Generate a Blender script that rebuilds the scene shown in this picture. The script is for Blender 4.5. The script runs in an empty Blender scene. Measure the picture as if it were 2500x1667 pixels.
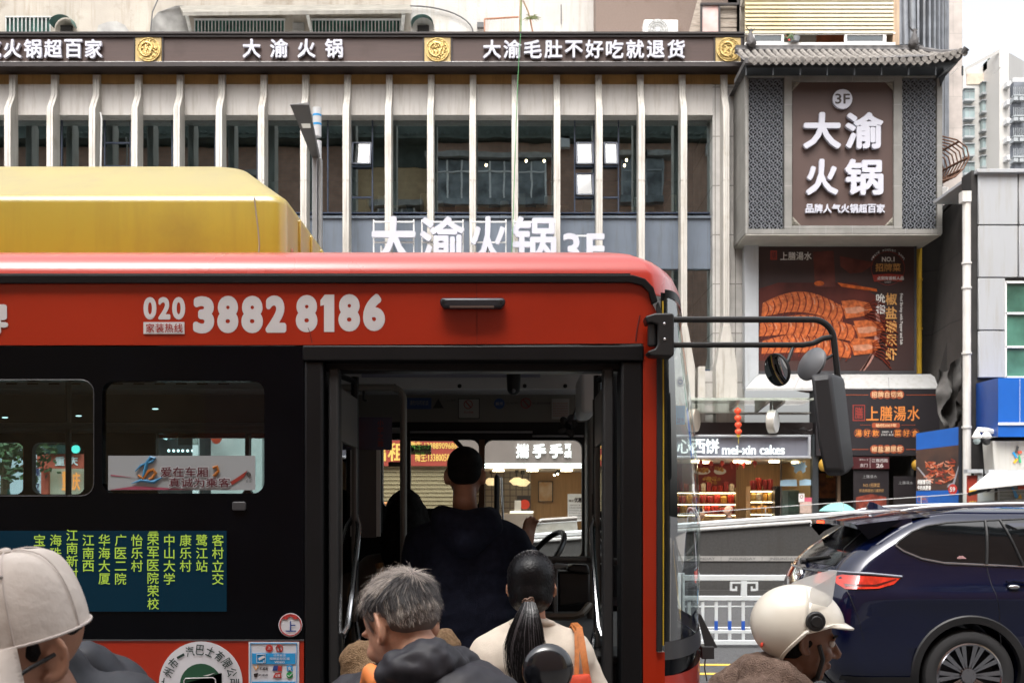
import bpy, math, random
from mathutils import Vector, Matrix, noise
rnd = random.Random(7)
PI = math.pi
scn = bpy.context.scene
col = scn.collection
# ---------------------------------------------------------------- camera
F, CX, YH, CH = 2778.0, 1250.0, 1245.0, 1.7      # focal length in photo pixels, centre column, horizon row, eye height
cam = bpy.data.cameras.new('camera'); cam_o = bpy.data.objects.new('camera', cam); col.objects.link(cam_o)
cam_o.location = (0, 0, CH); cam_o.rotation_euler = (PI/2, 0, 0)
cam.sensor_width = 36; cam.lens = 40; cam.shift_y = (YH-833.5)/2500
cam.clip_start = .05; cam.clip_end = 3000
cam.dof.use_dof = True; cam.dof.focus_distance = 4.6; cam.dof.aperture_fstop = 11
scn.camera = cam_o
# ---------------------------------------------------------------- sky, sun, exposure
SUN_EL, SUN_AZ = math.radians(62), math.radians(193)   # high, from behind the camera
w = bpy.data.worlds.new('World'); scn.world = w; w.use_nodes = True
nt = w.node_tree; bg = nt.nodes['Background']
sky = nt.nodes.new('ShaderNodeTexSky'); sky.sky_type = 'NISHITA'; sky.sun_disc = False
sky.sun_elevation = SUN_EL; sky.sun_rotation = SUN_AZ; sky.dust_density = 8; sky.air_density = 1.2; sky.ozone_density = 1
hs = nt.nodes.new('ShaderNodeHueSaturation'); hs.inputs['Saturation'].default_value = .22
nt.links.new(sky.outputs[0], hs.inputs['Color']); nt.links.new(hs.outputs[0], bg.inputs['Color'])
bg.inputs['Strength'].default_value = .15
sl = bpy.data.lights.new('sun', 'SUN'); sl.energy = .5; sl.angle = math.radians(35); sl.color = (1, .97, .93)
so = bpy.data.objects.new('sun', sl); col.objects.link(so)
sd = Vector((math.sin(SUN_AZ)*math.cos(SUN_EL), math.cos(SUN_AZ)*math.cos(SUN_EL), math.sin(SUN_EL)))
so.rotation_euler = sd.to_track_quat('Z', 'Y').to_euler(); so.location = sd*40
scn.view_settings.view_transform = 'Standard'; scn.view_settings.look = 'None'
scn.view_settings.gamma = 1; scn.view_settings.exposure = 1.4
scn.cycles.max_bounces = 8; scn.cycles.transparent_max_bounces = 16
scn.cycles.sample_clamp_indirect = 4
# ---------------------------------------------------------------- materials
MATS = {}
def M(name, c=(.5, .5, .5), rough=.6, metal=0, var=.1, vs=3., bump=0, bs=60, spec=.5, coat=0, streak=0, emit=0, ecol=None, sub=0, c2=None, stretch=None, grime=0):
    if name in MATS: return MATS[name]
    m = bpy.data.materials.new(name); m.use_nodes = True; t = m.node_tree; L = t.links.new
    b = t.nodes['Principled BSDF']; b.inputs['Roughness'].default_value = rough; b.inputs['Metallic'].default_value = metal
    b.inputs['Specular IOR Level'].default_value = spec
    if coat: b.inputs['Coat Weight'].default_value = coat; b.inputs['Coat Roughness'].default_value = .04
    tc = t.nodes.new('ShaderNodeTexCoord')
    src = tc.outputs['Object']
    if stretch:
        mp = t.nodes.new('ShaderNodeMapping'); mp.inputs['Scale'].default_value = stretch; L(src, mp.inputs[0]); src = mp.outputs[0]
    n = t.nodes.new('ShaderNodeTexNoise'); n.inputs['Scale'].default_value = vs; n.inputs['Detail'].default_value = 6; L(src, n.inputs[0])
    mx = t.nodes.new('ShaderNodeMix'); mx.data_type = 'RGBA'
    r = t.nodes.new('ShaderNodeMapRange'); r.inputs[1].default_value = .3; r.inputs[2].default_value = .7; L(n.outputs[0], r.inputs[0]); L(r.outputs[0], mx.inputs[0])
    lo = c2 if c2 else tuple(x*(1-var) for x in c); hi = c if c2 else tuple(min(1, x*(1+var)) for x in c)
    mx.inputs[6].default_value = (*lo, 1); mx.inputs[7].default_value = (*hi, 1)
    out = mx.outputs[2]
    def layer(scale, dark, lo_, hi_, mapping):
        nonlocal out
        mp = t.nodes.new('ShaderNodeMapping'); mp.inputs['Scale'].default_value = mapping; L(tc.outputs['Object'], mp.inputs[0])
        n2 = t.nodes.new('ShaderNodeTexNoise'); n2.inputs['Scale'].default_value = scale; n2.inputs['Detail'].default_value = 8; n2.inputs['Roughness'].default_value = .65; L(mp.outputs[0], n2.inputs[0])
        r2 = t.nodes.new('ShaderNodeMapRange'); r2.inputs[1].default_value = lo_; r2.inputs[2].default_value = hi_; L(n2.outputs[0], r2.inputs[0])
        m2 = t.nodes.new('ShaderNodeMix'); m2.data_type = 'RGBA'; L(r2.outputs[0], m2.inputs[0]); L(out, m2.inputs[6])
        m2.inputs[7].default_value = (c[0]*dark, c[1]*dark*.93, c[2]*dark*.82, 1); out = m2.outputs[2]
    if streak: layer(2.2, 1-streak, .5, .8, (4, 4, .35))
    if grime: layer(1.3, 1-grime, .55, .75, (1, 1, 1))
    L(out, b.inputs['Base Color'])
    if bump:
        n3 = t.nodes.new('ShaderNodeTexNoise'); n3.inputs['Scale'].default_value = bs; n3.inputs['Detail'].default_value = 4; L(src, n3.inputs[0])
        bp = t.nodes.new('ShaderNodeBump'); bp.inputs['Strength'].default_value = bump; bp.inputs['Distance'].default_value = .02; L(n3.outputs[0], bp.inputs['Height']); L(bp.outputs[0], b.inputs['Normal'])
    if rough < .6 and not emit and metal < .5:
        rr = t.nodes.new('ShaderNodeMapRange'); rr.inputs[3].default_value = max(0, rough-.05); rr.inputs[4].default_value = rough+.1; L(n.outputs[0], rr.inputs[0]); L(rr.outputs[0], b.inputs['Roughness'])
    if emit:
        b.inputs['Emission Strength'].default_value = emit; b.inputs['Emission Color'].default_value = (*(ecol or c), 1)
    if sub: b.inputs['Subsurface Weight'].default_value = sub; b.inputs['Subsurface Radius'].default_value = (.01, .004, .002)
    MATS[name] = m; return m
def G(name, tint=(.8, .85, .85), ior=1.45, rough=.0, gain=1.0, wob=0):
    if name in MATS: return MATS[name]
    m = bpy.data.materials.new(name); m.use_nodes = True; t = m.node_tree; t.nodes.clear(); L = t.links.new
    o = t.nodes.new('ShaderNodeOutputMaterial'); mix = t.nodes.new('ShaderNodeMixShader')
    tr = t.nodes.new('ShaderNodeBsdfTransparent'); tr.inputs[0].default_value = (*tint, 1)
    gl = t.nodes.new('ShaderNodeBsdfGlossy'); gl.inputs['Roughness'].default_value = rough; gl.inputs[0].default_value = (1, 1, 1, 1)
    fr = t.nodes.new('ShaderNodeFresnel'); fr.inputs[0].default_value = ior
    mu = t.nodes.new('ShaderNodeMath'); mu.operation = 'MULTIPLY'; mu.inputs[1].default_value = gain; mu.use_clamp = True
    L(fr.outputs[0], mu.inputs[0]); L(mu.outputs[0], mix.inputs[0]); L(tr.outputs[0], mix.inputs[1]); L(gl.outputs[0], mix.inputs[2]); L(mix.outputs[0], o.inputs[0])
    if wob:
        n3 = t.nodes.new('ShaderNodeTexNoise'); n3.inputs['Scale'].default_value = .9; tc = t.nodes.new('ShaderNodeTexCoord'); L(tc.outputs['Object'], n3.inputs[0])
        bp = t.nodes.new('ShaderNodeBump'); bp.inputs['Strength'].default_value = wob; bp.inputs['Distance'].default_value = .02; L(n3.outputs[0], bp.inputs['Height']); L(bp.outputs[0], gl.inputs['Normal'])
    MATS[name] = m; return m
def bricks(name, c1, c2, mortar, scale, bw=.5, bh=.25, rough=.7, ms=.02, off=.5, rot=True):
    """tile / brick grid material in metres, laid on vertical XZ surfaces"""
    if name in MATS: return MATS[name]
    m = bpy.data.materials.new(name); m.use_nodes = True; t = m.node_tree; L = t.links.new
    b = t.nodes['Principled BSDF']; b.inputs['Roughness'].default_value = rough
    tc = t.nodes.new('ShaderNodeTexCoord'); mp = t.nodes.new('ShaderNodeMapping')
    if rot: mp.inputs['Rotation'].default_value = (PI/2, 0, 0)
    L(tc.outputs['Object'], mp.inputs[0])
    br = t.nodes.new('ShaderNodeTexBrick'); br.inputs['Scale'].default_value = scale; br.offset = off
    for k, v in (('Color1', c1), ('Color2', c2), ('Mortar', mortar)): br.inputs[k].default_value = (*v, 1)
    br.inputs['Mortar Size'].default_value = ms; br.inputs['Brick Width'].default_value = bw; br.inputs['Row Height'].default_value = bh
    L(mp.outputs[0], br.inputs[0])
    n = t.nodes.new('ShaderNodeTexNoise'); n.inputs['Scale'].default_value = 2.5; n.inputs['Detail'].default_value = 7; L(tc.outputs['Object'], n.inputs[0])
    r = t.nodes.new('ShaderNodeMapRange'); r.inputs[1].default_value = .3; r.inputs[2].default_value = .75; r.inputs[3].default_value = .75; r.inputs[4].default_value = 1.1; L(n.outputs[0], r.inputs[0])
    mx = t.nodes.new('ShaderNodeMix'); mx.data_type = 'RGBA'; mx.blend_type = 'MULTIPLY'; mx.inputs[0].default_value = 1
    L(br.outputs[0], mx.inputs[6]); L(r.outputs[0], mx.inputs[7]); L(mx.outputs[2], b.inputs['Base Color'])
    MATS[name] = m; return m
# ---------------------------------------------------------------- geometry helpers
def W(px, py, Y): return Vector(((px-CX)/F*Y, Y, CH+(YH-py)/F*Y))
def X(px, Y): return (px-CX)/F*Y
def Z(py, Y): return CH+(YH-py)/F*Y
TCACHE = {}
def glyphs(s, res=2):
    k = (s, res)
    if k not in TCACHE:
        c = bpy.data.curves.new('txt', 'FONT'); c.body = s; c.size = 1; c.resolution_u = res
        o = bpy.data.objects.new('txt', c); me = bpy.data.meshes.new_from_object(o)
        vs = [(v.co.x, v.co.y) for v in me.vertices]; fs = [tuple(p.vertices) for p in me.polygons]
        cnt = {}
        for f in fs:
            for i in range(len(f)):
                e = (f[i], f[(i+1) % len(f)]); cnt[tuple(sorted(e))] = None if tuple(sorted(e)) in cnt else e
        es = [e for e in cnt.values() if e]
        bpy.data.objects.remove(o); bpy.data.curves.remove(c); bpy.data.meshes.remove(me)
        TCACHE[k] = (vs, fs, es)
    return TCACHE[k]
class MB:
    def __init__(s): s.v = []; s.f = []; s.m = []; s.xf = None
    def add(s, vs, fs, m=0):
        o = len(s.v); x = s.xf
        s.v += [tuple(x @ Vector(p)) for p in vs] if x else [tuple(p) for p in vs]
        s.f += [tuple(i+o for i in f) for f in fs]; s.m += [m]*len(fs); return s
    def box(s, x0, x1, y0, y1, z0, z1, m=0):
        if x0 > x1: x0, x1 = x1, x0
        if y0 > y1: y0, y1 = y1, y0
        if z0 > z1: z0, z1 = z1, z0
        return s.add([(x0,y0,z0),(x1,y0,z0),(x1,y1,z0),(x0,y1,z0),(x0,y0,z1),(x1,y0,z1),(x1,y1,z1),(x0,y1,z1)],
                     [(0,3,2,1),(4,5,6,7),(0,1,5,4),(1,2,6,5),(2,3,7,6),(3,0,4,7)], m)
    def pbox(s, a, b, c, d, Y, dep, m=0):            # pixel rectangle whose front face stands at distance Y
        return s.box(X(a, Y), X(c, Y), Y, Y+dep, Z(d, Y), Z(b, Y), m)
    def quad(s, a, b, c, d, m=0): return s.add([a, b, c, d], [(0, 1, 2, 3)], m)
    def prism(s, pts, y0, y1, m=0):                  # outline in XZ, thickness along Y
        n = len(pts)
        ar = sum(pts[i][0]*pts[(i+1) % n][1]-pts[(i+1) % n][0]*pts[i][1] for i in range(n))
        if ar < 0: pts = pts[::-1]
        vs = [(x, y0, z) for x, z in pts]+[(x, y1, z) for x, z in pts]
        fs = [tuple(range(n)), tuple(range(2*n-1, n-1, -1))]+[((i+1) % n, i, n+i, n+(i+1) % n) for i in range(n)]
        return s.add(vs, fs, m)
    def pprism(s, pts, Y, dep, m=0): return s.prism([(X(a, Y), Z(b, Y)) for a, b in pts], Y, Y+dep, m)
    def xprism(s, pts, x0, x1, m=0):                 # outline in YZ, thickness along X
        n = len(pts)
        ar = sum(pts[i][0]*pts[(i+1) % n][1]-pts[(i+1) % n][0]*pts[i][1] for i in range(n))
        if ar < 0: pts = pts[::-1]
        vs = [(x0, y, z) for y, z in pts]+[(x1, y, z) for y, z in pts]
        fs = [tuple(range(n-1, -1, -1)), tuple(range(n, 2*n))]+[(i, (i+1) % n, n+(i+1) % n, n+i) for i in range(n)]
        return s.add(vs, fs, m)
    def zprism(s, pts, z0, z1, m=0):
        n = len(pts)
        ar = sum(pts[i][0]*pts[(i+1) % n][1]-pts[(i+1) % n][0]*pts[i][1] for i in range(n))
        if ar < 0: pts = pts[::-1]
        vs = [(x, y, z0) for x, y in pts]+[(x, y, z1) for x, y in pts]
        fs = [tuple(range(n-1, -1, -1)), tuple(range(n, 2*n))]+[(i, (i+1) % n, n+(i+1) % n, n+i) for i in range(n)]
        return s.add(vs, fs, m)
    def hole(s, X0, X1, Z0, Z1, x0, x1, z0, z1, r, y0, y1, m=0, k=6):   # rectangular panel with a rounded hole
        for y, flip in ((y0, 0), (y1, 1)):
            for cx, cz, ox, oz, a0 in ((x1-r, z1-r, X1, Z1, 0), (x0+r, z1-r, X0, Z1, PI/2), (x0+r, z0+r, X0, Z0, PI), (x1-r, z0+r, X1, Z0, 1.5*PI)):
                arc = [(cx+r*math.cos(a0+i*PI/2/k), y, cz+r*math.sin(a0+i*PI/2/k)) for i in range(k+1)]
                vs = [(ox, y, oz)]+arc
                s.add(vs, [((0, i+2, i+1) if not flip else (0, i+1, i+2)) for i in range(k)], m)
            for q in ([(X0,Z1),(x0+r,z1),(x1-r,z1),(X1,Z1)], [(X1,Z1),(x1,z1-r),(x1,z0+r),(X1,Z0)], [(X1,Z0),(x1-r,z0),(x0+r,z0),(X0,Z0)], [(X0,Z0),(x0,z0+r),(x0,z1-r),(X0,Z1)]):
                s.add([(a, y, b) for a, b in q], [(0, 1, 2, 3) if not flip else (3, 2, 1, 0)], m)
        rr = []
        for cx, cz, a0 in ((x1-r, z1-r, 0), (x0+r, z1-r, PI/2), (x0+r, z0+r, PI), (x1-r, z0+r, 1.5*PI)):
            rr += [(cx+r*math.cos(a0+i*PI/2/k), cz+r*math.sin(a0+i*PI/2/k)) for i in range(k+1)]
        n = len(rr); s.add([(a, y0, b) for a, b in rr]+[(a, y1, b) for a, b in rr], [(i, (i+1) % n, n+(i+1) % n, n+i) for i in range(n)], m)
        for a, b, c, d in ((X0, Z0, X1, Z0), (X1, Z0, X1, Z1), (X1, Z1, X0, Z1), (X0, Z1, X0, Z0)):
            s.add([(a, y0, b), (c, y0, d), (c, y1, d), (a, y1, b)], [(0, 1, 2, 3)], m)
        return s
    def tube(s, pts, r, n=8, m=0, closed=False, rs=None):
        P = [Vector(p) for p in pts]; N = len(P); up = None; vs = []
        for i in range(N):
            if closed: t = P[(i+1) % N]-P[i-1]
            else: t = P[min(i+1, N-1)]-P[max(i-1, 0)]
            t = t.normalized() if t.length > 1e-9 else Vector((0, 0, 1))
            if up is None: up = t.orthogonal().normalized()
            up = (up-t*up.dot(t)); up = up.normalized() if up.length > 1e-6 else t.orthogonal().normalized()
            b = t.cross(up); R = rs[i] if rs else r
            vs += [P[i]+(up*math.cos(2*PI*k/n)+b*math.sin(2*PI*k/n))*R for k in range(n)]
        fs = []
        for i in range(N if closed else N-1):
            j = (i+1) % N
            fs += [(i*n+k, i*n+(k+1) % n, j*n+(k+1) % n, j*n+k) for k in range(n)]
        if not closed: fs += [tuple(range(n-1, -1, -1)), tuple((N-1)*n+k for k in range(n))]
        return s.add(vs, fs, m)
    def cyl(s, p0, p1, r0, r1=None, n=16, m=0): return s.tube([p0, p1], r0, n, m, rs=[r0, r0 if r1 is None else r1])
    def ell(s, c, r, nu=20, nv=12, rot=None, m=0):
        c = Vector(c); r = (r, r, r) if isinstance(r, (int, float)) else r; R = rot or Matrix.Identity(3)
        vs = [c+R @ Vector((0, 0, r[2]))]
        for j in range(1, nv):
            a = PI*j/nv
            vs += [c+R @ Vector((r[0]*math.sin(a)*math.cos(2*PI*i/nu), r[1]*math.sin(a)*math.sin(2*PI*i/nu), r[2]*math.cos(a))) for i in range(nu)]
        vs.append(c+R @ Vector((0, 0, -r[2])))
        fs = [(0, 1+i, 1+(i+1) % nu) for i in range(nu)]
        for j in range(nv-2):
            a = 1+j*nu; fs += [(a+i, a+nu+i, a+nu+(i+1) % nu, a+(i+1) % nu) for i in range(nu)]
        a = 1+(nv-2)*nu; fs += [(a+i, len(vs)-1, a+(i+1) % nu) for i in range(nu)]
        return s.add(vs, fs, m)
    def loft(s, rings, m=0, cap=True, closed=True):
        n = len(rings[0]); vs = [p for r in rings for p in r]; fs = []
        for i in range(len(rings)-1):
            fs += [(i*n+k, i*n+(k+1) % n, (i+1)*n+(k+1) % n, (i+1)*n+k) for k in range(n if closed else n-1)]
        if cap and closed: fs += [tuple(range(n-1, -1, -1)), tuple((len(rings)-1)*n+k for k in range(n))]
        return s.add(vs, fs, m)
    def grid(s, fn, nu, nv, m=0):                    # open patch: fn(u, v) in 0..1
        vs = [fn(i/nu, j/nv) for j in range(nv+1) for i in range(nu+1)]
        return s.add(vs, [(j*(nu+1)+i, j*(nu+1)+i+1, (j+1)*(nu+1)+i+1, (j+1)*(nu+1)+i) for j in range(nv) for i in range(nu)], m)
    def disc(s, px, py, r, Y, dep=.004, m=0, n=28, ry=None, a0=0, a1=2*PI):
        return s.pprism([(px+r*math.cos(a0+(a1-a0)*i/n), py+(ry or r)*math.sin(a0+(a1-a0)*i/n)) for i in range(n)], Y, dep, m)
    def ring(s, px, py, r, wd, Y, dep=.004, m=0, n=32, a0=0, a1=2*PI):
        N = n if a1-a0 > 6.28 else n+1
        def p(i, q): a = a0+(a1-a0)*i/n; v = W(px+q*math.cos(a), py+q*math.sin(a), Y); return (v.x, Y, v.z)
        o = [p(i, r) for i in range(n+1)]; q = [p(i, r-wd) for i in range(n+1)]
        bk = lambda t: (t[0], t[1]+dep, t[2])
        for i in range(n):
            s.add([o[i], o[i+1], q[i+1], q[i]], [(0, 1, 2, 3)], m)
            s.add([o[i], o[i+1], bk(o[i+1]), bk(o[i])], [(3, 2, 1, 0)], m); s.add([q[i], q[i+1], bk(q[i+1]), bk(q[i])], [(0, 1, 2, 3)], m)
        return s
    def text(s, t, a, b, c, d, Y, dep=.004, bold=0, m=0, res=2, fn=None, nb=8):
        """lettering filling the pixel rectangle a,b,c,d at distance Y; bold = dilation in em, done with staggered copies"""
        vs, fs, es = glyphs(t, res)
        if not vs: return s
        x0 = min(v[0] for v in vs)-bold; x1 = max(v[0] for v in vs)+bold; z0 = min(v[1] for v in vs)-bold; z1 = max(v[1] for v in vs)+bold
        n = len(vs)
        offs = [(0, 0)] if not bold else [(0, 0)]+[(bold*math.cos(k*2*PI/nb), bold*math.sin(k*2*PI/nb)) for k in range(nb)]
        for q, (ox, oz) in enumerate(offs):
            y = Y+q*.00003
            def T(v, yy):
                px = a+(v[0]+ox-x0)/(x1-x0)*(c-a); py = d-(v[1]+oz-z0)/(z1-z0)*(d-b)
                if fn: return fn(px, py, yy)
                return (X(px, Y), yy, Z(py, Y))
            if dep < .006:
                s.add([T(v, y) for v in vs], fs, m)
            else:
                s.add([T(v, y) for v in vs]+[T(v, Y+dep) for v in vs], list(fs)+[(e[1], e[0], n+e[0], n+e[1]) for e in es], m)
        return s
    def chars(s, t, cx, cy, pitch, size, Y, dep=.004, bold=0, m=0, vert=False, h=None):
        """characters one by one at a fixed pitch, each fitted to the same cell"""
        for i, ch in enumerate(t):
            if ch == ' ': continue
            x = cx+(0 if vert else i*pitch); y = cy+(i*pitch if vert else 0); hh = h or size
            vs = glyphs(ch)[0]
            w_ = max(v[0] for v in vs)-min(v[0] for v in vs); h_ = max(v[1] for v in vs)-min(v[1] for v in vs)
            big = max(w_, h_, .8); fw = size*min(1, w_/big); fh = hh*min(1, h_/big)
            s.text(ch, x-fw/2, y-fh/2, x+fw/2, y+fh/2, Y, dep, bold, m)
        return s
    def build(s, name, mats, parent=None, smooth=35, bevel=0, seg=2, sub=0, mods=None):
        me = bpy.data.meshes.new(name)
        off = Vector((0, 0, 0)); p = parent
        while p is not None: off += p.location; p = p.parent
        me.from_pydata([tuple(Vector(v)-off) for v in s.v] if off.length else s.v, [], s.f)
        mats = mats if isinstance(mats, (list, tuple)) else [mats]
        for q in mats: me.materials.append(q)
        if len(mats) > 1: me.polygons.foreach_set('material_index', s.m)
        me.validate()
        if smooth: me.shade_smooth(); me.set_sharp_from_angle(angle=math.radians(smooth))
        o = bpy.data.objects.new(name, me); col.objects.link(o)
        if parent: o.parent = parent
        if bevel:
            bm_ = o.modifiers.new('bevel', 'BEVEL'); bm_.width = bevel; bm_.segments = seg; bm_.limit_method = 'ANGLE'; bm_.angle_limit = math.radians(40); bm_.harden_normals = False
        if sub: sm = o.modifiers.new('sub', 'SUBSURF'); sm.levels = sm.render_levels = sub
        return o
def tag(o, label, cat, group=None, kind=None):
    o['label'] = label; o['category'] = cat
    if group: o['group'] = group
    if kind: o['kind'] = kind
    return o
def thing(name, label, cat, loc=(0, 0, 0), group=None):
    o = bpy.data.objects.new(name, None); o.empty_display_size = .2; col.objects.link(o); o.location = loc
    return tag(o, label, cat, group)
def struct(mb, name, mat, **k):
    o = mb.build(name, mat, **k); o['kind'] = 'structure'; return o
def dup(root, loc, label=None, rz=None):
    r = root.copy(); col.objects.link(r); r.location = loc
    if rz is not None: r.rotation_euler = (0, 0, rz)
    if label: r['label'] = label
    for ch in list(root.children):
        c = ch.copy(); col.objects.link(c); c.parent = r
        for g in list(ch.children):
            d = g.copy(); col.objects.link(d); d.parent = c
    return r
def setloc(root, loc):                               # move a prototype after its parts were modelled round its base
    root.location = loc; return root
def arcpts(c, r, a0, a1, n, plane='xz'):
    o = []
    for i in range(n+1):
        a = a0+(a1-a0)*i/n; u, v = r*math.cos(a), r*math.sin(a)
        o.append(Vector(c)+(Vector((u, 0, v)) if plane == 'xz' else Vector((u, v, 0)) if plane == 'xy' else Vector((0, u, v))))
    return o
def rrect(x0, x1, z0, z1, r, k=5):
    o = []
    for cx, cz, a0 in ((x1-r, z1-r, 0), (x0+r, z1-r, PI/2), (x0+r, z0+r, PI), (x1-r, z0+r, 1.5*PI)):
        o += [(cx+r*math.cos(a0+i*PI/2/k), cz+r*math.sin(a0+i*PI/2/k)) for i in range(k+1)]
    return o
WHITE = M('white_paint', (.78, .77, .75), .5, var=.06)
BLACK = M('black_plastic', (.012, .012, .013), .45, var=.2)
RUBBER = M('black_rubber', (.01, .01, .011), .6)
CHROME = M('polished_steel', (.75, .76, .78), .18, 1, var=.03)
# ---------------------------------------------------------------- ground
asphalt = M('asphalt', (.06, .06, .062), .85, var=.25, vs=18, bump=.4, bs=220, grime=.35)
g = MB(); g.quad((-400, -400, 0), (400, -400, 0), (400, 400, 0), (-400, 400, 0)); struct(g, 'road', asphalt)
pave = bricks('paving', (.26, .24, .22), (.22, .21, .2), (.12, .11, .1), 1, .6, .3, .8, .01, rot=False)
g = MB(); g.box(-60, 60, -30, 3.45, .004, .15); struct(g, 'pavement', pave)
g = MB(); g.box(-60, 60, 3.454, 3.6, .004, .16); struct(g, 'kerb', M('kerb_granite', (.32, .31, .3), .8, var=.2, vs=30))
g = MB(); g.box(-60, 60, 22.6, 80, .004, .16); struct(g, 'far_pavement', pave)
yl = M('yellow_road_paint', (.62, .42, .06), .75, var=.25, vs=25)
g = MB()
for py in (1623, 1645):
    yy = F*CH/(py-YH); g.box(-60, 60, yy-.06, yy+.06, .003, .007)
struct(g, 'yellow_lane_lines', yl)
g = MB(); g.box(-60, 60, 16.4, 16.52, .003, .007); g.box(-60, 60, 21.6, 21.72, .003, .007); struct(g, 'white_lane_lines', M('white_road_paint', (.6, .6, .58), .75, var=.3, vs=20))
# ================================================================ RESTAURANT BUILDING
YF, YG = 28.0, 28.41
tile_w = bricks('white_wall_panels', (.52, .5, .47), (.48, .46, .435), (.2, .185, .165), 1, .5, 1.21, .55, .012, off=0)
pan_w = M('white_facade_panel', (.56, .53, .495), .5, var=.08, vs=1.2, streak=.35)
fin_m = M('white_painted_fin', (.44, .415, .375), .5, var=.08, vs=2, streak=.5, grime=.3)
gold_s = M('ochre_strip', (.3, .175, .055), .6, var=.15, streak=.35)
sof_m = M('grey_soffit', (.78, .77, .75), .6, var=.06)
span_m = M('blue_grey_cladding', (.15, .18, .225), .4, var=.08, vs=1.5, streak=.25)
alu = M('dark_blue_window_frame', (.035, .05, .085), .4, var=.1)
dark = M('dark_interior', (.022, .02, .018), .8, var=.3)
glass_up = G('window_glass', (.62, .7, .68), 1.62, 0, 6, wob=.06)
[n for n in glass_up.node_tree.nodes if n.type == 'BSDF_GLOSSY'][0].inputs[0].default_value = (.82, .97, 1, 1)
glass_cl = G('clear_glass', (.9, .94, .93), 1.4, 0, .9)
glass_open = G('open_sash_glass', (.5, .56, .58), 2.0, .03, .75)
B1 = thing('restaurant_building', 'white panelled restaurant building with slim vertical fins over a long dark window band', 'building', (-8, 29, 0))
XL, XR = X(-420, YF), X(1818, YF)
z = lambda py, Y=YF: Z(py, Y)
m = MB()
m.box(XL, X(1740, YF)-.003, YF, YG-.01, z(281), z(206)-.002); m.build('upper_wall', pan_w, B1)
m = MB(); m.box(XL, XR, YF-.02, YF+.3, z(206), z(183)); m.build('ochre_band', gold_s, B1)
m = MB(); m.box(XL, XR, 27.52, YF+3, z(183)+.002, z(183)+.14)
for k in range(-3, 22): m.box(X(1257+103*k, 27.6)+.5, X(1257+103*k, 27.6)+.508, 27.53, YF, z(183)-.001, z(183)+.01)
m.build('soffit', sof_m, B1)
m = MB(); m.box(XL, X(1740, YG), YG-.11, YG+.2, z(650), z(524)); m.box(XL, X(1740, YG), YG-.16, YG+.2, z(526), z(521)+.01); m.build('spandrel', span_m, B1)
m = MB(); m.box(X(1740, YF), XR, YF, 31, z(1062), z(207)); m.box(XL, X(1740, YF)-.003, YF, 31, z(1062), z(905)); m.build('wall', tile_w, B1)
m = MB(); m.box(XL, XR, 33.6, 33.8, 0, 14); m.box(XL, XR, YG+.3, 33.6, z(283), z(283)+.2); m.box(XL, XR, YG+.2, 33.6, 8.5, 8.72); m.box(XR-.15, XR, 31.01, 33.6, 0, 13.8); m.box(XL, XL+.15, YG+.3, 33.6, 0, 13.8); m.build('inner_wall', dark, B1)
for n, ya, yb in ((0, 283, 521), (1, 652, 905)):
    w_ = MB()
    xs = [-420, -60, 40, 150, 255, 318, 420, 525, 628, 735, 800, 857, 909, 945, 1050, 1155, 1257, 1360, 1403, 1450, 1510, 1560, 1665, 1736]
    for a in xs: w_.pbox(a-1.6, ya, a+1.6, yb, YG-.03, .08)
    w_.pbox(-420, ya, 1736, ya+3, YG-.04, .1); w_.pbox(-420, yb-3, 1736, yb, YG-.04, .1)
    for a, b in ((255, 318), (857, 909), (1403, 1450), (1450, 1510)):
        for q in ((349, 406, 482) if n == 0 else (730, 800)): w_.pbox(a, q-2, b, q+2, YG-.03, .08)
    fr = w_.build('window_frame', alu, B1)
    p = MB()
    op = [(859, 349, 907), (1406, 349, 1449), (1474, 349, 1508), (1406, 424, 1449)] if n == 0 else []
    p.quad((XL, YG, z(yb, YG)), (X(1736, YG), YG, z(yb, YG)), (X(1736, YG), YG, z(ya, YG)), (XL, YG, z(ya, YG))); p.build('window_pane', glass_up, B1)
    for a, b, c in op:                                # sashes that stand open, hinged at their top edge
        s_ = MB(); t_ = b+58; o_ = .17
        x0, x1, z1, z0 = X(a, YG-.06), X(c, YG-.06), z(b, YG), z(t_, YG)
        def sl(f): return YG-.06-o_*f, z1+(z0-z1)*f
        for f0, f1, xa, xb in ((0, .05, x0, x1), (.95, 1, x0, x1), (0, 1, x0, x0+.04), (0, 1, x1-.04, x1)):
            (ya_, za_), (yb_, zb_) = sl(f0), sl(f1)
            s_.add([(xa, ya_, za_), (xb, ya_, za_), (xb, yb_, zb_), (xa, yb_, zb_), (xa, ya_+.04, za_), (xb, ya_+.04, za_), (xb, yb_+.04, zb_), (xa, yb_+.04, zb_)], [(3,2,1,0),(4,5,6,7),(0,1,5,4),(1,2,6,5),(2,3,7,6),(3,0,4,7)])
        so_ = s_.build('open_sash', alu, B1)
        q_ = MB(); (ya_, za_), (yb_, zb_) = sl(.03), sl(.97)
        q_.quad((x0+.02, yb_+.02, zb_), (x1-.02, yb_+.02, zb_), (x1-.02, ya_+.02, za_), (x0+.02, ya_+.02, za_)); q_.build('sash_pane', glass_open, so_)
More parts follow.
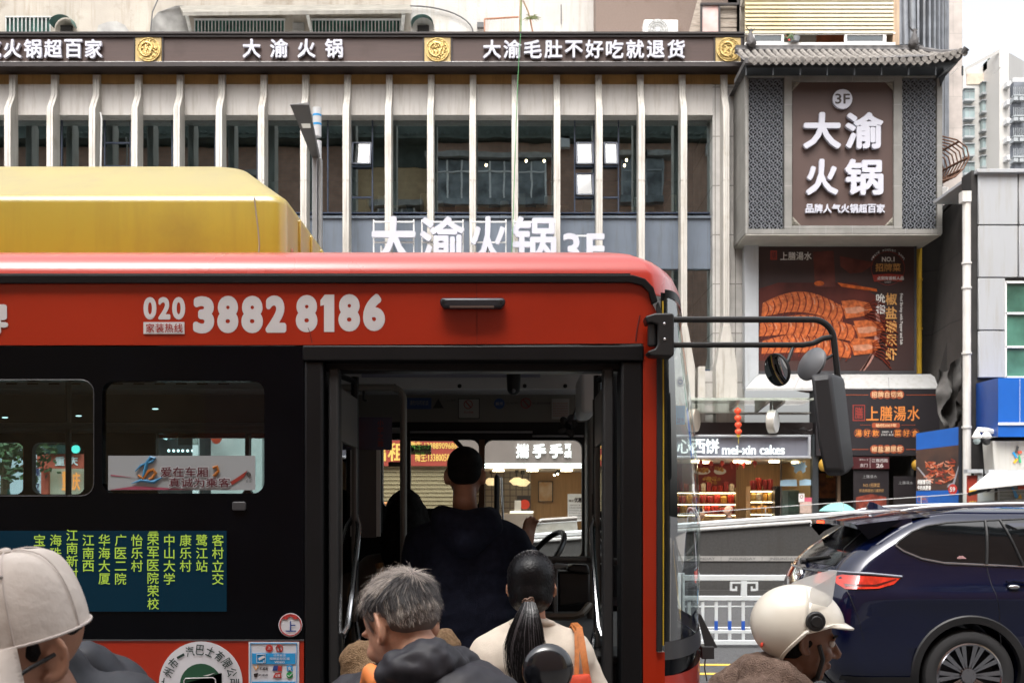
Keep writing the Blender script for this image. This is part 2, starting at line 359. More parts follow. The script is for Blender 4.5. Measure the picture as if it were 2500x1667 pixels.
# fins
prof = [(YF+.02, 183), (27.84, 183), (27.84, 233), (27.58, 266), (27.58, 900), (YF+.02, 900)]
def fin(k):
    xc = X(1257+103.2*k, 27.6); f = MB(); hw = .078
    f.xprism([(y, Z(p_, 27.6 if y < 27.7 else 27.84 if y < 27.9 else YF)) for y, p_ in prof], xc-hw, xc+hw)
    f.xprism([(27.82, Z(186, 27.82)), (27.82, Z(232, 27.82)), (27.565, Z(265, 27.58)), (27.565, Z(899, 27.58)), (27.6, Z(899, 27.58)), (27.6, Z(266, 27.58)), (27.85, Z(233, 27.84)), (27.85, Z(186, 27.84))], xc-.022, xc+.022)
    for q in range(9): f.box(xc-hw+.012, xc-hw+.03, 27.576, 27.59, Z(470+q*14, 27.6), Z(474+q*14, 27.6))
    f.box(xc-hw-.006, xc+hw+.006, 27.57, 27.9, Z(441, 27.6), Z(439, 27.6))
    fl = [(-hw, 795), (hw, 795), (.26, 895), (.26, 1000), (.2, 1035), (.13, 1058), (-.3, 1058), (-.3, 1046), (-.26, 1030), (-.25, 990), (-.26, 895)]
    f.prism([(xc+a, Z(b, 27.6)) for a, b in fl], 27.54, YF-.002)
    f.prism([(xc+a-.62, Z(b, 27.6)) for a, b in [(-.06, 895), (.1, 895), (.1, 1020), (.04, 1050), (-.2, 1056), (-.2, 1040), (-.08, 1020)]], 27.54, YF-.002)
    return f
for k in range(-15, 6): fin(k).build('fin', fin_m, B1, bevel=.008, seg=1)
# rooms behind the upper window band: tables and booth ends
wood = M('pale_oak', (.42, .27, .14), .5, var=.2, vs=4, stretch=(1, 8, 8))
booth_m = M('beige_booth_fabric', (.42, .34, .23), .8, var=.1)
tb0 = None
for i, (a, b, zt) in enumerate(((180, 370, 1228), (665, 865, 1228), (1150, 1347, 1228), (1655, 1857, 1238))):
    Y = 29.3; x0, x1 = X(840+a*.408, Y), X(840+b*.408, Y); zt = Z(zt*.408, Y)
    lab = ['oak table behind the glass left of the large rooftop letters', 'oak table behind the glass above the white fire character', 'oak table behind the glass above the white 3F letters', 'oak table behind the glass at the right end of the window band'][i]
    t_ = thing('dining_table', lab, 'table', ((x0+x1)/2, Y+.35, 8.72), 'dining tables behind the upper windows')
    q = MB(); q.box(x0, x1, Y, Y+.75, zt-.09, zt); q.build('table_top', wood, t_, bevel=.01)
    q = MB(); q.box(x0+.5, x0+.6, Y+.3, Y+.4, 8.722, zt-.09); q.box(x0+.2, x1-.2, Y+.25, Y+.45, 8.722, 8.75); q.build('pedestal', BLACK, t_)
    if i in (0, 2, 3):
        s_ = MB(); cx_ = X(840+[230, 0, 1228, 1765][i]*.408, Y+.2); s_.box(cx_-.13, cx_+.13, Y+.2, Y+.24, zt+.002, zt+.3); tag(s_.build('menu_stand', WHITE, bevel=.004), 'small white menu stand on the '+['leftmost oak table', '', 'oak table above the 3F letters', 'rightmost oak table'][i]+' upstairs', 'menu stand')
for i, (a, b, zt) in enumerate(((70, 130, 1195), (455, 495, 1155), (555, 592, 1200), (935, 985, 1200), (1040, 1086, 1155), (1435, 1475, 1168), (1950, 1990, 1163))):
    Y = 29.25+.1*(i % 2); q = MB(); q.box(X(840+a*.408, Y), X(840+b*.408, Y), Y, Y+1.2, 8.722, Z(zt*.408, Y))
    tag(q.build('booth_seat', booth_m, bevel=.03), 'beige upholstered booth end upstairs '+['under the open sash by the left', 'just left of the fourth clear bay', 'short one beside the tall booth end', 'short one left of the rope', 'tall one right of the rope', 'below the pair of open sashes', 'at the far right bay'][i], 'booth', 'booth ends behind the upper windows')
for i, (a, b) in enumerate(((1090, 970), (1197, 970), (850, 995), (1690, 965), (1678, 997), (430, 732), (680, 735))):
    q = MB(); v = W(840+a*.408, b*.408, 31); q.ell(v, .018, 10, 6); q.cyl(v, v+Vector((0, 0, .06)), .03, n=8)
    tag(q.build('ceiling_spotlight', M('warm_bulb', (1, .8, .5), emit=7, ecol=(1, .75, .45))), 'tiny lit ceiling spotlight inside the dark upstairs dining room', 'lamp', 'ceiling spotlights upstairs')
# ---------------------------------------------------------------- fascia sign
brown = M('brown_sign_board', (.062, .036, .03), .55, var=.14, vs=3, stretch=(.4, 1, 14), grime=.25)
dk_trim = M('dark_bronze_trim', (.025, .018, .017), .45, var=.35, vs=4, stretch=(.3, 1, 6))
letw = M('white_channel_letter', (.52, .52, .58), .35, var=.03)
gold = M('gilded_relief', (.52, .38, .15), .38, .75, var=.3, vs=14, bump=.5, bs=30)
YS = 27.5
FS = thing('fascia_sign', 'long brown restaurant fascia with raised white Chinese lettering and gilded medallions', 'sign', (-6, 27.6, Z(163, YS)))
x1 = X(1818, YS)
m = MB(); m.box(X(-420, YS), x1-.02, YS+.06, YS+.5, Z(153, YS), Z(89, YS)); m.build('board', brown, FS)
m = MB()
for a, b, d in ((79, 84, -.04), (84, 90, .0), (151, 157, .0), (157, 164, -.05)): m.box(X(-420, YS), x1, YS+d, YS+.55, Z(b, YS), Z(a, YS)-.002)
m.box(x1-.09, x1-.002, YS+.02, YS+.5, Z(151, YS), Z(90, YS))
for xm in (362, 1068, 1779):
    for s_ in (-36, 34): m.pbox(xm+s_, 90, xm+s_+2.4, 151, YS+.02, .06)
m.build('trim', dk_trim, FS)
for xm in (362, 1068, 1779):
    q = MB(); q.pbox(xm-32, 91, xm+32, 150.5, YS+.03, .05); md = q.build('medallion', M('gold_plate', (.42, .31, .14), .45, .5, var=.15), FS, bevel=.006)
    q = MB()
    q.ring(xm, 121, 29, 2.2, YS-.012, .05); q.ring(xm, 121, 24.5, 1.3, YS-.006, .04)
    r2 = random.Random(xm)
    for k in range(3):                                # a coiled relief: winding ribs and scales
        pts = []
        for i in range(26):
            a = k*2.1+i*.26; rr = 5+15*abs(math.sin(i*.12+k)); pts.append(W(xm+rr*math.cos(a), 121+rr*math.sin(a), YS+.005))
        q.tube(pts, .03, 6, rs=[.018+.02*math.sin(PI*i/25) for i in range(26)])
    for k in range(46):
        a = r2.random()*6.28; rr = r2.random()**.5*21; v = W(xm+rr*math.cos(a), 121+rr*math.sin(a), YS+.01); q.ell(v, (.028, .03, .02+.02*r2.random()), 7, 5)
    q.disc(xm, 121, 28, YS+.012, .02); q.build('relief_disc', gold, md)
m = MB(); m.chars('品牌人气火锅超百家', 228-49.5*8, 119, 49.5, 44, YS-.05, .08, .024, h=46); m.build('lettering', letw, FS)
m = MB(); m.chars('大渝火锅', 614, 118, 67, 44, YS-.05, .08, .024, h=46); m.build('lettering', letw, FS)
m = MB(); m.chars('大渝毛肚不好吃就退货', 1201, 120, 50, 44, YS-.05, .08, .024, h=45); m.build('lettering', letw, FS)
# free-standing letters above the bus roof
RL = thing('rooftop_letters', 'large white free standing letters in front of the grey spandrel', 'sign', W(1180, 650, 27.15))
m = MB()
for ch, a, c in (('大', 905, 1016), ('渝', 1025, 1134), ('火', 1146, 1238), ('锅', 1249, 1358)): m.text(ch, a, 528, c, 648, 27.1, .1, .024, res=3)
m.text('3', 1374, 569, 1416, 648, 27.1, .1, .02, res=3); m.text('F', 1432, 570, 1476, 648, 27.1, .1, .02)
m.build('lettering', letw, RL)
m = MB()
for a, c in ((912, 1010), (1030, 1130), (1150, 1235), (1255, 1355)):
    for q in (540, 590, 640): m.pbox(a, q, c, q+3, 27.24, .04)
    for q in (a, c): m.pbox(q-1.5, 536, q+1.5, 655, 27.28, .04)
for q in (574, 636): m.pbox(1378, q, 1476, q+3, 27.24, .04)
for q in (930, 1080, 1190, 1300, 1400, 1455): m.pbox(q-1.5, 600, q+1.5, 660, 27.28, .9)
m.pbox(860, 652, 1500, 656, 27.24, .5)
m.build('frame', WHITE, RL)
# rope hanging down the front
m = MB(); m.tube([W(1272, -20, 29), W(1272, 62, 28.8), W(1271, 85, 27.38), W(1267, 140, 27.38), W(1264, 200, 27.38), W(1257, 400, 27.3), W(1252, 560, 27.0), W(1248, 640, 27.0)], .011, 6)
tag(m.build('rope', M('green_rope', (.06, .22, .08), .7)), 'thin green rope hanging down over the brown fascia and windows', 'rope')
m = MB(); m.tube([W(245, 275, 27.5), W(248, 290, 27.5), W(246, 400, 27.5), W(244, 640, 27.5)], .022, 8); tag(m.build('cable_pipe', M('grey_conduit', (.55, .55, .53), .5)), 'thin pale conduit running down beside the third fin from the left', 'pipe')
# ================================================================ TOWER SIGN
YT = 26.6
stone = bricks('grey_sign_stone', (.25, .24, .22), (.225, .218, .2), (.31, .3, .285), 1, .62, .95, .6, .008, off=0)
TS = thing('tower_sign', 'projecting grey stone sign box with lattice sides, brown panel and tiled Chinese eaves', 'sign', W(2060, 571, 27.3))
def rect(q, a, b, c, d, dep, Y=YT): return q.pbox(a, b, c, d, Y, dep)
m = MB()
xa, xb, ya, yb = 1819, 2301, 178, 571
for a, b, c, d in ((xa, ya, 1828, yb), (1915, ya+10, 1934, 559), (2182, ya+10, 2203, 559), (2288, ya, xb, yb), (1828, ya, 2288, 189), (1828, 559, 2288, yb)): rect(m, a, b, c, d, .2)
for a, b, c, d in ((1934, 189, 2182, 199), (1934, 551, 2182, 559)): rect(m, a, b, c, d, .2, YT+.003)
m.box(X(xa, YT), X(xb, YT), YT+.2, YF-.003, Z(yb, YT)+.003, Z(ya, YT)); m.build('box', stone, TS, bevel=.006, seg=1)
m = MB(); m.box(X(xa, YT)+.02, X(xb, YT)-.02, YT+.01, YF, Z(yb, YT)-.03, Z(yb, YT)+.002); m.build('soffit', M('pale_stone_soffit', (.4, .38, .34), .6), TS)
lat = M('grey_lattice', (.2, .21, .23), .5, var=.15, vs=10); latbk = M('lattice_backing', (.012, .013, .017), .8)
for a, b, c, d in ((1828, 189, 1915, 559), (2203, 189, 2288, 559)):
    q = MB(); q.pbox(a+.3, b+.3, c-.3, d-.3, YT+.17, .02); lb = q.build('lattice_screen', latbk, TS)
    q = MB(); pt = 19.8; R_ = pt*.72; n = 20
    nx = int((c-a)/pt*2)+2; nz = int((d-b)/pt*2)+2
    for i in range(-1, nx):
        for j in range(-1, nz):
            if (i+j) % 2: continue
            cx_, cz_ = a+i*pt/2+2, b+j*pt/2+4
            for k in range(n):
                a0, a1 = 2*PI*k/n, 2*PI*(k+1)/n; P_ = []
                for an, rr in ((a0, R_+1.05), (a1, R_+1.05), (a1, R_-1.05), (a0, R_-1.05)): P_.append((cx_+rr*.72*math.cos(an), cz_+rr*.72*math.sin(an)))
                if all(a <= p_[0] <= c and b <= p_[1] <= d for p_ in P_):
                    yy = YT+.03+.004*((i//2) % 2)+.008*(j % 2)
                    f_ = [(X(p_[0], YT), yy, Z(p_[1], YT)) for p_ in P_]; bk = [(x_, yy+.05, z_) for x_, _, z_ in f_]
                    q.add(f_+bk, [(0, 1, 2, 3), (0, 4, 5, 1), (2, 6, 7, 3)])
    q.build('lattice', lat, lb, smooth=0)
m = MB(); m.pprism([(1955, 199.5), (2161, 199.5), (2181.5, 222), (2181.5, 528), (2161, 550.5), (1955, 550.5), (1934.5, 528), (1934.5, 222)], YT+.06, .1)
br2 = M('brown_sign_face', (.075, .043, .035), .5, var=.06, vs=1.5); m.build('panel', br2, TS)
m = MB()
for sx, sy, cx_, cy_ in ((1, 1, 1934.5, 199.5), (-1, 1, 2181.5, 199.5), (1, -1, 1934.5, 550.5), (-1, -1, 2181.5, 550.5)):
    m.pprism([(cx_, cy_), (cx_+21*sx, cy_), (cx_, cy_+23*sy)], YT+.05, .11)
    for k in range(4): m.tube([W(cx_+sx*(3+4*k), cy_+sy*2, YT+.04), W(cx_+sx*(5+2*k), cy_+sy*(7), YT+.03), W(cx_+sx*2, cy_+sy*(4+4*k), YT+.04)], .014, 5)
m.build('corner_bracket', M('carved_stone', (.26, .24, .2), .7, var=.35, vs=25, bump=.5), TS)
m = MB()
for ch, a, b, c, d in (('大', 1961, 274, 2054, 363), ('渝', 2064, 274, 2157, 363), ('火', 1968, 388, 2047, 476), ('锅', 2063, 388, 2157, 476)): m.text(ch, a, b, c, d, YT-.06, .1, .034, res=3)
m.chars('品牌人气火锅超百家', 1977, 509, 21.7, 20.5, YT-.02, .06, .03, h=22)
tl = m.build('lettering', letw, TS)
m = MB(); m.disc(2057, 242, 24, YT-.03, .08); bd = m.build('floor_badge', letw, TS)
m = MB(); m.text('3F', 2039, 229, 2075, 254, YT-.036, .005, .02); m.build('badge_lettering', M('dark_brown_print', (.05, .035, .03), .5), bd)
# tiled roof
rt = M('weathered_roof_tile', (.17, .155, .14), .8, var=.45, vs=9, bump=.3, bs=40); rtd = M('old_dark_tile', (.09, .085, .085), .8, var=.5, vs=6, bump=.4, bs=30)
YE, YR = 25.95, 27.25
zE, zR = Z(152, YE), Z(109, YR)-.2
RF = MB(); xl, xrE, xrR = X(1822, YE), X(2352, YE), X(2243, YR)
m = MB()
ns = 30
for i in range(ns):
    x = xl+(xrE-xl)*(i+.5)/ns+.02; up = 0 if i < ns-7 else .028*(i-ns+7)**1.35/1.6
    t1 = 1 if x < xrR else max(.08, 1-(x-xrR)/(xrE-xrR))
    pts = []
    for k in range(5):
        t = t1*k/4; pts.append((x, YE+(YR-YE)*t, zE+up*(1-t)+(zR-zE)*t-.05*math.sin(PI*t)))
    jit = rnd.uniform(-.006, .006)
    m.tube([(a, b, c+.045+jit) for a, b, c in pts], .062, 10)
    m.cyl((x, YE-.03, zE+.045+up), (x, YE+.02, zE+.045+up), .068, n=12)
    m.xf = None
    x2 = x+(xrE-xl)/ns/2
    m.add([(x2-.085, YE-.02, zE+up+.02), (x2+.085, YE-.02, zE+up+.02), (x2+.06, YE-.02, zE+up-.04), (x2, YE-.02, zE+up-.085), (x2-.06, YE-.02, zE+up-.04)], [(0, 4, 3, 2, 1)])
rfo = m.build('roof', rt, TS)
m = MB()
m.add([(xl, YE, zE), (xrE, YE, zE+.16), (xrR, YR, zR), (xl, YR, zR)], [(0, 1, 2, 3)])
m.add([(xrE, YE, zE+.16), (xrE, YR+1.2, zE+.05), (xrR, YR, zR)], [(0, 1, 2)])
m.add([(xl, YE+.01, zE-.03), (xrE, YE+.01, zE+.13), (xrE, YR+1.2, zE+.02), (xl, YF, zE-.03)], [(0, 3, 2, 1)])
m.tube([(xl, YR, zR+.05), (xrR, YR, zR+.05)], .08, 8); m.box(xl, xrR+.1, YR-.06, YR+.06, zR+.08, zR+.16)
m.tube([(xrR, YR, zR+.08), ((xrR+xrE)/2, (YR+YE)/2, (zR+zE)/2+.1), (xrE, YE, zE+.22), (xrE+.06, YE-.04, zE+.3)], .075, 8)
m.box(xl-.02, xl+.06, YE, YR, zE-.02, zE+.1)
m.build('roof_ridge', rtd, rfo)
m = MB()
fo = M('dark_eaves_timber', (.03, .034, .038), .6, var=.3)
m.prism([(xl, zE-.04), (X(2345, YE), zE+.06), (X(2310, YE), zE-.16), (X(2290, YT-.2), Z(179, YT-.2)), (xl, Z(179, YT-.2))], YE+.12, YT-.05)
for i in range(9): m.box(xl+i*.62, xl+i*.62+.03, YE+.09, YE+.13, Z(178, YE)-.02, zE-.05)
m.prism([(X(2290, YT), Z(178, YT)), (X(2340, YE), zE+.05), (X(2296, YT), Z(212, YT))], YT-.04, YT+1.1)
m.build('eaves', fo, TS)
for fx in (1833, 2232):
    q = MB(); Y = 27.1; s_ = 1 if fx < 2000 else -1
    q.tube([W(fx+s_*10, 112, Y), W(fx+s_*4, 106, Y), W(fx, 98, Y), W(fx-s_*1, 86, Y), W(fx, 78, Y)], .06, 9, rs=[.06, .11, .1, .06, .035])
    q.prism([(X(fx, Y), Z(82, Y)), (X(fx-11, Y), Z(66, Y)), (X(fx-6, Y), Z(73, Y)), (X(fx, Y), Z(71, Y)), (X(fx+6, Y), Z(73, Y)), (X(fx+12, Y), Z(68, Y)), (X(fx+4, Y), Z(78, Y))], Y-.03, Y+.03)
    q.prism([(X(fx-s_*3, Y), Z(100, Y)), (X(fx-s_*11, Y), Z(92, Y)), (X(fx-s_*9, Y), Z(104, Y)), (X(fx-s_*13, Y), Z(108, Y)), (X(fx-s_*2, Y), Z(110, Y))], Y-.04, Y+.04)
    q.build('fish_finial', rtd, TS)
# ================================================================ BILLBOARD
YB_ = 27.75
BB = thing('shrimp_billboard', 'large dark billboard with three orange fried shrimps on a plate and gold lettering', 'billboard', W(2040, 947, 27.8))
frm = M('grey_metal_frame', (.45, .47, .49), .45, .2, var=.06, streak=.2); frw = M('pale_metal_panel', (.4, .4, .395), .4, var=.06, streak=.3)
m = MB(); m.pprism([(1818, 572), (1852, 572), (1852, 913), (1819, 947)], YB_-.12, .3); m.build('side_frame', frm, BB)
m = MB()
def P3(a, b, Y): v = W(a, b, Y); return (v.x, v.y, v.z)
m.add([P3(1821, 947, YB_-.62), P3(2319, 947, YB_-.62), P3(2272, 913, YB_-.02), P3(1853, 913, YB_-.02)], [(0, 1, 2, 3)])
m.add([P3(2319, 947, YB_-.62), P3(2319, 950, YB_+.4), P3(2272, 913, YB_+.3), P3(2272, 913, YB_-.02)], [(0, 1, 2, 3)])
m.add([P3(1821, 947, YB_-.62), P3(1821, 953, YB_-.62), P3(2319, 953, YB_-.62), P3(2319, 947, YB_-.62)], [(0, 1, 2, 3)])
m.build('sloped_ledge', frw, BB)
m = MB()
for a, b in ((1940, 1954), (2055, 2062), (2170, 2168)): m.add([P3(a, 946.5, YB_-.625), P3(a+1.3, 946.5, YB_-.625), P3(b+1.3, 913.5, YB_-.025), P3(b, 913.5, YB_-.025)], [(0, 1, 2, 3)])
m.build('ledge_joint', M('joint_shadow_gap', (.2, .2, .2), .7), BB)
m = MB(); m.pbox(1852.3, 583, 2233, 905, YB_, .12); pb = m.build('poster', M('poster_dark_brown', (.03, .017, .017), .5, c2=(.055, .022, .018), vs=.6), BB)
m = MB()
for a, b, c, d in ((1848, 578, 2238, 583), (1848, 905, 2238, 912), (2233, 583, 2238, 905)): m.pbox(a, b, c, d, YB_-.04, .16)
m.build('poster_frame', M('dark_frame', (.05, .05, .055), .5), BB)
# printed picture: plate, shrimps, glow (flat print, a few mm of layered film)
pl = lambda n, c, **k: M('print_'+n, c, .5, spec=.3, **k)
L1, L2, L3, L4 = YB_-.004, YB_-.008, YB_-.012, YB_-.016
m = MB(); m.pprism([(1853, 705), (1900, 690), (2000, 690), (2090, 690), (2150, 730), (2170, 800), (2120, 860), (1990, 880), (1853, 880)], L1, .002); m.build('print_table_glow', pl('red_brown', (.085, .018, .013), var=.6, vs=1.1), pb)
m = MB(); m.pprism([(1985, 615), (2035, 612), (2040, 700), (1990, 700)], L2, .002); m.pprism([(2050, 625), (2130, 640), (2132, 646), (2105, 665), (2075, 668), (2052, 650)], L2, .002); m.build('print_props', pl('dusky_red', (.11, .03, .022), var=.35, vs=3), pb)
m = MB(); m.pprism([(2045, 690), (2140, 705), (2142, 712), (2055, 700)], L3, .002); m.disc(2000, 692, 12, L3, .002, ry=6); m.build('print_embers', pl('ember', (.6, .12, .02), var=.4, vs=9), pb)
m = MB(); m.ring(1990, 800, 160, 9, L2, .002, a0=-.25, a1=PI*.63, n=26); m.ring(1990, 810, 150, 4, L2, .002, a0=-.1, a1=PI*.6, n=26); m.build('print_plate', pl('plate_rim', (.4, .2, .16), var=.3), pb)
def shrimp(q, x0, x1, yb, hgt, bend, r2, mi):
    f = lambda t: (x0+(x1-x0)*t, yb-bend*math.sin(PI*min(1, t*1.05))+8*t); h = lambda t: hgt*(.42+.58*math.sin(PI*(.12+.72*t))**.8); yy = L3-mi*.0016
    up = [(f(t)[0], f(t)[1]-h(t)*.5) for t in [i/28 for i in range(29)]]; dn = [(f(t)[0]-3, f(t)[1]+h(t)*.5) for t in [i/28 for i in range(29)]]
    q.pprism(up+dn[::-1], yy, .0003, m=0)
    for i in range(13):
        t = (i+.4)/13; cx_, cy_ = f(t); hh = h(t)*.49
        arc = lambda o, e: [(cx_+o+7*math.sin(PI*(k/8)), cy_-hh*e+2*hh*e*k/8) for k in range(9)]
        q.pprism(arc(0, 1)+arc(3.4, .98)[::-1], yy-.0004, .0002, m=1)
        q.pprism(arc(6, .72)[1:6]+arc(9, .7)[1:6][::-1], yy-.0004, .0002, m=2 if r2.random() < .55 else 0)
        q.tube([W(cx_, cy_+hh, L4-.004), W(cx_-4+r2.uniform(-3, 2), cy_+hh+r2.uniform(6, 11), L4-.004)], .011, 4, m=1)
        for k in range(2): q.disc(cx_+r2.uniform(-5, 7), cy_-hh*r2.uniform(.1, 1.0), r2.uniform(.8, 2), yy-.0007, .0002, m=2, n=7, ry=r2.uniform(.7, 1.3))
m = MB(); r2 = random.Random(3)
for mi, (x0, x1, yb, hg, bd_) in enumerate(((1862, 2080, 848, 46, 14), (1856, 2090, 805, 48, 16), (1862, 2060, 757, 50, 24))):
    shrimp(m, x0, x1, yb, hg, bd_, r2, mi)
    ex, ey = x1+18, yb-6
    m.pprism([(x1-6, yb-hg*.45), (x1+25, yb-hg*.5), (x1+62, yb-18), (x1+70, yb), (x1+50, yb+14), (x1+5, yb+hg*.42)], L3-.0012-mi*.0016, .0003, m=0)
    m.pprism([(x1+2, yb-hg*.1), (x1+40, yb-hg*.18), (x1+60, yb), (x1+30, yb+8), (x1+6, yb+8)], L3-.0015-mi*.0016, .0003, m=2)
    for k in range(7): m.tube([W(x1+50, yb-10+k*4, L4-.004), W(x1+75, yb-25+k*9, L4-.004), W(x1+90+r2.uniform(0, 14), yb-14+k*11, L4-.004)], .012, 4, m=1)
m.build('print_shrimps', [pl('shrimp_orange', (.46, .11, .03), var=.5, vs=12), pl('shrimp_red', (.17, .022, .008), var=.45, vs=14), pl('shrimp_light', (.5, .22, .13), var=.3, vs=9), pl('shrimp_line', (.12, .02, .01))], pb, smooth=0)
prw = M('print_white', (.75, .73, .7), .5, var=.03); prg = M('print_gold', (.6, .3, .09), .5, var=.2, vs=6); pro = M('print_orange', (.6, .2, .035), .5, var=.15); prr = M('print_red', (.33, .035, .02), .5)
m = MB(); m.chars('上膳湯水', 1914, 625, 19.5, 18, L4, .004, .012, h=20); m.text('NO.1', 2153, 627, 2184, 639, L4, .004, .03); m.chars('点到有香鲜人品', 2146, 679, 9.4, 9, L4-.004, .004, .02); m.chars('吮指', 2150, 728, 27, 23, L4-.004, .004, .022, vert=True)
def vtext(a, b, c, d, Y):                              # lettering turned a quarter, reading downwards
    cx_, cy_ = (a+c)/2, (b+d)/2
    def fn(px, py, yy):
        u, v = px-cx_, py-cy_; return (X(cx_-v, Y), yy, Z(cy_+u, Y))
    return fn
m.text('Fried Shrimp with Pepper and Salt', 2200-62, 779-4.5, 2200+62, 779+4.5, L4, .004, .015, fn=vtext(2138, 774.5, 2262, 783.5, L4)); m.text('LUCKY', 2160, 686, 2176, 690.5, L4, .003)
pa = 'SINCE AUGUST 2007'
for i, ch in enumerate(pa):
    if ch == ' ': continue
    a = math.radians(-150+i*120/16); m.text(ch, 2168+45*math.cos(a)-2, 655+45*math.sin(a)-2.6, 2168+45*math.cos(a)+2, 655+45*math.sin(a)+2.6, L4, .003, .01)
m.build('white_lettering', prw, pb)
m = MB(); m.chars('椒盐濑尿虾', 2176, 730, 33.5, 28, L4, .004, .022, vert=True, h=30); m.chars('招牌菜', 2147, 653, 21, 20, L4, .004, .02); m.build('gold_lettering', prg, pb)
m = MB(); m.pprism([(2130, 671), (2168, 668), (2206, 671), (2202, 688), (2168, 684), (2134, 688)], L4-.002, .002); m.ring(2168, 655, 41, .8, L3, .002); m.pprism([(1881, 612), (1897, 612), (1897, 634), (1881, 634)], L3, .002); m.build('ribbon', prr, pb)
m = MB(); m.text('膳', 1883, 614, 1895, 632, L4, .003); m.build('seal_character', M('print_dark', (.02, .012, .012), .5), pb)
# ================================================================ DARK SHOP SIGN
YD = 27.1
DS = thing('soup_shop_sign', 'near black shop sign with orange lettering, red seal and ringed characters', 'sign', W(2160, 1112, YD))
sb = M('sign_charcoal', (.021, .018, .021), .45, var=.06)
m = MB(); m.pbox(1992, 949, 2319, 1112, YD, .6); m.build('board', sb, DS, bevel=.004, seg=1)
m = MB()
for a, b, c, d in ((2000, 963, 2120, 964.4), (2212, 963, 2307, 964.4), (2305.6, 963, 2307, 1008), (2000, 1096, 2120, 1097.4), (2212, 1096, 2307, 1097.4), (2100, 1036.5, 2126, 1037.5), (2200, 1036.5, 2235, 1037.5)): m.pbox(a, b, c, d, YD-.004, .003)
for a, b in ((2135, 963), (2150, 963), (2166, 963), (2182, 963), (2197, 963), (2135, 1096), (2150, 1096), (2166, 1096), (2182, 1096), (2197, 1096), (2306, 1019), (2306, 1035)): m.disc(a, b, 10.5, YD-.006, .003, n=20); 
for a in (2096, 2117, 2138, 2192, 2213, 2234): m.ring(a, 1057, 10.8, .9, YD-.004, .003, n=20)
m.pprism([(2131, 1032), (2195, 1032), (2197, 1035), (2197, 1041), (2195, 1044), (2131, 1044), (2129, 1041), (2129, 1035)], YD-.005, .003)
m.build('rings', M('sign_rust_orange', (.36, .075, .03), .5), DS)
m = MB(); m.chars('上膳湯水', 2130, 1009, 33.5, 30, YD-.004, .003, .012, h=36); m.chars('湯好飲', 2096, 1057, 21, 16, YD-.004, .003, .02); m.chars('菜好食', 2192, 1057, 21, 16, YD-.004, .003, .02); m.build('orange_lettering', M('sign_orange', (.72, .24, .05), .5), DS)
m = MB(); m.chars('招牌白切鸡', 2135, 963, 15.5, 14, YD-.012, .003, .02); m.chars('椒盐濑尿虾', 2135, 1096, 15.5, 14, YD-.012, .003, .02); m.chars('啫煲', 2306, 1019, 16, 14, YD-.012, .003, .02, vert=True); m.text('始创2007年', 2138, 1033.5, 2189, 1042.5, YD-.01, .003, .025); m.build('cream_lettering', M('sign_cream', (.78, .5, .28), .5), DS)
m = MB(); m.chars("CHEF'S", 2155, 1054, 4.3, 4.5, YD-.006, .003, .03, h=5); m.chars('SPECIALS', 2152.5, 1061, 3.9, 4, YD-.006, .003, .03, h=5); m.build('white_lettering', prw, DS)
m = MB()
for a, b, c, d in ((2082, 988, 2112, 990), (2082, 1025, 2112, 1027), (2082, 990, 2084, 1025), (2110, 990, 2112, 1025)): m.pbox(a, b, c, d, YD-.005, .003)
m.text('膳', 2087, 993, 2107, 1022, YD-.005, .003, .012); m.build('seal', M('sign_seal_red', (.3, .04, .03), .5), DS)
# ================================================================ OLD APARTMENT BUILDING ABOVE THE FASCIA
YA = 32.0
AB = thing('apartment_building', 'stained cream apartment block rising behind the brown restaurant fascia', 'building', (-6, 34, 13))
stucco = M('stained_cream_stucco', (.39, .355, .305), .85, var=.14, vs=1, bump=.5, bs=25, streak=.3, grime=.45)
whst = M('white_stucco', (.49, .475, .45), .85, var=.1, vs=1, bump=.6, bs=30, streak=.2, grime=.2)
mos = M('brown_pebbledash', (.2, .15, .125), .85, var=.35, vs=60, bump=.6, bs=80, grime=.2)
zt = 22
m = MB(); m.box(-22, X(1003, YA), YA, YA+5, 12, zt); m.build('wall', stucco, AB)
m = MB(); m.box(X(1003, YA), X(1449, YA), YA-.02, YA+5, 12, zt); m.build('wall', whst, AB)
m = MB(); m.box(X(1449, YA), X(1830, YA), YA-.9, YA+5, 12, zt); m.build('wall', mos, AB)
green = M('green_dark_glass', (.02, .07, .055), .2, var=.6, vs=4); barm = M('grey_window_bars', (.45, .46, .45), .6, var=.2); conc = M('rough_concrete', (.3, .295, .28), .9, var=.3, vs=3, bump=.5, bs=20)
for a, b, c, d, n in ((14, 41, 122, 78, 11), (475, 47, 694, 84, 26), (761, 47, 985, 84, 26)):
    q = MB(); q.pbox(a, b, c, d, YA-.03, .05); wn = q.build('window', green, AB)
    q = MB()
    for i in range(n+1): x = a+(c-a)*i/n; q.pbox(x-1, b, x+1, d, YA-.1, .03)
    q.pbox(a-2, b-1.5, c+2, b+1, YA-.11, .1); q.build('window_bars', barm, wn)
q = MB(); q.pbox(714, 55, 742, 78, YA-.05, .06)
for k in range(6): q.pbox(716, 56+k*3.5, 740, 57.5+k*3.5, YA-.075, .03)
q.build('louvre_vent', conc, AB)
teal = M('teal_metal_hood', (.05, .12, .11), .5, var=.3)
for xc in (161, 1033):
    q = MB(); q.grid(lambda u, v: (X(xc+27*math.cos(PI*(1-u))*(1-.0*v), YA), YA-.02-.4*v, Z(72-28*math.sin(PI*u)*(1-.25*v), YA)), 14, 4); hd = q.build('vent_hood', teal, AB)
    q = MB(); q.pbox(xc-14, 62, xc+14, 80, YA-.1, .1)
    for k in range(5): q.pbox(xc-12, 63+k*3.4, xc+12, 64.6+k*3.4, YA-.13, .04)
    q.build('vent_grille', dark, hd)
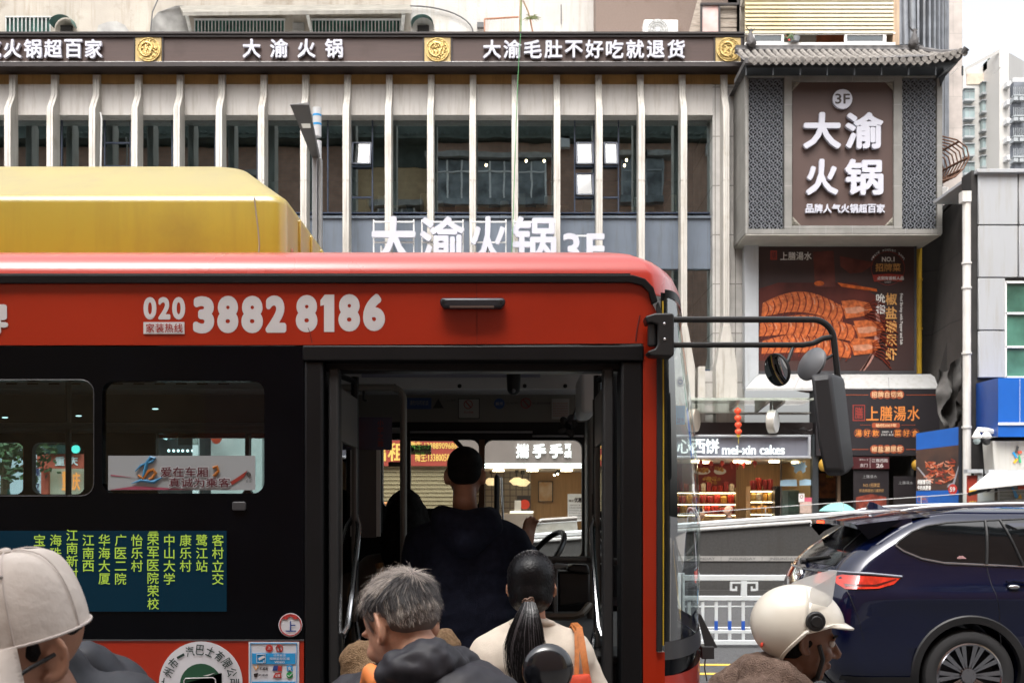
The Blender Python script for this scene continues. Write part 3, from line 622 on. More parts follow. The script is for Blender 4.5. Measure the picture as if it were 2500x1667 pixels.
can = M('grey_canopy_sheet', (.2, .19, .165), .6, var=.25, streak=.3)
m = MB(); m.add([P3(437, 14, YA), P3(1000, 11, YA), P3(1006, 24, YA-1.5), P3(447, 30, YA-1.5), P3(437, 16, YA), P3(1000, 13, YA), P3(1006, 33, YA-1.5), P3(447, 39, YA-1.5)], [(0, 1, 2, 3), (7, 6, 5, 4), (3, 2, 6, 7), (0, 3, 7, 4), (1, 5, 6, 2)])
m.build('canopy', can, AB)
m = MB()
for a in (455, 750, 985): m.tube([W(a, 34, YA-1.4), W(a+(10 if a < 900 else -4), 78, YA-.02)], .05, 6)
m.build('canopy_strut', barm, AB)
m = MB(); m.lathe = None
m.loft([[W(x, y, yy) for x, y, yy in ((368, 84, YA-.5), (368, 52, YA-.5), (385, 30, YA-.45), (430, 14, YA-.3), (455, 14, YA-.02), (463, 84, YA-.02))], [W(x, y, yy) for x, y, yy in ((368, 84, YA), (368, 52, YA), (385, 30, YA), (430, 14, YA), (455, 14, YA), (463, 84, YA))]]); m.build('duct', conc, AB, bevel=.05)
m = MB(); m.pprism([(236, 78), (240, 62), (262, 54), (285, 52), (305, 62), (316, 78)], YA-.04, .05); m.build('plaster_patch', M('grey_mortar', (.33, .325, .31), .9, var=.2, bump=.4, bs=20), AB)
m = MB(); m.tube([W(1000, 15, YA-.1)]+[W(1003+152*math.sin(a), 15+66*(1-math.cos(a)), YA-.1) for a in [i*PI/20 for i in range(1, 11)]], .02, 6); m.tube([W(385, 0, YA-.1), W(372, 30, YA-.6), W(367, 80, YA-.6)], .02, 6)
m.tube([W(1370, 12, YA-.06), W(1370, 60, YA-.05)], .012, 5); m.box(X(1165, YA), X(1181, YA), YA-.15, YA-.021, Z(72, YA), Z(60, YA)); m.build('wall_cable', M('dark_cable', (.09, .09, .09), .6), AB)
rust = M('rusty_rail', (.38, .19, .12), .8, var=.35, vs=20)
RA = thing('rusty_railing', 'small rusty railing with pale bars standing on the fascia beside a bamboo pole', 'railing', W(1225, 84, 29.5))
m = MB(); m.tube([W(1183, 47, 29.5), W(1266, 42, 29.5)], .025, 6); m.tube([W(1183, 47, 29.5), W(1183, 82, 29.5)], .02, 6); m.build('top_rail', rust, RA)
m = MB()
for k in range(10): m.tube([W(1187+k*8, 46, 29.5), W(1187+k*8, 84, 29.5)], .009, 5)
m.build('bars', M('pale_pink_bars', (.55, .46, .42), .6), RA)
m = MB(); m.tube([W(1273, -30, 29.4), W(1271, 30, 29.4), W(1270, 84, 29.4)], .035, 8); m.tube([W(1277, 2, 29.5), W(1290, 30, 29.5), W(1302, 84, 29.5)], .02, 6); tag(m.build('bamboo_pole', M('brown_bamboo', (.3, .2, .11), .7, var=.3, vs=15)), 'brown bamboo pole with the green rope tied to it', 'pole')
m = MB(); r2 = random.Random(5); c0 = W(1296, 48, 29.4)
for k in range(34):
    a = r2.uniform(0, 6.28); e = r2.uniform(-.2, 1.3); d = Vector((math.cos(a)*math.cos(e), math.sin(a)*math.cos(e)*.5, math.sin(e)*.6)); L_ = r2.uniform(.15, .34)
    s_ = Vector((-d.z, 0, d.x)).normalized()*.018; p1 = c0+d*L_*.5+Vector((0, 0, .03)); p2 = c0+d*L_-Vector((0, 0, .05))
    m.add([c0, p1+s_, p2, p1-s_], [(0, 1, 2, 3)])
PL = thing('potted_plant', 'small spiky green plant growing on top of the fascia', 'plant', W(1300, 84, 29.5)); m.build('leaves', M('dry_leaf_green', (.12, .14, .05), .6, var=.4, vs=30), PL, smooth=0)
m = MB(); m.tube([W(1300, 84, 29.45), W(1298, 62, 29.42), W(1296, 48, 29.4)], .015, 5); m.build('stem', rust, PL)
# outdoor unit of the air conditioner
AC = thing('air_conditioner', 'white air conditioner outdoor unit against the brown wall', 'air conditioner', W(1614, 84, 30.4))
m = MB(); m.pbox(1572, 48, 1656, 86, 30.4, .45); m.build('casing', WHITE, AC, bevel=.03)
m = MB()
for r_ in (8, 14, 20, 25): m.ring(1606, 72, r_, 1.3, 30.37, .02)
for k in range(12): m.tube([W(1606+6*math.cos(k*.524), 72+6*math.sin(k*.524), 30.38), W(1606+25*math.cos(k*.524), 72+25*math.sin(k*.524), 30.38)], .008, 4)
m.build('fan_grille', barm, AC)
m = MB(); m.disc(1606, 72, 6, 30.36, .02); m.pbox(1640, 62, 1650, 68, 30.395, .01); m.build('fan_hub', M('ac_grey', (.5, .5, .52), .4), AC)
# rooftop glazed lean-to
GR = thing('glazed_lean_to', 'weathered glazed lean-to with dark frames and a faded poster on the roof edge', 'shed', W(1755, 84, 29))
m = MB()
for a in (1710, 1754, 1800): m.pbox(a, 8, a+5, 86, 29, .06)
m.pbox(1710, 7, 1805, 12, 28.98, .08); m.pbox(1800, -20, 1806, 86, 29.0, .06); m.build('frame', dk_trim, GR)
m = MB(); m.pbox(1715, 12, 1754, 84, 29.03, .01); m.build('poster', M('faded_poster', (.62, .6, .58), .5, c2=(.6, .32, .28), vs=2), GR)
m = MB()
for k in range(7): m.pbox(1757, 12+k*11, 1800, 22+k*11, 29.1+.02*(k % 2), .03)
m.pprism([(1680, 86), (1706, -10), (1712, -10), (1712, 86)], 29.3, .1); m.build('boards', M('old_grey_boards', (.34, .29, .24), .8, var=.35, vs=5, stretch=(1, 1, 12)), GR)
# louvred cream storey
LB = thing('louvred_storey', 'cream louvred rooftop storey with peeling yellow camouflage above white sliding windows', 'building', W(2000, 106, 29.5))
YL = 28.8
lc = M('peeling_cream_louvre', (.6, .55, .43), .6, c2=(.5, .4, .2), vs=.55, streak=.15)
m = MB()
for k in range(9): m.xprism([(YL-.05, Z(-6+k*10+9.4, YL)), (YL-.02, Z(-6+k*10, YL)), (YL+.05, Z(-6+k*10, YL)), (YL+.05, Z(-6+k*10+9.6, YL))], X(1819, YL), X(2180, YL))
m.build('louvre', lc, LB)
m = MB(); m.box(X(1819, YL), X(2186, YL), YL+.6, YL+4, 12.4, 22); m.box(X(1819, YL), X(2186, YL), YL+.055, YL+4, Z(-8, YL), 22); m.build('wall', stucco, LB)
m = MB()
for a, b, c, d in ((1819, 79, 2186, 83), (1819, 104, 2186, 112), (1836, 83, 1842, 104), (1908, 83, 1914, 104), (2062, 83, 2068, 104), (2156, 83, 2164, 104), (1842, 83, 1908, 86), (2068, 83, 2156, 86), (1842, 101, 1908, 104), (2068, 101, 2156, 104)): m.pbox(a, b, c, d, YL-.03, .06)
m.build('window_frame', WHITE, LB)
m = MB(); m.pbox(1842, 86, 1908, 101, YL, .01); m.build('window_pane', glass_open, LB); m = MB(); m.pbox(2068, 86, 2156, 101, YL, .01); m.build('window_pane', glass_open, LB)
m = MB(); m.pbox(1995, 84, 2062, 103, YL+.4, .1); m.build('orange_curtain', M('rust_curtain', (.25, .07, .02), .8, var=.4), LB)
m = MB(); m.pbox(2180, -10, 2196, 110, YL-.02, .5); m.build('corner_post', M('faded_timber', (.42, .3, .2), .7, var=.3, stretch=(8, 8, .5)), LB)
FP = thing('flower_pot', 'grey pot of small red flowers in the open rooftop window', 'plant', W(1934, 103, 28.75))
m = MB(); m.cyl(W(1940, 103, 28.75), W(1940, 92, 28.75), .1, .14); m.build('pot', M('grey_pot', (.4, .42, .45), .6), FP)
m = MB(); r2 = random.Random(9)
for k in range(70):
    v = W(1930+r2.gauss(0, 8), 92+r2.gauss(0, 4), 28.7+r2.uniform(-.1, .1)); a = Vector((r2.gauss(0, .04), r2.gauss(0, .03), r2.gauss(0, .04))); b = Vector((r2.gauss(0, .03), 0, r2.gauss(0, .04)))
    m.add([v, v+a, v+a+b, v+b], [(0, 1, 2, 3)], m=1 if k % 9 == 0 else 0)
m.build('foliage', [M('leaf_green', (.06, .11, .03), .6, var=.4), M('red_petals', (.5, .04, .04), .6)], FP, smooth=0)
# tall curved metal screen beside the tiled roof
CS = thing('curved_fin_screen', 'tall curved corner screen of grey vertical metal fins behind the tiled eaves', 'facade screen', (X(2260, 30), 30.5, 4))
sm = M('weathered_zinc', (.25, .265, .29), .5, .4, var=.25, vs=3, streak=.3)
cx_, cy_ = X(2215, 31), 31.2; R_ = X(2317, 31)-cx_
m = MB()
for k in range(15):
    a = math.radians(-100+k*8.2); d = Vector((math.cos(a), math.sin(a), 0)); p_ = Vector((cx_, cy_, 0))+d*R_; n_ = d*.22; s_ = Vector((-d.y, d.x, 0))*.03
    zb = Z(400, 30); zt_ = 17-max(0, k-8)*.25
    q = [p_-s_, p_+s_, p_+s_-n_, p_-s_-n_]; m.add([(v.x, v.y, zb) for v in q]+[(v.x, v.y, zt_) for v in q], [(0,3,2,1),(4,5,6,7),(0,1,5,4),(1,2,6,5),(2,3,7,6),(3,0,4,7)])
m.build('fins', sm, CS)
m = MB()
for zz in (10.5, 12.5, 14.5, 15.8): m.tube([(cx_+(R_-.25)*math.cos(math.radians(a)), cy_+(R_-.25)*math.sin(math.radians(a)), zz) for a in range(-110, 31, 10)], .04, 6)
m.build('rails', sm, CS)
for a in (2195, 2210, 2228): m = MB(); m.cyl(W(a, 112, 29.6), W(a-2, -20, 29.6), .09, n=12); m.build('pipe', sm, CS)
m = MB(); m.box(cx_-1, cx_+R_-.3, cy_-R_*.5, cy_+2, 3, 16.5); m.build('core', M('dark_screen_core', (.12, .125, .135), .7, var=.3), CS)
m = MB(); m.box(X(2200, 33), X(2333, 33), 32.5, 36, 0, 24)
tag(m.build('pinkish_building', bricks('beige_facing', (.55, .49, .45), (.52, .46, .42), (.42, .38, .35), 1, 1.2, .9, .7, .008)), 'plain pinkish beige building edge behind the curved metal screen', 'building')
# rusty curved window cage
WC = thing('window_cage', 'rusty curved window cage bulging out beside the stone sign box', 'window cage', W(2335, 445, 27.5))
m = MB()
for k in range(9):
    Y = 27.2; m.tube([W(a, b, Y)+Vector((-.03*k, .15*k, 0)) for a, b in ((2296, 332), (2336, 342), (2360, 360), (2366, 385), (2352, 412), (2332, 432), (2298, 442))], .02, 5)
for t_ in ((2340, 347), (2364, 385), (2346, 415), (2312, 434)): m.tube([W(t_[0], t_[1], 27.2), W(t_[0], t_[1], 27.2)+Vector((-.27, 1.25, 0))], .03, 5)
m.build('bars', M('rust_brown', (.16, .08, .05), .8, var=.4, vs=12), WC)
m = MB(); m.pbox(2298, 456, 2316, 478, 27.6, .5); m.build('outdoor_unit', WHITE, WC, bevel=.02)
# ================================================================ FAR APARTMENT TOWERS
TW = thing('apartment_tower', 'tall white far apartment tower with rows of bay windows under an open roof frame', 'building', (X(2420, 120), 125, 0))
Yt = 120; tw = M('white_tower_tile', (.52, .5, .47), .6, var=.04, vs=.3); sk = lambda a, b, c, d, dep, q, dy=0: q.pbox(a, b, c, d, Yt+dy, dep)
m = MB(); sk(2352, 165, 2462, 900, 14, m)
m.add([P3(2462, 128, Yt-4), P3(2500, 150, Yt+12), P3(2500, 900, Yt+12), P3(2462, 900, Yt-4)], [(0, 1, 2, 3)])
m.pbox(2440, 122, 2463, 900, Yt-4, 10)
m.add([P3(2352, 168, Yt), P3(2441, 120, Yt-4), P3(2441, 129, Yt-4), P3(2352, 176, Yt)], [(0, 1, 2, 3)]); m.pbox(2352, 168, 2358, 240, Yt-.15, 3)
m.build('wall', tw, TW)
m = MB(); sk(2361, 180, 2420, 206, 3, m, -.1); m.build('parapet', M('peach_tile', (.6, .48, .38), .7), TW)
glf = M('tower_window_glass', (.25, .31, .31), .15, var=.35, vs=.4); twf = M('tower_window_frame', (.33, .35, .36), .5)
for cxi, (a, c, off) in enumerate(((2356, 2380, 8), (2399, 2424, -8))):
    for r in range(7):
        yy = 208+r*45+off; q = MB(); q.pbox(a, yy, c, yy+25, Yt-.7, .7); wn = q.build('window', glf, TW)
        q = MB(); q.pbox(a-1, yy+25, c+1, yy+30, Yt-.9, .9); q.pbox((a+c)/2-.5, yy, (a+c)/2+.5, yy+25, Yt-.74, .03); q.pbox(a-1, yy-2, c+1, yy, Yt-.9, .9); q.pbox(a, yy+7, c, yy+8, Yt-.74, .03); q.build('frame', twf, wn)
for r in range(6):
    q = MB(); q.pbox(2459, 198+r*45, 2471, 210+r*45, Yt-5, 1.2); q.build('outdoor_unit', M('ac_white', (.6, .6, .6), .5), TW)
m = MB(); m.pbox(2410, 148, 2419, 168, Yt-1, 1); m.cyl(W(2414, 168, Yt-.5), W(2414, 142, Yt-.5), .12); m.build('rooftop_plant', M('dark_shrub', (.03, .05, .03), .8), TW)
T2 = thing('apartment_tower', 'grey cage-fronted apartment block at the right edge beside the white tower', 'building', (X(2500, 110), 108, 0))
m = MB(); m.pbox(2473, 190, 2620, 900, 108, .4); m.build('wall', M('grey_tower_render', (.5, .5, .49), .7, var=.1, vs=.3), T2)
for r in range(6):
    q = MB(); q.pbox(2475, 200+r*50, 2520, 232+r*50, 107.2, .8); wn = q.build('balcony', M('balcony_shade', (.13, .14, .16), .7, var=.6, vs=.6), T2)
    q = MB()
    for k in range(10): q.pbox(2475+k*5, 212+r*50, 2476+k*5, 232+r*50, 106.9, .1)
    q.pbox(2475, 231+r*50, 2520, 234+r*50, 106.8, .5); q.pbox(2476, 236+r*50, 2486, 245+r*50, 106.6, 1); q.pbox(2490, 236+r*50, 2500, 245+r*50, 106.6, 1); q.build('balcony_grille', twf, wn)
# ================================================================ GREY PANEL BUILDING, RIGHT
YP = 24.0
PB = thing('grey_panel_building', 'silver grey panelled building with green glazing above a bright blue band', 'building', W(2480, 1290, 26))
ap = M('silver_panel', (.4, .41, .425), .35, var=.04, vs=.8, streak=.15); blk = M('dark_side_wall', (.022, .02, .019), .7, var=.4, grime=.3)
m = MB()
for a, b, c, d in ((2389, 424, 2485, 548), (2488, 424, 2600, 548), (2389, 551, 2485, 676), (2488, 551, 2600, 676), (2389, 679, 2454, 805), (2389, 808, 2454, 921)): m.pbox(a, b, c, d, YP, .06)
m.pbox(2386, 412, 2600, 421, YP-.1, 2.5); m.build('cladding', ap, PB, bevel=.008, seg=1)
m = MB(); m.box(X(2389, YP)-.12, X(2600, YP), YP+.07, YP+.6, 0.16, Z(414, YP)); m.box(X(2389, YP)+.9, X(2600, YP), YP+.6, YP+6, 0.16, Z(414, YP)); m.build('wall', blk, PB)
m = MB(); m.pbox(2457, 690, 2600, 922, YP+.03, .02); m.build('glazing', M('green_glazing', (.06, .16, .12), .06, var=.6, vs=1.2, spec=.8), PB)
m = MB()
for b in (688, 764, 846, 920): m.pbox(2455, b-2, 2600, b+3, YP-.02, .1)
m.pbox(2454, 688, 2458, 922, YP-.02, .1); m.build('mullion', WHITE, PB)
blue = M('blue_signband', (.008, .1, .42), .3, var=.06, coat=.3); blue_shaded = M('blue_signband_shaded', (.006, .06, .28), .35)  # darker copy of the blue puts shade into the side faces
m = MB()
vs = [P3(2437, 922, YP-1.1), P3(2600, 922, YP-1.1), P3(2600, 1066, YP-1.1), P3(2437, 1066, YP-1.1), P3(2383, 936, YP+.05), P3(2383, 1060, YP+.05)]
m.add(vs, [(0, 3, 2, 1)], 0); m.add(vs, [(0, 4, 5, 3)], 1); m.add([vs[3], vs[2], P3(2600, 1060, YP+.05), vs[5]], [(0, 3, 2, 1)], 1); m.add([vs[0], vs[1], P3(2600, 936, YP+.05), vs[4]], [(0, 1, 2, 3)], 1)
m.build('blue_band', [blue, blue_shaded], PB, smooth=0)
m = MB(); m.pbox(2438, 1031, 2600, 1037, YP-1.13, .025); m.pbox(2490, 924, 2490.6, 1030, YP-1.105, .004); m.build('white_stripe', WHITE, PB)
MS = thing('logo_fascia_box', 'pale grey shop fascia box with a pinwheel of coloured strokes', 'sign', W(2460, 1147, 23.2))
m = MB(); m.pprism([(2423, 1076), (2600, 1074), (2600, 1150), (2428, 1147)], 23.1, .5); m.build('box', M('light_grey_board', (.46, .45, .42), .6, var=.05, streak=.2), MS, bevel=.01)
m = MB(); cols = []
for i, (c_, pts) in enumerate((((.07, .07, .07), [(2483, 1088), (2488, 1090), (2484, 1106), (2479, 1104)]), ((.02, .3, .65), [(2472, 1105), (2476, 1102), (2485, 1116), (2482, 1119)]), ((.7, .1, .05), [(2484, 1101), (2494, 1100), (2496, 1105), (2488, 1108)]), ((.8, .4, .02), [(2482, 1118), (2486, 1121), (2478, 1131), (2474, 1128)]), ((.03, .4, .18), [(2487, 1112), (2490, 1111), (2494, 1129), (2489, 1129)]))):
    m.pprism(pts, 23.07, .02, m=i); cols.append(M('logo_stroke_%s' % ['black', 'blue', 'red', 'amber', 'green'][i], c_, .5))
m.build('pinwheel_logo', cols, MS)
AW = thing('awning', 'white fabric awning on a dark folding arm under the grey fascia', 'awning', W(2440, 1180, 22.5))
m = MB(); m.add([P3(2418, 1150, 23.0), P3(2620, 1148, 23.0), P3(2620, 1166, 21.2), P3(2366, 1193, 21.6), P3(2418, 1152, 23.0), P3(2620, 1151, 23.0), P3(2620, 1170, 21.2), P3(2366, 1197, 21.6)], [(0, 1, 2, 3), (7, 6, 5, 4), (3, 2, 6, 7), (0, 3, 7, 4)]); m.build('fabric', M('white_awning', (.6, .59, .575), .7, var=.03), AW)
m = MB(); m.pbox(2414, 1146, 2600, 1156, 22.98, .2); m.build('cassette', frm, AW)
m = MB(); m.tube([W(2366, 1206, 21.7), W(2412, 1193, 22.2), W(2500, 1164, 22.9)], .035, 7); m.ell(W(2412, 1193, 22.18), .06, 8, 6); m.build('folding_arm', BLACK, AW)
shut = M('grey_roller_shutter', (.3, .31, .31), .5, .3, var=.1)
RS = thing('roller_shutter', 'grey roller shutter with a coloured mural under the white awning', 'shutter', W(2480, 1290, 23.4))
m = MB()
for k in range(16): m.pbox(2438, 1165+k*9, 2600, 1173+k*9, 23.4+.012*(k % 2), .05)
m.build('slats', shut, RS)
m = MB(); m.pprism([(2470, 1188), (2480, 1198), (2490, 1220), (2478, 1214)], 23.38, .01, m=0); m.pprism([(2480, 1220), (2492, 1206), (2500, 1230), (2484, 1236)], 23.38, .01, m=1); m.pbox(2486, 1186, 2520, 1196, 23.38, .01, 2); m.build('mural', [cols[1], cols[3], cols[2]], RS)
NB = thing('notice_board', 'red notice board with yellow digits beside a cream map poster', 'sign', W(2385, 1290, 23.2))
m = MB(); m.pbox(2362, 1160, 2388, 1262, 23.3, .04); m.build('board', prr, NB)
m = MB(); m.text('686', 2366, 1222, 2384, 1232, 23.29, .004, .03); m.pbox(2366, 1190, 2384, 1206, 23.29, .005); m.build('digits', M('print_yellow', (.75, .45, .03), .5), NB)
m = MB(); m.pbox(2400, 1182, 2428, 1262, 23.3, .04); m.build('map_poster', M('map_cream', (.6, .57, .46), .6, c2=(.35, .42, .5), vs=3), NB)
m = MB(); m.pbox(2388, 1150, 2400, 1290, 23.25, .2); m.pbox(2362, 1145, 2400, 1154, 23.2, .2); m.build('post', frm, NB)
# alley between the buildings
AL = thing('alley_wall', 'dark grimy alley side wall with a slanted roof edge between the sign tower and grey building', 'wall', W(2300, 1290, 27))
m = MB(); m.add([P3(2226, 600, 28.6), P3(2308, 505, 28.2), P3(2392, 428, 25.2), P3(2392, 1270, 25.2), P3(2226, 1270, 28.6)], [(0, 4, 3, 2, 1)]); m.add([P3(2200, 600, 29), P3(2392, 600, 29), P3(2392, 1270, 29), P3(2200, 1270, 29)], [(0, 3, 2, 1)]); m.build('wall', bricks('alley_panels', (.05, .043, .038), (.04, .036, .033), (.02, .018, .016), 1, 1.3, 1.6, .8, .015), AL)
m = MB(); m.add([P3(2300, 506, 28.0), P3(2384, 430, 25.0), P3(2390, 436, 25.0), P3(2304, 520, 28.0)], [(0, 1, 2, 3)]); m.tube([W(2226, 596, 28.4), W(2300, 514, 28.0), W(2386, 432, 25.0)], .07, 6); m.build('roof_edge', dk_trim, AL)
m = MB()
tp = M('grey_tarpaulin', (.085, .08, .075), .8, var=.3, vs=4, bump=.5, bs=8)
m.grid(lambda u, v: (X(2292+u*56+4*math.sin(v*9), 25.4)+.05*math.sin(v*14+u*9), 25.4+.15*math.sin(u*11+v*5)+.1*math.sin(v*13), Z(900+v*160+12*math.sin(u*5)-20*u, 25.4)), 16, 24); tag(m.build('tarpaulin', tp), 'crumpled grey tarpaulin hanging beside the white downpipe', 'tarpaulin')
m = MB(); m.cyl(W(2243, 575, 28.05), W(2243, 912, 28.05), .075, n=12)
for b in (680, 800): m.cyl(W(2243, b, 28.05), W(2243, b+5, 28.05), .095, n=12)
tag(m.build('yellow_pipe', M('yellow_pipe_paint', (.62, .38, .03), .45, var=.15)), 'yellow vertical pipe at the right edge of the billboard', 'pipe')
m = MB(); m.cyl(W(2360, 470, 23.95), W(2361, 1290, 23.95), .085, n=14)
for b in (640, 860, 1040, 700): m.cyl(W(2360, b, 23.95), W(2360, b+5, 23.95), .105, n=14)
m.pbox(2350, 466, 2372, 492, 23.85, .2); tag(m.build('downpipe', M('old_white_pipe', (.62, .6, .57), .5, var=.08, streak=.3)), 'tall white downpipe running down in front of the dark alley', 'pipe')
SC = thing('security_camera', 'white bracket with two dome cameras, one dark, beside the downpipe', 'camera', W(2408, 1090, 23.2))
m = MB(); m.tube([W(2436, 1056, 23.2), W(2410, 1050, 23.1), W(2388, 1048, 23.1), W(2385, 1056, 23.1)], .05, 8); m.pbox(2430, 1046, 2436, 1066, 23.1, .2); m.build('bracket', WHITE, SC)
for a, b, mt in ((2385, 1066, glf), (2408, 1066, BLACK)):
    q = MB(); v = W(a, b, 23.1); q.cyl(v, v+Vector((0, 0, .1)), .09+.02*(a > 2400), .05, n=16); q.ell(v, (.1, .1, .06), 14, 8); hd = q.build('camera_housing', WHITE, SC)
    q = MB(); q.ell(v-Vector((0, 0, .08)), .075+.015*(a > 2400), 14, 8); q.build('dome', mt, hd)
# blue steak poster pillar, slightly turned
TP = thing('poster_pillar', 'blue poster pillar showing a sizzling meat slab and a red price badge', 'sign', W(2310, 1290, 25))
def tq(px, py, yy):                                    # the pillar's face is turned: its right end stands nearer
    t = (px-2237)/(2340-2237); Y = 25.6-1.0*t+(yy-25.0); return P3(px, py, Y)
def tpoly(q, pts, dy, m=0): q.add([tq(a, b, 25.0+dy) for a, b in pts], [tuple(range(len(pts)))], m)
m = MB(); a0, a1 = [tq(2237, 1057, 25.03), tq(2340, 1041, 25.03)], [tq(2237, 1290, 25.03), tq(2340, 1290, 25.03)]
bk = [(p_[0]+.1, p_[1]+.3, p_[2]) for p_ in a0+a1]; m.add(a0+a1+bk, [(0, 2, 3, 1), (1, 3, 7, 5), (0, 1, 5, 4), (0, 4, 6, 2)]); m.pbox(2340, 1040, 2351, 1290, 24.62, .2); m.build('pillar', M('pillar_dark', (.03, .032, .04), .5), TP)
m = MB(); tpoly(m, [(2237, 1058), (2340, 1042), (2340, 1086), (2237, 1098)], .02); tpoly(m, [(2237, 1198), (2340, 1196), (2340, 1280), (2237, 1280)], .02); m.build('blue_panel', blue, TP)
m = MB(); tpoly(m, [(2237, 1098), (2340, 1086), (2340, 1196), (2237, 1198)], .02); m.build('picture_panel', M('grill_picture', (.09, .045, .03), .5, c2=(.03, .02, .02), vs=2), TP)
m = MB()
for k in range(90):
    u, v = rnd.random(), rnd.random(); a, b = 2262+u*66, 1122+v*52+8*math.sin(u*4); w_, h_ = rnd.uniform(3, 8), rnd.uniform(1, 2.2); s_ = rnd.uniform(-4, 4)
    tpoly(m, [(a-w_, b+s_-h_), (a+w_, b-s_-h_), (a+w_, b-s_+h_), (a-w_, b+s_+h_)], -.0002*k+.012, k % 3)
tpoly(m, [(2258, 1120), (2310, 1112), (2334, 1160), (2300, 1186), (2266, 1170)], .015, 0)
m.build('meat_slab', [pl('meat', (.45, .1, .04), var=.5, vs=14), pl('meat_dark', (.28, .05, .03), var=.4, vs=12), pl('meat_fat', (.6, .25, .16), var=.3, vs=12)], TP, smooth=0)
m = MB(); tpoly(m, [(2268, 1098), (2292, 1094), (2290, 1124), (2266, 1126)], .016); m.build('steam_flame', pl('flame', (.5, .3, .12), var=.6, vs=6), TP)
m = MB(); tpoly(m, [(2238, 1140), (2242, 1140), (2286, 1192), (2326, 1178), (2340, 1136), (2340, 1144), (2330, 1184), (2284, 1197)], .014); m.build('pan_edge', M('pan_grey', (.3, .3, .33), .4), TP)
m = MB(); m.text('牛扒先生', 2277, 1064, 2310, 1077, 25.012, .003, .03, fn=tq); m.text('原切雪花牛扒·自助餐', 2277, 1080, 2310, 1086, 25.012, .003, .01, fn=tq)
m.text('细腻雪花纹', 2240, 1170, 2273, 1182, 25.0-.008, .003, .04, fn=tq); m.text('牛扒肉更香', 2240, 1184, 2273, 1196, 25.0-.008, .003, .04, fn=tq); m.build('white_lettering', prw, TP)
m = MB(); m.text('B出口·右转', 2269, 1212, 2302, 1222, 25.012, .003, .03, fn=tq); m.text('江南西站', 2246, 1214, 2262, 1221, 25.012, .003, .01, fn=tq)
for a, b, c, d in ((2240, 1210, 2266, 1211), (2240, 1224, 2266, 1225), (2240, 1210, 2241, 1225), (2265, 1210, 2266, 1225)): tpoly(m, [(a, b), (c, b), (c, d), (a, d)], .012)
m.build('orange_lettering', pro, TP)
m = MB(); tpoly(m, [(2326+11*math.cos(k*PI/10), 1194+13*math.sin(k*PI/10)) for k in range(20)], -.01); m.build('price_badge', M('badge_red', (.55, .04, .03), .5), TP)
m = MB(); m.text('59', 2319, 1188, 2332, 1200, 24.978, .003, .03, fn=tq); m.build('price_lettering', prw, TP)
# ================================================================ STREET LAMP, RAMP WALL, MEDIAN FENCE
SLP = thing('street_lamp', 'grey street lamp with a flat tapering head leaning over the bus roof', 'street lamp', (X(773, 13.5), 13.5, 0))
lg = M('grey_lamp_paint', (.2, .2, .2), .45, .3, var=.05); Y = 13.5
m = MB(); m.box(X(763, Y), X(775, Y), Y-.03, Y+.08, 0, Z(386, Y)); m.box(X(776.5, Y), X(785, Y), Y, Y+.09, 0, Z(386, Y)); m.build('pole', M('pale_lamp_pole', (.3, .305, .31), .45, .3), SLP, bevel=.006)
m = MB(); m.add([P3(708, 256, Y-1.2), P3(754, 256, Y-1.2), P3(778, 388, Y), P3(763, 388, Y), P3(708, 262, Y-1.15)[:2]+(Z(251, Y-1.2),), P3(754, 250, Y-1.2), P3(782, 384, Y+.06), P3(763, 384, Y+.06)], [(0, 3, 2, 1), (4, 5, 6, 7), (0, 1, 5, 4), (1, 2, 6, 5), (2, 3, 7, 6), (3, 0, 4, 7)])
m.build('lamp_head', lg, SLP, smooth=0)
m = MB()
def lq(u, v): a = Vector(P3(708, 256, Y-1.2)).lerp(Vector(P3(763, 388, Y)), v); b = Vector(P3(754, 256, Y-1.2)).lerp(Vector(P3(778, 388, Y)), v); return a.lerp(b, u)+Vector((0, -.012, -.01))
m.quad(lq(.25, .32), lq(.88, .32), lq(.85, .4), lq(.25, .4)); m.build('led_panel', M('led_lens', (.6, .58, .52), .3, emit=.25), SLP)
m = MB(); m.cyl(W(774, 334, Y+.15), W(774, 264, Y+.15), .052, n=16); m.cyl(W(776, 345, Y+.15), W(776, 600, Y+.15), .045, n=12); an = m.build('antenna', M('antenna_white', (.55, .56, .57), .4), SLP)
m = MB()
for b in (280, 302): m.cyl(W(774, b+5, Y+.15), W(774, b, Y+.15), .0535, n=16)
m.build('blue_band', M('bright_blue_tape', (.03, .3, .65), .4), an)
YW = 22.0
RW = thing('ramp_wall', 'dark granite ramp wall with a pale coping and a strip of grey lettering', 'wall', (0, YW, 0))
gran = M('dark_granite', (.048, .046, .044), .6, c2=(.032, .031, .03), vs=25, bump=.1, bs=120, grime=.25, streak=.35); cop = M('granite_coping', (.4, .395, .385), .6, var=.12, vs=20, streak=.2)
tp_ = lambda px: 1318-(px-1287)*.0705
m = MB(); m.pprism([(900, 1462), (2700, 1462), (2700, tp_(2700)+8), (900, tp_(900)+8)], YW, .35); m.build('wall', gran, RW)
m = MB(); m.add([P3(900, tp_(900), YW-.05), P3(2700, tp_(2700), YW-.05), P3(2700, tp_(2700)+8, YW-.05), P3(900, tp_(900)+8, YW-.05)]+[(p_[0], p_[1]+.5, p_[2]) for p_ in (P3(900, tp_(900), YW-.05), P3(2700, tp_(2700), YW-.05), P3(2700, tp_(2700)+8, YW-.05), P3(900, tp_(900)+8, YW-.05))], [(0, 3, 2, 1), (0, 1, 5, 4), (3, 7, 6, 2), (4, 5, 6, 7)]); m.build('coping', cop, RW, bevel=.02)
m = MB(); m.pbox(900, 1357, 2700, 1369, YW-.02, .02); st = m.build('pale_strip', M('pale_stone_strip', (.27, .26, .245), .6, var=.1), RW)
m = MB()
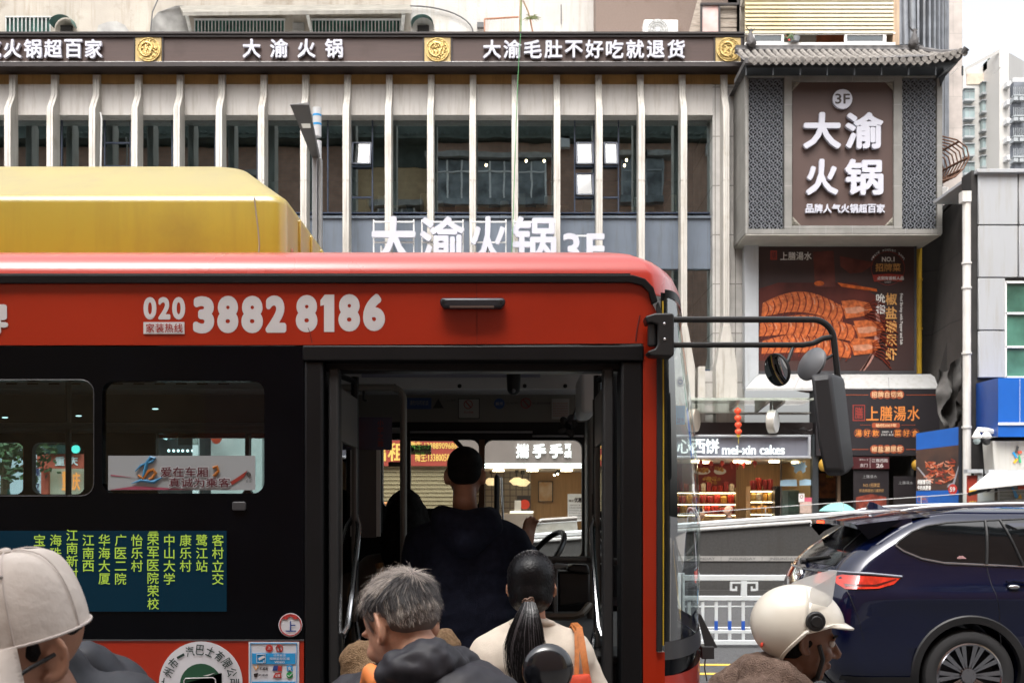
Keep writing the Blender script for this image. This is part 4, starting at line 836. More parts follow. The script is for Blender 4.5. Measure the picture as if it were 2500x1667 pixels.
for a in (1278, 1378, 1478, 1580, 1679, 1778, 1878, 1978, 2078): m.text('JNSUNDAY', a, 1360, a+67, 1368, YW-.025, .004, .005); m.pbox(a-18, 1358, a-17, 1368, YW-.023, .004)
m.build('lettering', M('strip_grey_print', (.1, .1, .1), .6), st)
m = MB(); m.pbox(900, 1440, 2700, 1463, YW-.12, .1); m.build('plinth', gran, RW)
GL = thing('glass_balustrade', 'frameless glass balustrade standing on the sloping ramp coping', 'balustrade', (X(1850, YW), YW+.2, 1.2))
m = MB(); gt = lambda px: tp_(px)-62-(px-1690)*.004
for a in range(1300, 2700, 190): m.add([P3(a, tp_(a)-14, YW+.2), P3(a+187, tp_(a+187)-14, YW+.2), P3(a+187, tp_(a+187)-38, YW+.2), P3(a, tp_(a)-38, YW+.2)], [(0, 1, 2, 3)])
m.build('glass_panel', G('balustrade_glass', (.86, .92, .9), 1.5, 0, 1.2), GL)
m = MB(); m.tube([W(1300, tp_(1300)-9, YW+.15), W(2700, tp_(2700)-9, YW+.15)], .055, 10); m.build('steel_channel', M('brushed_steel', (.6, .61, .62), .35, .8), GL)
m = MB(); m.tube([W(1300, tp_(1300)-38, YW+.2), W(2700, tp_(2700)-38, YW+.2)], .008, 6)
for a in range(1489, 2700, 190): m.tube([W(a, tp_(a)-14, YW+.19), W(a, tp_(a)-38, YW+.19)], .008, 5)
m.build('edge', frw, GL)
m = MB(); m.pprism([(1285, 1312), (1310, 1272), (1325, 1268), (1408, 1262), (1412, 1305)], YW+1.2, .5); m.pprism([(1306, 1275), (1322, 1266), (1410, 1260), (1412, 1266), (1325, 1272), (1311, 1279)], YW+1.15, .6)
pn = tag(m.build('stone_parapet', M('pale_marble_block', (.42, .38, .35), .6, var=.15, vs=6, grime=.3), bevel=.02), 'pale stone parapet block with a sloped end seen through the driver window', 'parapet')
# fence
fw_ = M('white_fence_paint', (.56, .59, .6), .45, var=.06, grime=.12); fb = M('blue_fence_tip', (.02, .09, .42), .45)
Y = 14.1
def fence(px0, lab):
    f = thing('median_fence', lab, 'fence', (X(px0+155, Y), Y, 0), 'fence panels along the road median')
    a, b = px0, px0+330
    q = MB()
    for c, d, t_ in ((1403, 1417, 0), (1454, 1466, 0), (1537, 1546, .01), (1562, 1574, 0)): q.pbox(a, c, b, d, Y+t_, .05)
    q.pbox(a, 1478, b, 1482, Y+.02, .02); q.build('rail', fw_, f, bevel=.006, seg=1)
    q = MB()
    for k in range(10): x = a+16+k*33; q.pbox(x-3.6, 1466, x+3.6, 1562, Y+.012, .036)
    br_ = q.build('bars', fw_, f)
    q = MB()
    for k in range(10): x = a+16+k*33; q.pbox(x-3.8, 1515, x+3.8, 1537, Y+.009, .042)
    q.build('blue_tips', fb, br_)
    q = MB(); c = a+150
    q.pbox(c-7, 1417, c+7, 1454, Y, .05)
    for s_ in (-1, 1):
        for x0, y0, x1, y1 in ((7, 1419, 34, 1424), (29, 1424, 34, 1441), (17, 1437, 29, 1442), (17, 1431, 21, 1437)): q.pbox(c+s_*x0, y0, c+s_*x1, y1, Y+.005, .04)
    q.build('scroll_ornament', fw_, f)
    q = MB()
    for x in (a, b): q.pbox(x-5, 1398, x+5, 1580, Y-.01, .07); q.box(X(x, Y)-.16, X(x, Y)+.16, Y-.12, Y+.17, .004, .05)
    q.build('post', fw_, f, bevel=.006)
    return f
for k in range(-2, 4): fence(1667+k*335, ['white fence panel behind the middle of the bus', 'white fence panel hidden behind the driver seat', 'white fence panel between the bus nose and the blue car', 'white fence panel hidden behind the rear half of the blue car', 'white fence panel hidden behind the front half of the blue car', 'white fence panel past the bonnet of the blue car'][k+2])
# ================================================================ BUILDINGS ACROSS THE STREET BEHIND THE CAMERA (mirrored in the windows)
OB = thing('opposite_building', 'brown opposite building with bay windows mirrored in the upper restaurant windows', 'building', (0, -11, 0))
ob = bricks('brown_brick', (.5, .3, .22), (.45, .27, .2), (.38, .28, .23), 1, .5, .2, .8, .01); ob2 = M('ochre_render', (.6, .44, .26), .8, var=.15)
m = MB(); m.box(-40, -9, -16, -8.5, 0, 22.5); m.box(-4.6, 12, -16, -8, 0, 22.6); m.box(12, 20, -16, -8.8, 0, 22.5); m.build('wall', ob, OB)
m = MB(); m.box(-9, -4.6, -16, -9, 0, 22.4); m.box(24, 45, -16, -8.5, 0, 20); m.build('wall', ob2, OB)
m = MB(); m.box(-40, 45, -9.2, -7.4, 22.7, 22.9)
for k in range(150): m.cyl((-26+k*.32, -7.3, 22.95), (-26+k*.32, -9.2, 23.4), .1, n=8)
m.box(-40, 45, -16, -8.9, 21.5, 22.7); m.box(-40, 45, -16, -9.2, 22.7, 27); m.build('tiled_eaves', M('mossy_dark_tile', (.1, .12, .105), .8, var=.4, vs=2), OB)
wm_ = M('reflected_window', (.2, .22, .23), .2, var=.7, vs=1.2)
for a, b, z0, z1, n in ((-4.4, 1.9, 19.3, 21.4, 9), (6.2, 7.1, 19.4, 21.5, 2), (7.6, 8.5, 19.4, 21.5, 2), (-7.6, -5.6, 16.8, 18.9, 4), (13.5, 18, 18.2, 20.4, 6), (-21, -14, 19.6, 20.6, 10), (-30, -25, 17.5, 20, 5)):
    yo = -.75 if -9 < a < -5 or a < -20 else 0
    q = MB(); q.box(a, b, -8.2+yo, -7.4+yo, z0, z1); q.box(a-.1, b+.1, -8.3+yo, -7.3+yo, z0-.35, z0); wn = q.build('bay_window', wm_, OB)
    q = MB(); q.box(a-.5, b+.5, -8.4+yo, -7.0+yo, z1+.1, z1+.4); q.build('ledge', conc, wn)
    q = MB()
    for k in range(n): x = a+(b-a)*k/(n-1); q.box(x-.05, x+.05, -7.42+yo, -7.34+yo, z0, z1)
    q.box(a, b, -7.42+yo, -7.34+yo, z1-.65, z1-.57); q.build('frame', WHITE if n > 3 else twf, wn)
for a, zz in ((2.4, 22.2), (-9.6, 21.6), (11, 21.8)): q = MB(); q.box(a, a+.9, -7.9, -7.4, zz, zz+.6); q.build('outdoor_unit', M('ac_white'), OB)
LBD = thing('added_end_building', 'unseen brown grey building added at the left street end to darken car reflections', 'building', (-55, 8, 0)); m = MB(); m.box(-62, -52, -14, 40, 0, 19); m.build('wall', bricks('far_brown_tile', (.3, .24, .2), (.26, .21, .18), (.2, .17, .15), 1, 3, 3, .8, .12), LBD)  # unseen block added so the car's rear mirrors less white sky
# ================================================================ SHOPS AT STREET LEVEL
YS0 = 27.3
warm = M('warm_wood_wall', (.5, .33, .17), .5, var=.16, vs=3, stretch=(10, 1, .4)); warm2 = M('light_oak_wall', (.46, .28, .13), .45, var=.14, vs=4, stretch=(14, 1, .4))
shopfl = M('shop_floor', (.3, .27, .23), .4); ceilm = M('shop_ceiling', (.6, .57, .5), .6)
lampw = M('warm_lamp', (1, .85, .6), emit=6, ecol=(1, .8, .52)); lampc = M('cool_lamp', (.9, 1, .97), emit=1.6, ecol=(.85, 1, .95))
def room(name, label, x0, x1, yt, wall, Y1=30.5, Y0=YS0, cl=ceilm):
    t = thing(name, label, 'shop', (X((x0+x1)/2, Y0), (Y0+Y1)/2, .16))
    a, b, h = X(x0, Y0), X(x1, Y0), Z(yt, Y0)
    m = MB(); m.box(a, b, Y1, Y1+.1, .162, h); m.box(a-.06, a, Y0, Y1+.1, .162, h+.02); m.box(b, b+.06, Y0, Y1+.1, .162, h+.02); m.build('wall', wall, t)
    m = MB(); m.box(a, b, Y0, Y1, h, h+.05); m.build('ceiling', cl, t)
    m = MB(); m.box(a, b, Y0, Y1, .163, .17); m.build('floor', shopfl, t)
    return t
# ---- bakery
bak = room('bakery', 'warmly lit bakery with red goods on its shelves, below a silver sign', 1560, 1984, 1119, warm)
m = MB(); m.pbox(1984, 1060, 1998, 1300, YS0-.1, .2); m.pbox(1906, 1119, 1908, 1300, YS0, .04); m.build('door_frame', M('dark_steel_frame', (.04, .045, .05), .4), bak)
m = MB(); m.pbox(1908, 1120, 1983, 1300, YS0+.01, .01); m.build('door_pane', G('shop_glass', (.85, .9, .88), 1.35, 0, .6), bak)
sil = M('brushed_silver_face', (.25, .26, .31), .35, .5, var=.06, vs=1.5, stretch=(6, 1, .3))
MX = thing('bakery_sign', 'silver shop sign with glowing white Chinese and Latin lettering above the bakery window', 'sign', W(1780, 1117, 26.9))
m = MB(); m.pbox(1502, 1066, 1974, 1113, 26.9, .35); m.build('face', sil, MX)
m = MB()
for a, b, c, d in ((1498, 1061, 1980, 1066), (1498, 1113, 1980, 1118), (1974, 1066, 1980, 1113), (1498, 1066, 1502, 1113)): m.pbox(a, b, c, d, 26.8, .45)
m.build('frame', M('light_metal_edge', (.5, .51, .54), .35, .4), MX, bevel=.01)
glo = M('glowing_white_letter', (.9, .95, .92), emit=.35, ecol=(.9, 1, .95))
m = MB(); m.chars('美心西饼', 1636, 1089, 34.5, 33, 26.84, .05, .006, h=36); m.text('mei-xin cakes', 1764, 1086, 1916, 1109, 26.84, .05, .004, res=3); m.build('lettering', glo, MX)
m = MB(); m.box(X(1600, YS0), X(2000, YS0), YS0+.1, YS0+.35, Z(1062, YS0), Z(1030, YS0)); tag(m.build('shop_lintel_cladding', M('dark_brown_panel', (.03, .022, .022), .4)), 'dark brown panel strip above the silver bakery sign', 'panel')
m = MB(); m.tube([W(a, 1052-6*abs(math.sin((a-1940)*.09)), YS0-.02) for a in range(1930, 1985, 3)], .012, 5); m.tube([W(1962+10*math.cos(k*.5), 1050+7*math.sin(k*.5), YS0-.02) for k in range(11)], .012, 5); tag(m.build('scroll_bracket', dk_trim), 'small dark wrought scroll above the right end of the bakery sign', 'bracket')
# picture wall of the bakery
BP = thing('food_mural', 'red bakery wall picture showing two white plates of pastries', 'picture', W(1750, 1200, 30.2))
m = MB(); m.pbox(1600, 1124, 1797, 1205, 30.3, .05); m.build('panel', M('mural_red', (.38, .03, .025), .5, c2=(.16, .02, .03), vs=1.2), BP)
m = MB(); m.disc(1714, 1150, 20, 30.28, .01, ry=8); m.disc(1758, 1150, 15, 30.28, .01, ry=8); m.build('plates', WHITE, BP)
m = MB()
for k in range(40): m.disc(1714+rnd.uniform(-14, 14), 1148+rnd.uniform(-5, 3), rnd.uniform(2, 4), 30.27-k*.0003, .0002, n=8, m=k % 2)
for k in range(24): m.disc(1756+rnd.uniform(-9, 9), 1145+rnd.uniform(-5, 4), rnd.uniform(2, 3.5), 30.27-k*.0003, .0002, n=8, m=k % 2)
for k in range(26): m.disc(1735+rnd.uniform(-18, 22), 1172+rnd.uniform(-7, 6), rnd.uniform(2, 5), 30.27-k*.0003, .0002, n=8, m=(k+1) % 2)
m.build('pastries', [M('pastry_gold', (.6, .33, .08), .5), M('pastry_brown', (.38, .15, .04), .5)], BP)
shw = M('shelf_wood', (.42, .28, .14), .5, var=.1)
def shelf(name, lab, x0, x1, rows, yb, Y, dp=.5, lit=True, cat='shelf'):
    t = thing(name, lab, cat, W((x0+x1)/2, yb, Y+dp/2))
    m = MB()
    for r in rows: m.pbox(x0, r, x1, r+2.5, Y, dp)
    for a in (x0, (x0+x1)/2, x1): m.pbox(a-1, rows[0]-10, a+1, yb, Y+.02, dp-.02)
    m.box(X(x0, Y), X(x1, Y), Y+dp, Y+dp+.02, Z(yb, Y), Z(rows[0]-10, Y)); m.build('shelf_board', shw, t)
    if lit:
        m = MB()
        for r in rows: m.pbox(x0+2, r+2.7, x1-2, r+4, Y+.02, .05)
        m.build('light_strip', lampw, t)
    return t
shelf('wall_shelf', 'long wooden bakery wall shelf with lit strips under a red picture', 1640, 1797, (1200, 1228, 1254), 1300, 29.6)
shelf('display_shelf', 'stepped wooden display stand of packaged cakes in the middle of the bakery', 1832, 1892, (1196, 1222, 1252), 1300, 28.6)
gb = [M('gift_red', (.42, .04, .025), .4, var=.5, vs=12), M('gift_crimson', (.28, .03, .03), .4, var=.4, vs=15), M('gift_amber', (.5, .26, .05), .35, var=.5, vs=15), M('gift_gold', (.6, .4, .12), .35, var=.6, vs=18), M('gift_cream', (.6, .5, .36), .4, var=.3, vs=14)]
gl_ = ['bright red gift box', 'dark crimson gift box', 'amber packet of cakes', 'gold wrapped packet', 'cream paper box']
def goods(x0, x1, yb, Y, hmin, hmax, ks, where, n):
    for i in range(n):
        a = x0+(x1-x0)*i/n; wd = (x1-x0)/n*.82; h_ = rnd.uniform(hmin, hmax); k = rnd.choice(ks); q = MB()
        q.pbox(a, yb-h_, a+wd, yb-.05, Y+rnd.uniform(0, .08), .18)
        if k >= 2: q.pprism([(a+1, yb-h_), (a+wd*.3, yb-h_-2.5), (a+wd*.7, yb-h_-2.5), (a+wd-1, yb-h_)], Y+.1, .04)
        else: q.pbox(a+wd*.42, yb-h_-.8, a+wd*.58, yb-.1, Y-.01, .21)
        tag(q.build('gift_box' if k < 2 else 'cake_packet', gb[k], bevel=.012), gl_[k]+' '+where, 'box' if k < 2 else 'packet', gl_[k]+'es '+where if k < 2 or k == 4 else gl_[k]+'s '+where)
goods(1643, 1795, 1200, 29.62, 14, 26, (0, 1, 4), 'on the top of the bakery wall shelf', 11)
goods(1643, 1795, 1228, 29.62, 15, 22, (0, 1, 2), 'on the middle board of the bakery wall shelf', 9)

goods(1643, 1795, 1254, 29.62, 14, 22, (0, 1, 2), 'on the lowest board of the bakery wall shelf', 8)
goods(1834, 1890, 1196, 28.62, 22, 34, (0, 1), 'stacked on top of the stepped display stand', 4)
goods(1834, 1890, 1222, 28.62, 16, 21, (3, 2, 4), 'on the upper step of the display stand', 4)
goods(1834, 1890, 1252, 28.62, 14, 22, (3, 2), 'on the lower step of the display stand', 4)
for i, (a, b) in enumerate(((1711, 1128), (1736, 1131), (1763, 1130), (1787, 1132), (1800, 1134), (1816, 1132), (1843, 1130))):
    q = MB(); v = W(a, b, 28+.2*(i % 3)); q.ell(v, (.055, .03, .06), 12, 8); q.tube([v+Vector((0, 0, .06)), v+Vector((0, 0, .3))], .006, 4); q.tube([v-Vector((0, 0, .06)), v-Vector((0, 0, .12))], .015, 5)
    tag(q.build('red_ornament', gb[0]), 'red paper ornament hanging below the bakery ceiling', 'ornament', 'red ornaments below the bakery ceiling')
for i, (a, b) in enumerate(((1700, 1123.5), (1718, 1121.5), (1803, 1124.5), (1820, 1122), (1890, 1122), (1945, 1123))):
    q = MB(); v = W(a, b, 28.3+.5*(i % 2)); v.z = Z(1119, YS0)-.02; q.cyl(v, v-Vector((0, 0, .03)), .13, n=14)
    tag(q.build('ceiling_lamp', lampw), 'round lit downlight in the bakery ceiling', 'lamp', 'bakery ceiling downlights')
q = MB(); q.pbox(1912, 1196, 1952, 1300, 28.2, .6); fr_ = thing('drinks_cooler', 'glass fronted cooler cabinet at the right side of the bakery', 'fridge', W(1932, 1300, 28.5)); q.build('cabinet', M('cooler_grey', (.25, .3, .3), .4), fr_, bevel=.02)
q = MB(); q.pbox(1925, 1200, 1950, 1290, 28.17, .02); q.build('door', M('cooler_glass', (.12, .18, .17), .1, var=.5, vs=3), fr_)
q = MB(); q.pbox(1892, 1186, 1908, 1300, 28.3, .5); tag(q.build('dark_cabinet', BLACK, bevel=.02), 'tall dark cabinet between display stand and cooler in the bakery', 'cabinet')
q = MB()
sb_ = M('sky_blue_sticker', (.42, .62, .75), .4)
for pts in ([(1931, 1134), (1944, 1131), (1943, 1126), (1947, 1126), (1948, 1132), (1955, 1130), (1957, 1126), (1962, 1130), (1966, 1127), (1966, 1134), (1971, 1138), (1966, 1142), (1967, 1150), (1960, 1155), (1956, 1148), (1948, 1150), (1944, 1156), (1938, 1150), (1940, 1141)], [(1905, 1172), (1920, 1170), (1945, 1170), (1946, 1186), (1905, 1186)], [(1952, 1172), (1966, 1169), (1980, 1171), (1980, 1184), (1952, 1185)]): q.pprism(pts, YS0-.01, .004)
tag(q.build('window_sticker', sb_), 'pale blue cut-out stickers on the bakery door glass', 'sticker')
for (a, b, c, d, mt, lab) in ((1950, 1204, 1964, 1225, WHITE, 'small white notice with a red stamp on the bakery door'), (1964, 1214, 1982, 1224, M('pink_notice', (.6, .12, .18), .5), 'small pink notice beside the white one on the bakery door'), (1953, 1224, 1982, 1252, M('cream_notice', (.6, .42, .36), .5, var=.15, vs=20), 'cream paper notice low on the bakery door')):
    q = MB(); q.pbox(a, b, c, d, YS0-.012, .006); n_ = tag(q.build('notice', mt), lab, 'notice')
    if a == 1950:
        q = MB(); q.ring(1957, 1212, 4, 1.2, YS0-.014, .002); q.build('stamp', prr, n_)
# white beams, disc sign, lanterns in front of the wall
CB = thing('canopy_beam', 'white steel canopy beam with brackets over the bakery', 'canopy', W(1830, 985, 27.2))
m = MB(); m.pbox(1688, 976, 1980, 978, 26.6, .8); m.pbox(1688, 1006, 1980, 1009, 27.5, .4)
for a in (1790, 1862, 1900): m.xprism([(26.6, Z(978, 26.6)), (27.9, Z(978, 27)), (27.9, Z(1000, 27.2)), (26.7, Z(984, 26.6))], X(a, 27), X(a+8, 27))
m.build('beam', fin_m, CB)
m = MB(); m.pbox(1688, 971, 1990, 976, 26.4, 1.4); m.build('glass_top', G('canopy_glass', (.8, .86, .85), 1.45, 0, 1), CB)
DG = thing('disc_sign', 'blank white double-sided disc sign hanging edge-on over the bakery', 'sign', W(1888, 1060, 26.7))
m = MB(); v = W(1886, 1029, 26.7); R3 = Matrix.Rotation(math.radians(62), 3, 'Z'); ax = R3 @ Vector((0, -1, 0)); m.cyl(v+ax*.09, v-ax*.09, .275, n=32); m.build('rim', M('disc_rim', (.5, .47, .42), .35, .3), DG, bevel=.02)
m = MB(); m.cyl(v+ax*.1, v+ax*.088, .255, n=32); m.build('face', WHITE, DG)
m = MB(); m.tube([v+Vector((0, 0, .27)), v+Vector((0, 0, .5))], .015, 6); m.build('hanger', barm, DG)
q = MB(); v = W(1693, 1026, 26.7); q.cyl(v+ax*.09, v-ax*.09, .27, n=28); tag(q.build('disc_sign', M('disc_tan', (.42, .36, .3), .4), bevel=.02), 'tan edge-on disc sign half hidden by the bus windscreen', 'sign')
LN = thing('lantern_string', 'string of four small red lanterns with a yellow tassel over the bakery', 'lantern', W(1802, 1000, 26.6))
for i, b in enumerate((1003, 1020, 1036.5, 1053)):
    q = MB(); v = W(1801+i*.6, b, 26.6); q.ell(v, (.083, .083, .068), 16, 10); q.cyl(v-Vector((0, 0, .075)), v+Vector((0, 0, .075)), .035, n=10); q.build('lantern', M('lantern_red', (.62, .07, .025), .5, emit=.12, ecol=(1, .1, .04)), LN)
q = MB(); v = W(1803, 1062, 26.6); q.box(v.x-.04, v.x+.04, v.y-.02, v.y+.02, v.z-.04, v.z+.04); q.tube([v, v-Vector((0, 0, .2))], .008, 5); q.tube([W(1801, 985, 26.6), v], .005, 4); q.build('tassel', M('tassel_yellow', (.65, .5, .06), .6), LN)
# ---- entrance under the dark sign
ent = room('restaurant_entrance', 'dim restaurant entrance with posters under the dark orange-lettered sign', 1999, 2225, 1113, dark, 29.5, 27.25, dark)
for nm, lab, a, b, c, d in (('menu_poster', 'dark tall menu poster with gold heading and faint red shrimps', 2084, 1147, 2170, 1300), ('menu_poster', 'dark narrow poster with red grilled prawns beside the blue pillar', 2182, 1162, 2240, 1300)):
    t_ = thing(nm, lab, 'poster', W((a+c)/2, d, 27.2)); q = MB(); q.pbox(a, b, c, d, 27.15, .04); q.build('panel', M('poster_black', (.022, .018, .02), .4), t_)
    q = MB(); q.chars('上膳湯水', a+(26 if a < 2100 else 16), b+16, 9, 8, 27.145, .003, 0); q.build('white_lettering', M('poster_grey_print', (.3, .3, .3), .5), t_)
    q = MB()
    for k in range(6 if a < 2100 else 4): xx = a+8+k*12; q.tube([W(xx, d-8, 27.14), W(xx+6, d-40-6*(k % 2), 27.14), W(xx+12, d-62, 27.14)], .05, 6)
    if a < 2100: q.pprism([(a+6, b+66), (a+43, b+58), (a+80, b+66), (a+80, b+100), (a+6, b+100)], 27.147, .002)
    q.build('print_prawns', M('poster_red', (.2, .035, .02), .5, var=.6, vs=8), t_)
    if a < 2100:
        q = MB(); q.text('NO.1招牌菜', a+24, b+32, a+64, b+42, 27.145, .003, .01); q.text('优选泰国进口濑尿虾', a+14, b+46, a+74, b+54, 27.145, .003, .01); q.build('gold_lettering', M('poster_gold', (.35, .2, .08), .5), t_)
SP = thing('street_number_plate', 'dark red plate reading east gate and street number 26', 'sign', W(2127, 1143, 27.2))
m = MB(); m.pbox(2082, 1115, 2171, 1144, 27.1, .05); m.build('plate', M('plate_maroon', (.06, .012, .014), .4), SP)
m = MB(); m.text('江南西路', 2128, 1119, 2168, 1128, 27.095, .003, .01); m.text('26', 2139, 1131, 2157, 1141, 27.095, .003, .03); m.text('东门', 2100, 1131, 2118, 1140, 27.095, .003, .015); m.text('商务人士', 2098, 1119, 2120, 1124, 27.095, .003); m.pbox(2124, 1117, 2124.7, 1142, 27.095, .003); m.build('lettering', M('plate_print', (.5, .47, .46), .5), SP)
q = MB(); v = W(2238, 1135, 27.0); q.ell(v, (.12, .12, .13), 14, 10); tag(q.build('yellow_lantern', M('lantern_amber', (.4, .22, .02), .5)), 'dark amber lantern half hidden behind the blue poster pillar', 'lantern')
q = MB(); v = W(2011, 1135, 27.05); q.ell(v, (.13, .1, .15), 14, 10); tag(q.build('yellow_lantern', M('lantern_amber')), 'dark amber lantern between bakery and bus mirror', 'lantern')
WS = thing('wall_display', 'dim orange and red goods display inside the dark entrance', 'display', W(2030, 1300, 28.8))
m = MB(); m.pbox(2000, 1155, 2040, 1215, 29, .1); m.build('panel', M('dim_orange', (.2, .06, .015), .5, var=.7, vs=6), WS)
m = MB(); m.text('招牌煲汤', 2017, 1158, 2034, 1166, 28.95, .003, .02); m.build('lettering', M('print_yellow'), WS)
q = MB(); q.pbox(2044, 1130, 2052, 1290, 27.9, .1); tag(q.build('lit_column', M('beige_column', (.3, .2, .13), .5)), 'beige wooden column inside the dark entrance', 'column')
# ---- croissant shop (seen through the driver window)
cro = room('croissant_shop', 'bright oak-lined snack shop seen through the driver window of the bus', 1150, 1470, 1142, warm2, 30.2, 27.2)
CSN = thing('snack_shop_sign', 'taupe shop sign with glowing white Chinese characters seen through the bus', 'sign', W(1300, 1131, 27))
m = MB(); m.pbox(1120, 1030, 1500, 1131, 26.95, .3); m.build('board', M('taupe_board', (.16, .135, .12), .5, var=.04), CSN)
m = MB(); m.pbox(1120, 1131.5, 1500, 1134.5, 26.93, .1); m.pbox(1120, 1138.5, 1500, 1141.5, 26.97, .1); m.build('light_strip', lampc, CSN)
m = MB(); m.text('揣', 1260, 1083, 1291, 1117, 26.9, .04, .012); m.text('手', 1301, 1083, 1333, 1117, 26.9, .04, .03); m.text('手', 1342, 1083, 1374, 1117, 26.9, .04, .03); m.text('可', 1379, 1083, 1394, 1098, 26.9, .04, .004); m.text('颂', 1378, 1101, 1395, 1117, 26.9, .04, .004); m.build('lettering', M('neon_white', (.95, 1, 1), emit=.55, ecol=(.9, 1, 1)), CSN)
for i, a in enumerate((1217, 1300, 1383)):
    q = MB(); v = W(a, 1145, 28); v.z = Z(1142, 27.2)-.02; q.cyl(v, v-Vector((0, 0, .03)), .14, n=14); tag(q.build('ceiling_lamp', lampw), 'round lit downlight in the snack shop ceiling', 'lamp', 'snack shop ceiling downlights')
tilewall = bricks('dark_grid_tile', (.32, .28, .23), (.3, .26, .215), (.1, .09, .08), 1, .16, .16, .4, .012, off=0)
m = MB(); m.pbox(1160, 1143, 1296, 1290, 29.9, .06); m.build('tile_wall', tilewall, cro)
for i, (a, b) in enumerate(((1262, 1174), (1276, 1177), (1200, 1175))):
    t_ = thing('pendant_lamp', ['lit faceted wicker pendant lamp in the snack shop, the left one of the close pair', 'lit faceted wicker pendant lamp in the snack shop, the right one of the close pair', 'lit wicker pendant lamp in the snack shop half hidden by the standing man'][i], 'lamp', W(a, b, 28.6), 'snack shop pendant lamps')
    q = MB(); v = W(a, b, 28.6+.2*i); q.tube([v-Vector((0, 0, .1)), v, v+Vector((0, 0, .09))], .1, 8, rs=[.09, .2, .08]); q.build('shade', M('wicker_shade', (.75, .55, .3), emit=.35, ecol=(1, .75, .4)), t_, smooth=0)
    q = MB(); q.tube([v+Vector((0, 0, .09)), (v.x, v.y, Z(1142, 27.2))], .012, 5); q.cyl(v+Vector((0, 0, .2)), v+Vector((0, 0, .33)), .05, n=10); q.build('cord', BLACK, t_)
TS2 = thing('track_spotlight', 'pair of black track spotlights in the snack shop', 'lamp', W(1362, 1150, 28.4))
q = MB()
for a, b in ((1358, 1154), (1366, 1151)): v = W(a, b, 28.4); q.cyl(v+Vector((.05, 0, .05)), v+Vector((-.04, -.03, -.05)), .04, n=10)
q.tube([W(1362, 1142, 28.4), W(1362, 1152, 28.4)], .015, 5); q.build('housing', BLACK, TS2)
q = MB()
for a, b in ((1358, 1154), (1366, 1151)): v = W(a, b, 28.4)+Vector((-.045, -.035, -.055)); q.ell(v, .03, 8, 6)
q.build('bulb', lampw, TS2)
PF = thing('framed_picture', 'black framed food picture on the oak wall of the snack shop', 'picture', W(1332, 1224, 30))
m = MB(); m.pbox(1314, 1174, 1350, 1225, 30.05, .04); m.build('frame', BLACK, PF); m = MB(); m.pbox(1316, 1176, 1348, 1223, 30.04, .005); m.build('print', M('print_paper', (.62, .54, .42), .5, c2=(.45, .24, .08), vs=3), PF)
q = MB(); q.pbox(1386, 1205, 1424, 1272, 28.0, .02); nb_ = tag(q.build('price_notice', M('white_board', (.68, .68, .67), .5)), 'white notice board with rows of small black writing in the snack shop', 'notice')
q = MB(); q.text('优惠', 1402, 1214, 1420, 1226, 27.995, .003, .03); q.text('每日', 1389, 1219, 1400, 1225, 27.995, .003, .02)
for r in range(6): q.text(['一提子可颂买二送一', '二原味瑞士卷套餐', '三五点后全场八折', '四牛角包买一送一', '五会员积分换购', '六详情请问店员'][r], 1389, 1231+r*6.4, 1420, 1234.5+r*6.4, 27.995, .003)
q.build('lettering', M('print_dark'), nb_)
CT = thing('shop_counter', 'snack shop counter with a lit display top', 'counter', W(1275, 1290, 28.3)); q = MB(); q.pbox(1200, 1252, 1302, 1300, 28.3, .7); q.build('body', M('counter_panel', (.35, .3, .26), .5), CT, bevel=.02)
q = MB(); q.pbox(1245, 1247, 1302, 1252, 28.25, .8); q.build('top', M('counter_glow', (.85, .82, .75), emit=.6, ecol=(1, .92, .75)), CT)
q = MB(); q.disc(1281, 1231, 12, 28.3, .03); tag(q.build('round_sign', M('badge_scarlet', (.68, .06, .03), .4)), 'round red sign on the snack shop counter', 'sign'); q = MB(); q.pbox(1256, 1221, 1272, 1247, 28.28, .03); tag(q.build('menu_stand', WHITE), 'white upright menu card left of the round red sign', 'menu stand')
q = MB(); q.pbox(1262, 1210, 1296, 1240, 28.6, .05); tag(q.build('menu_screen', BLACK), 'black screen behind the round red sign in the snack shop', 'screen')
# ---- shuttered unit with red banner
RB = thing('red_banner', 'red banner with yellow telephone digits above a beige shutter', 'banner', W(1050, 1140, 27.2))
m = MB(); m.pbox(880, 1072, 1150, 1137, 27.1, .05); m.build('cloth', M('banner_red', (.27, .035, .02), .6, var=.08), RB)
m = MB(); m.text('微生:13988909686', 1000, 1077, 1116, 1097, 27.09, .004, .02); m.text('梅生:13380058606', 1013, 1104, 1118, 1127, 27.09, .004, .02); m.text('出租', 905, 1080, 990, 1125, 27.09, .004, .02); m.build('lettering', M('banner_yellow', (.72, .45, .1), .6), RB)
RS2 = thing('roller_shutter', 'beige roller shutter below the red telephone banner', 'shutter', W(1020, 1290, 27.3)); m = MB()
for k in range(22): m.pbox(900, 1137+k*5, 1118, 1141.4+k*5, 27.2+.02*(k % 2), .05)
m.build('slats', M('beige_shutter', (.25, .21, .12), .5, var=.08), RS2)
m = MB(); m.pbox(1118, 1060, 1149, 1300, 27.05, .3); dp_ = tag(m.build('pillar', M('speckled_white_tile', (.55, .54, .52), .5, var=.1)), 'white pillar with dark speckles between shutter and snack shop', 'pillar'); 
m = MB(); m.pbox(930, 1225, 975, 1290, 26.4, .4); tag(m.build('goods_stall', M('stall_orange', (.35, .13, .03), .6, var=.7, vs=7), bevel=.03), 'orange clutter of goods in front of the beige shutter', 'stall')
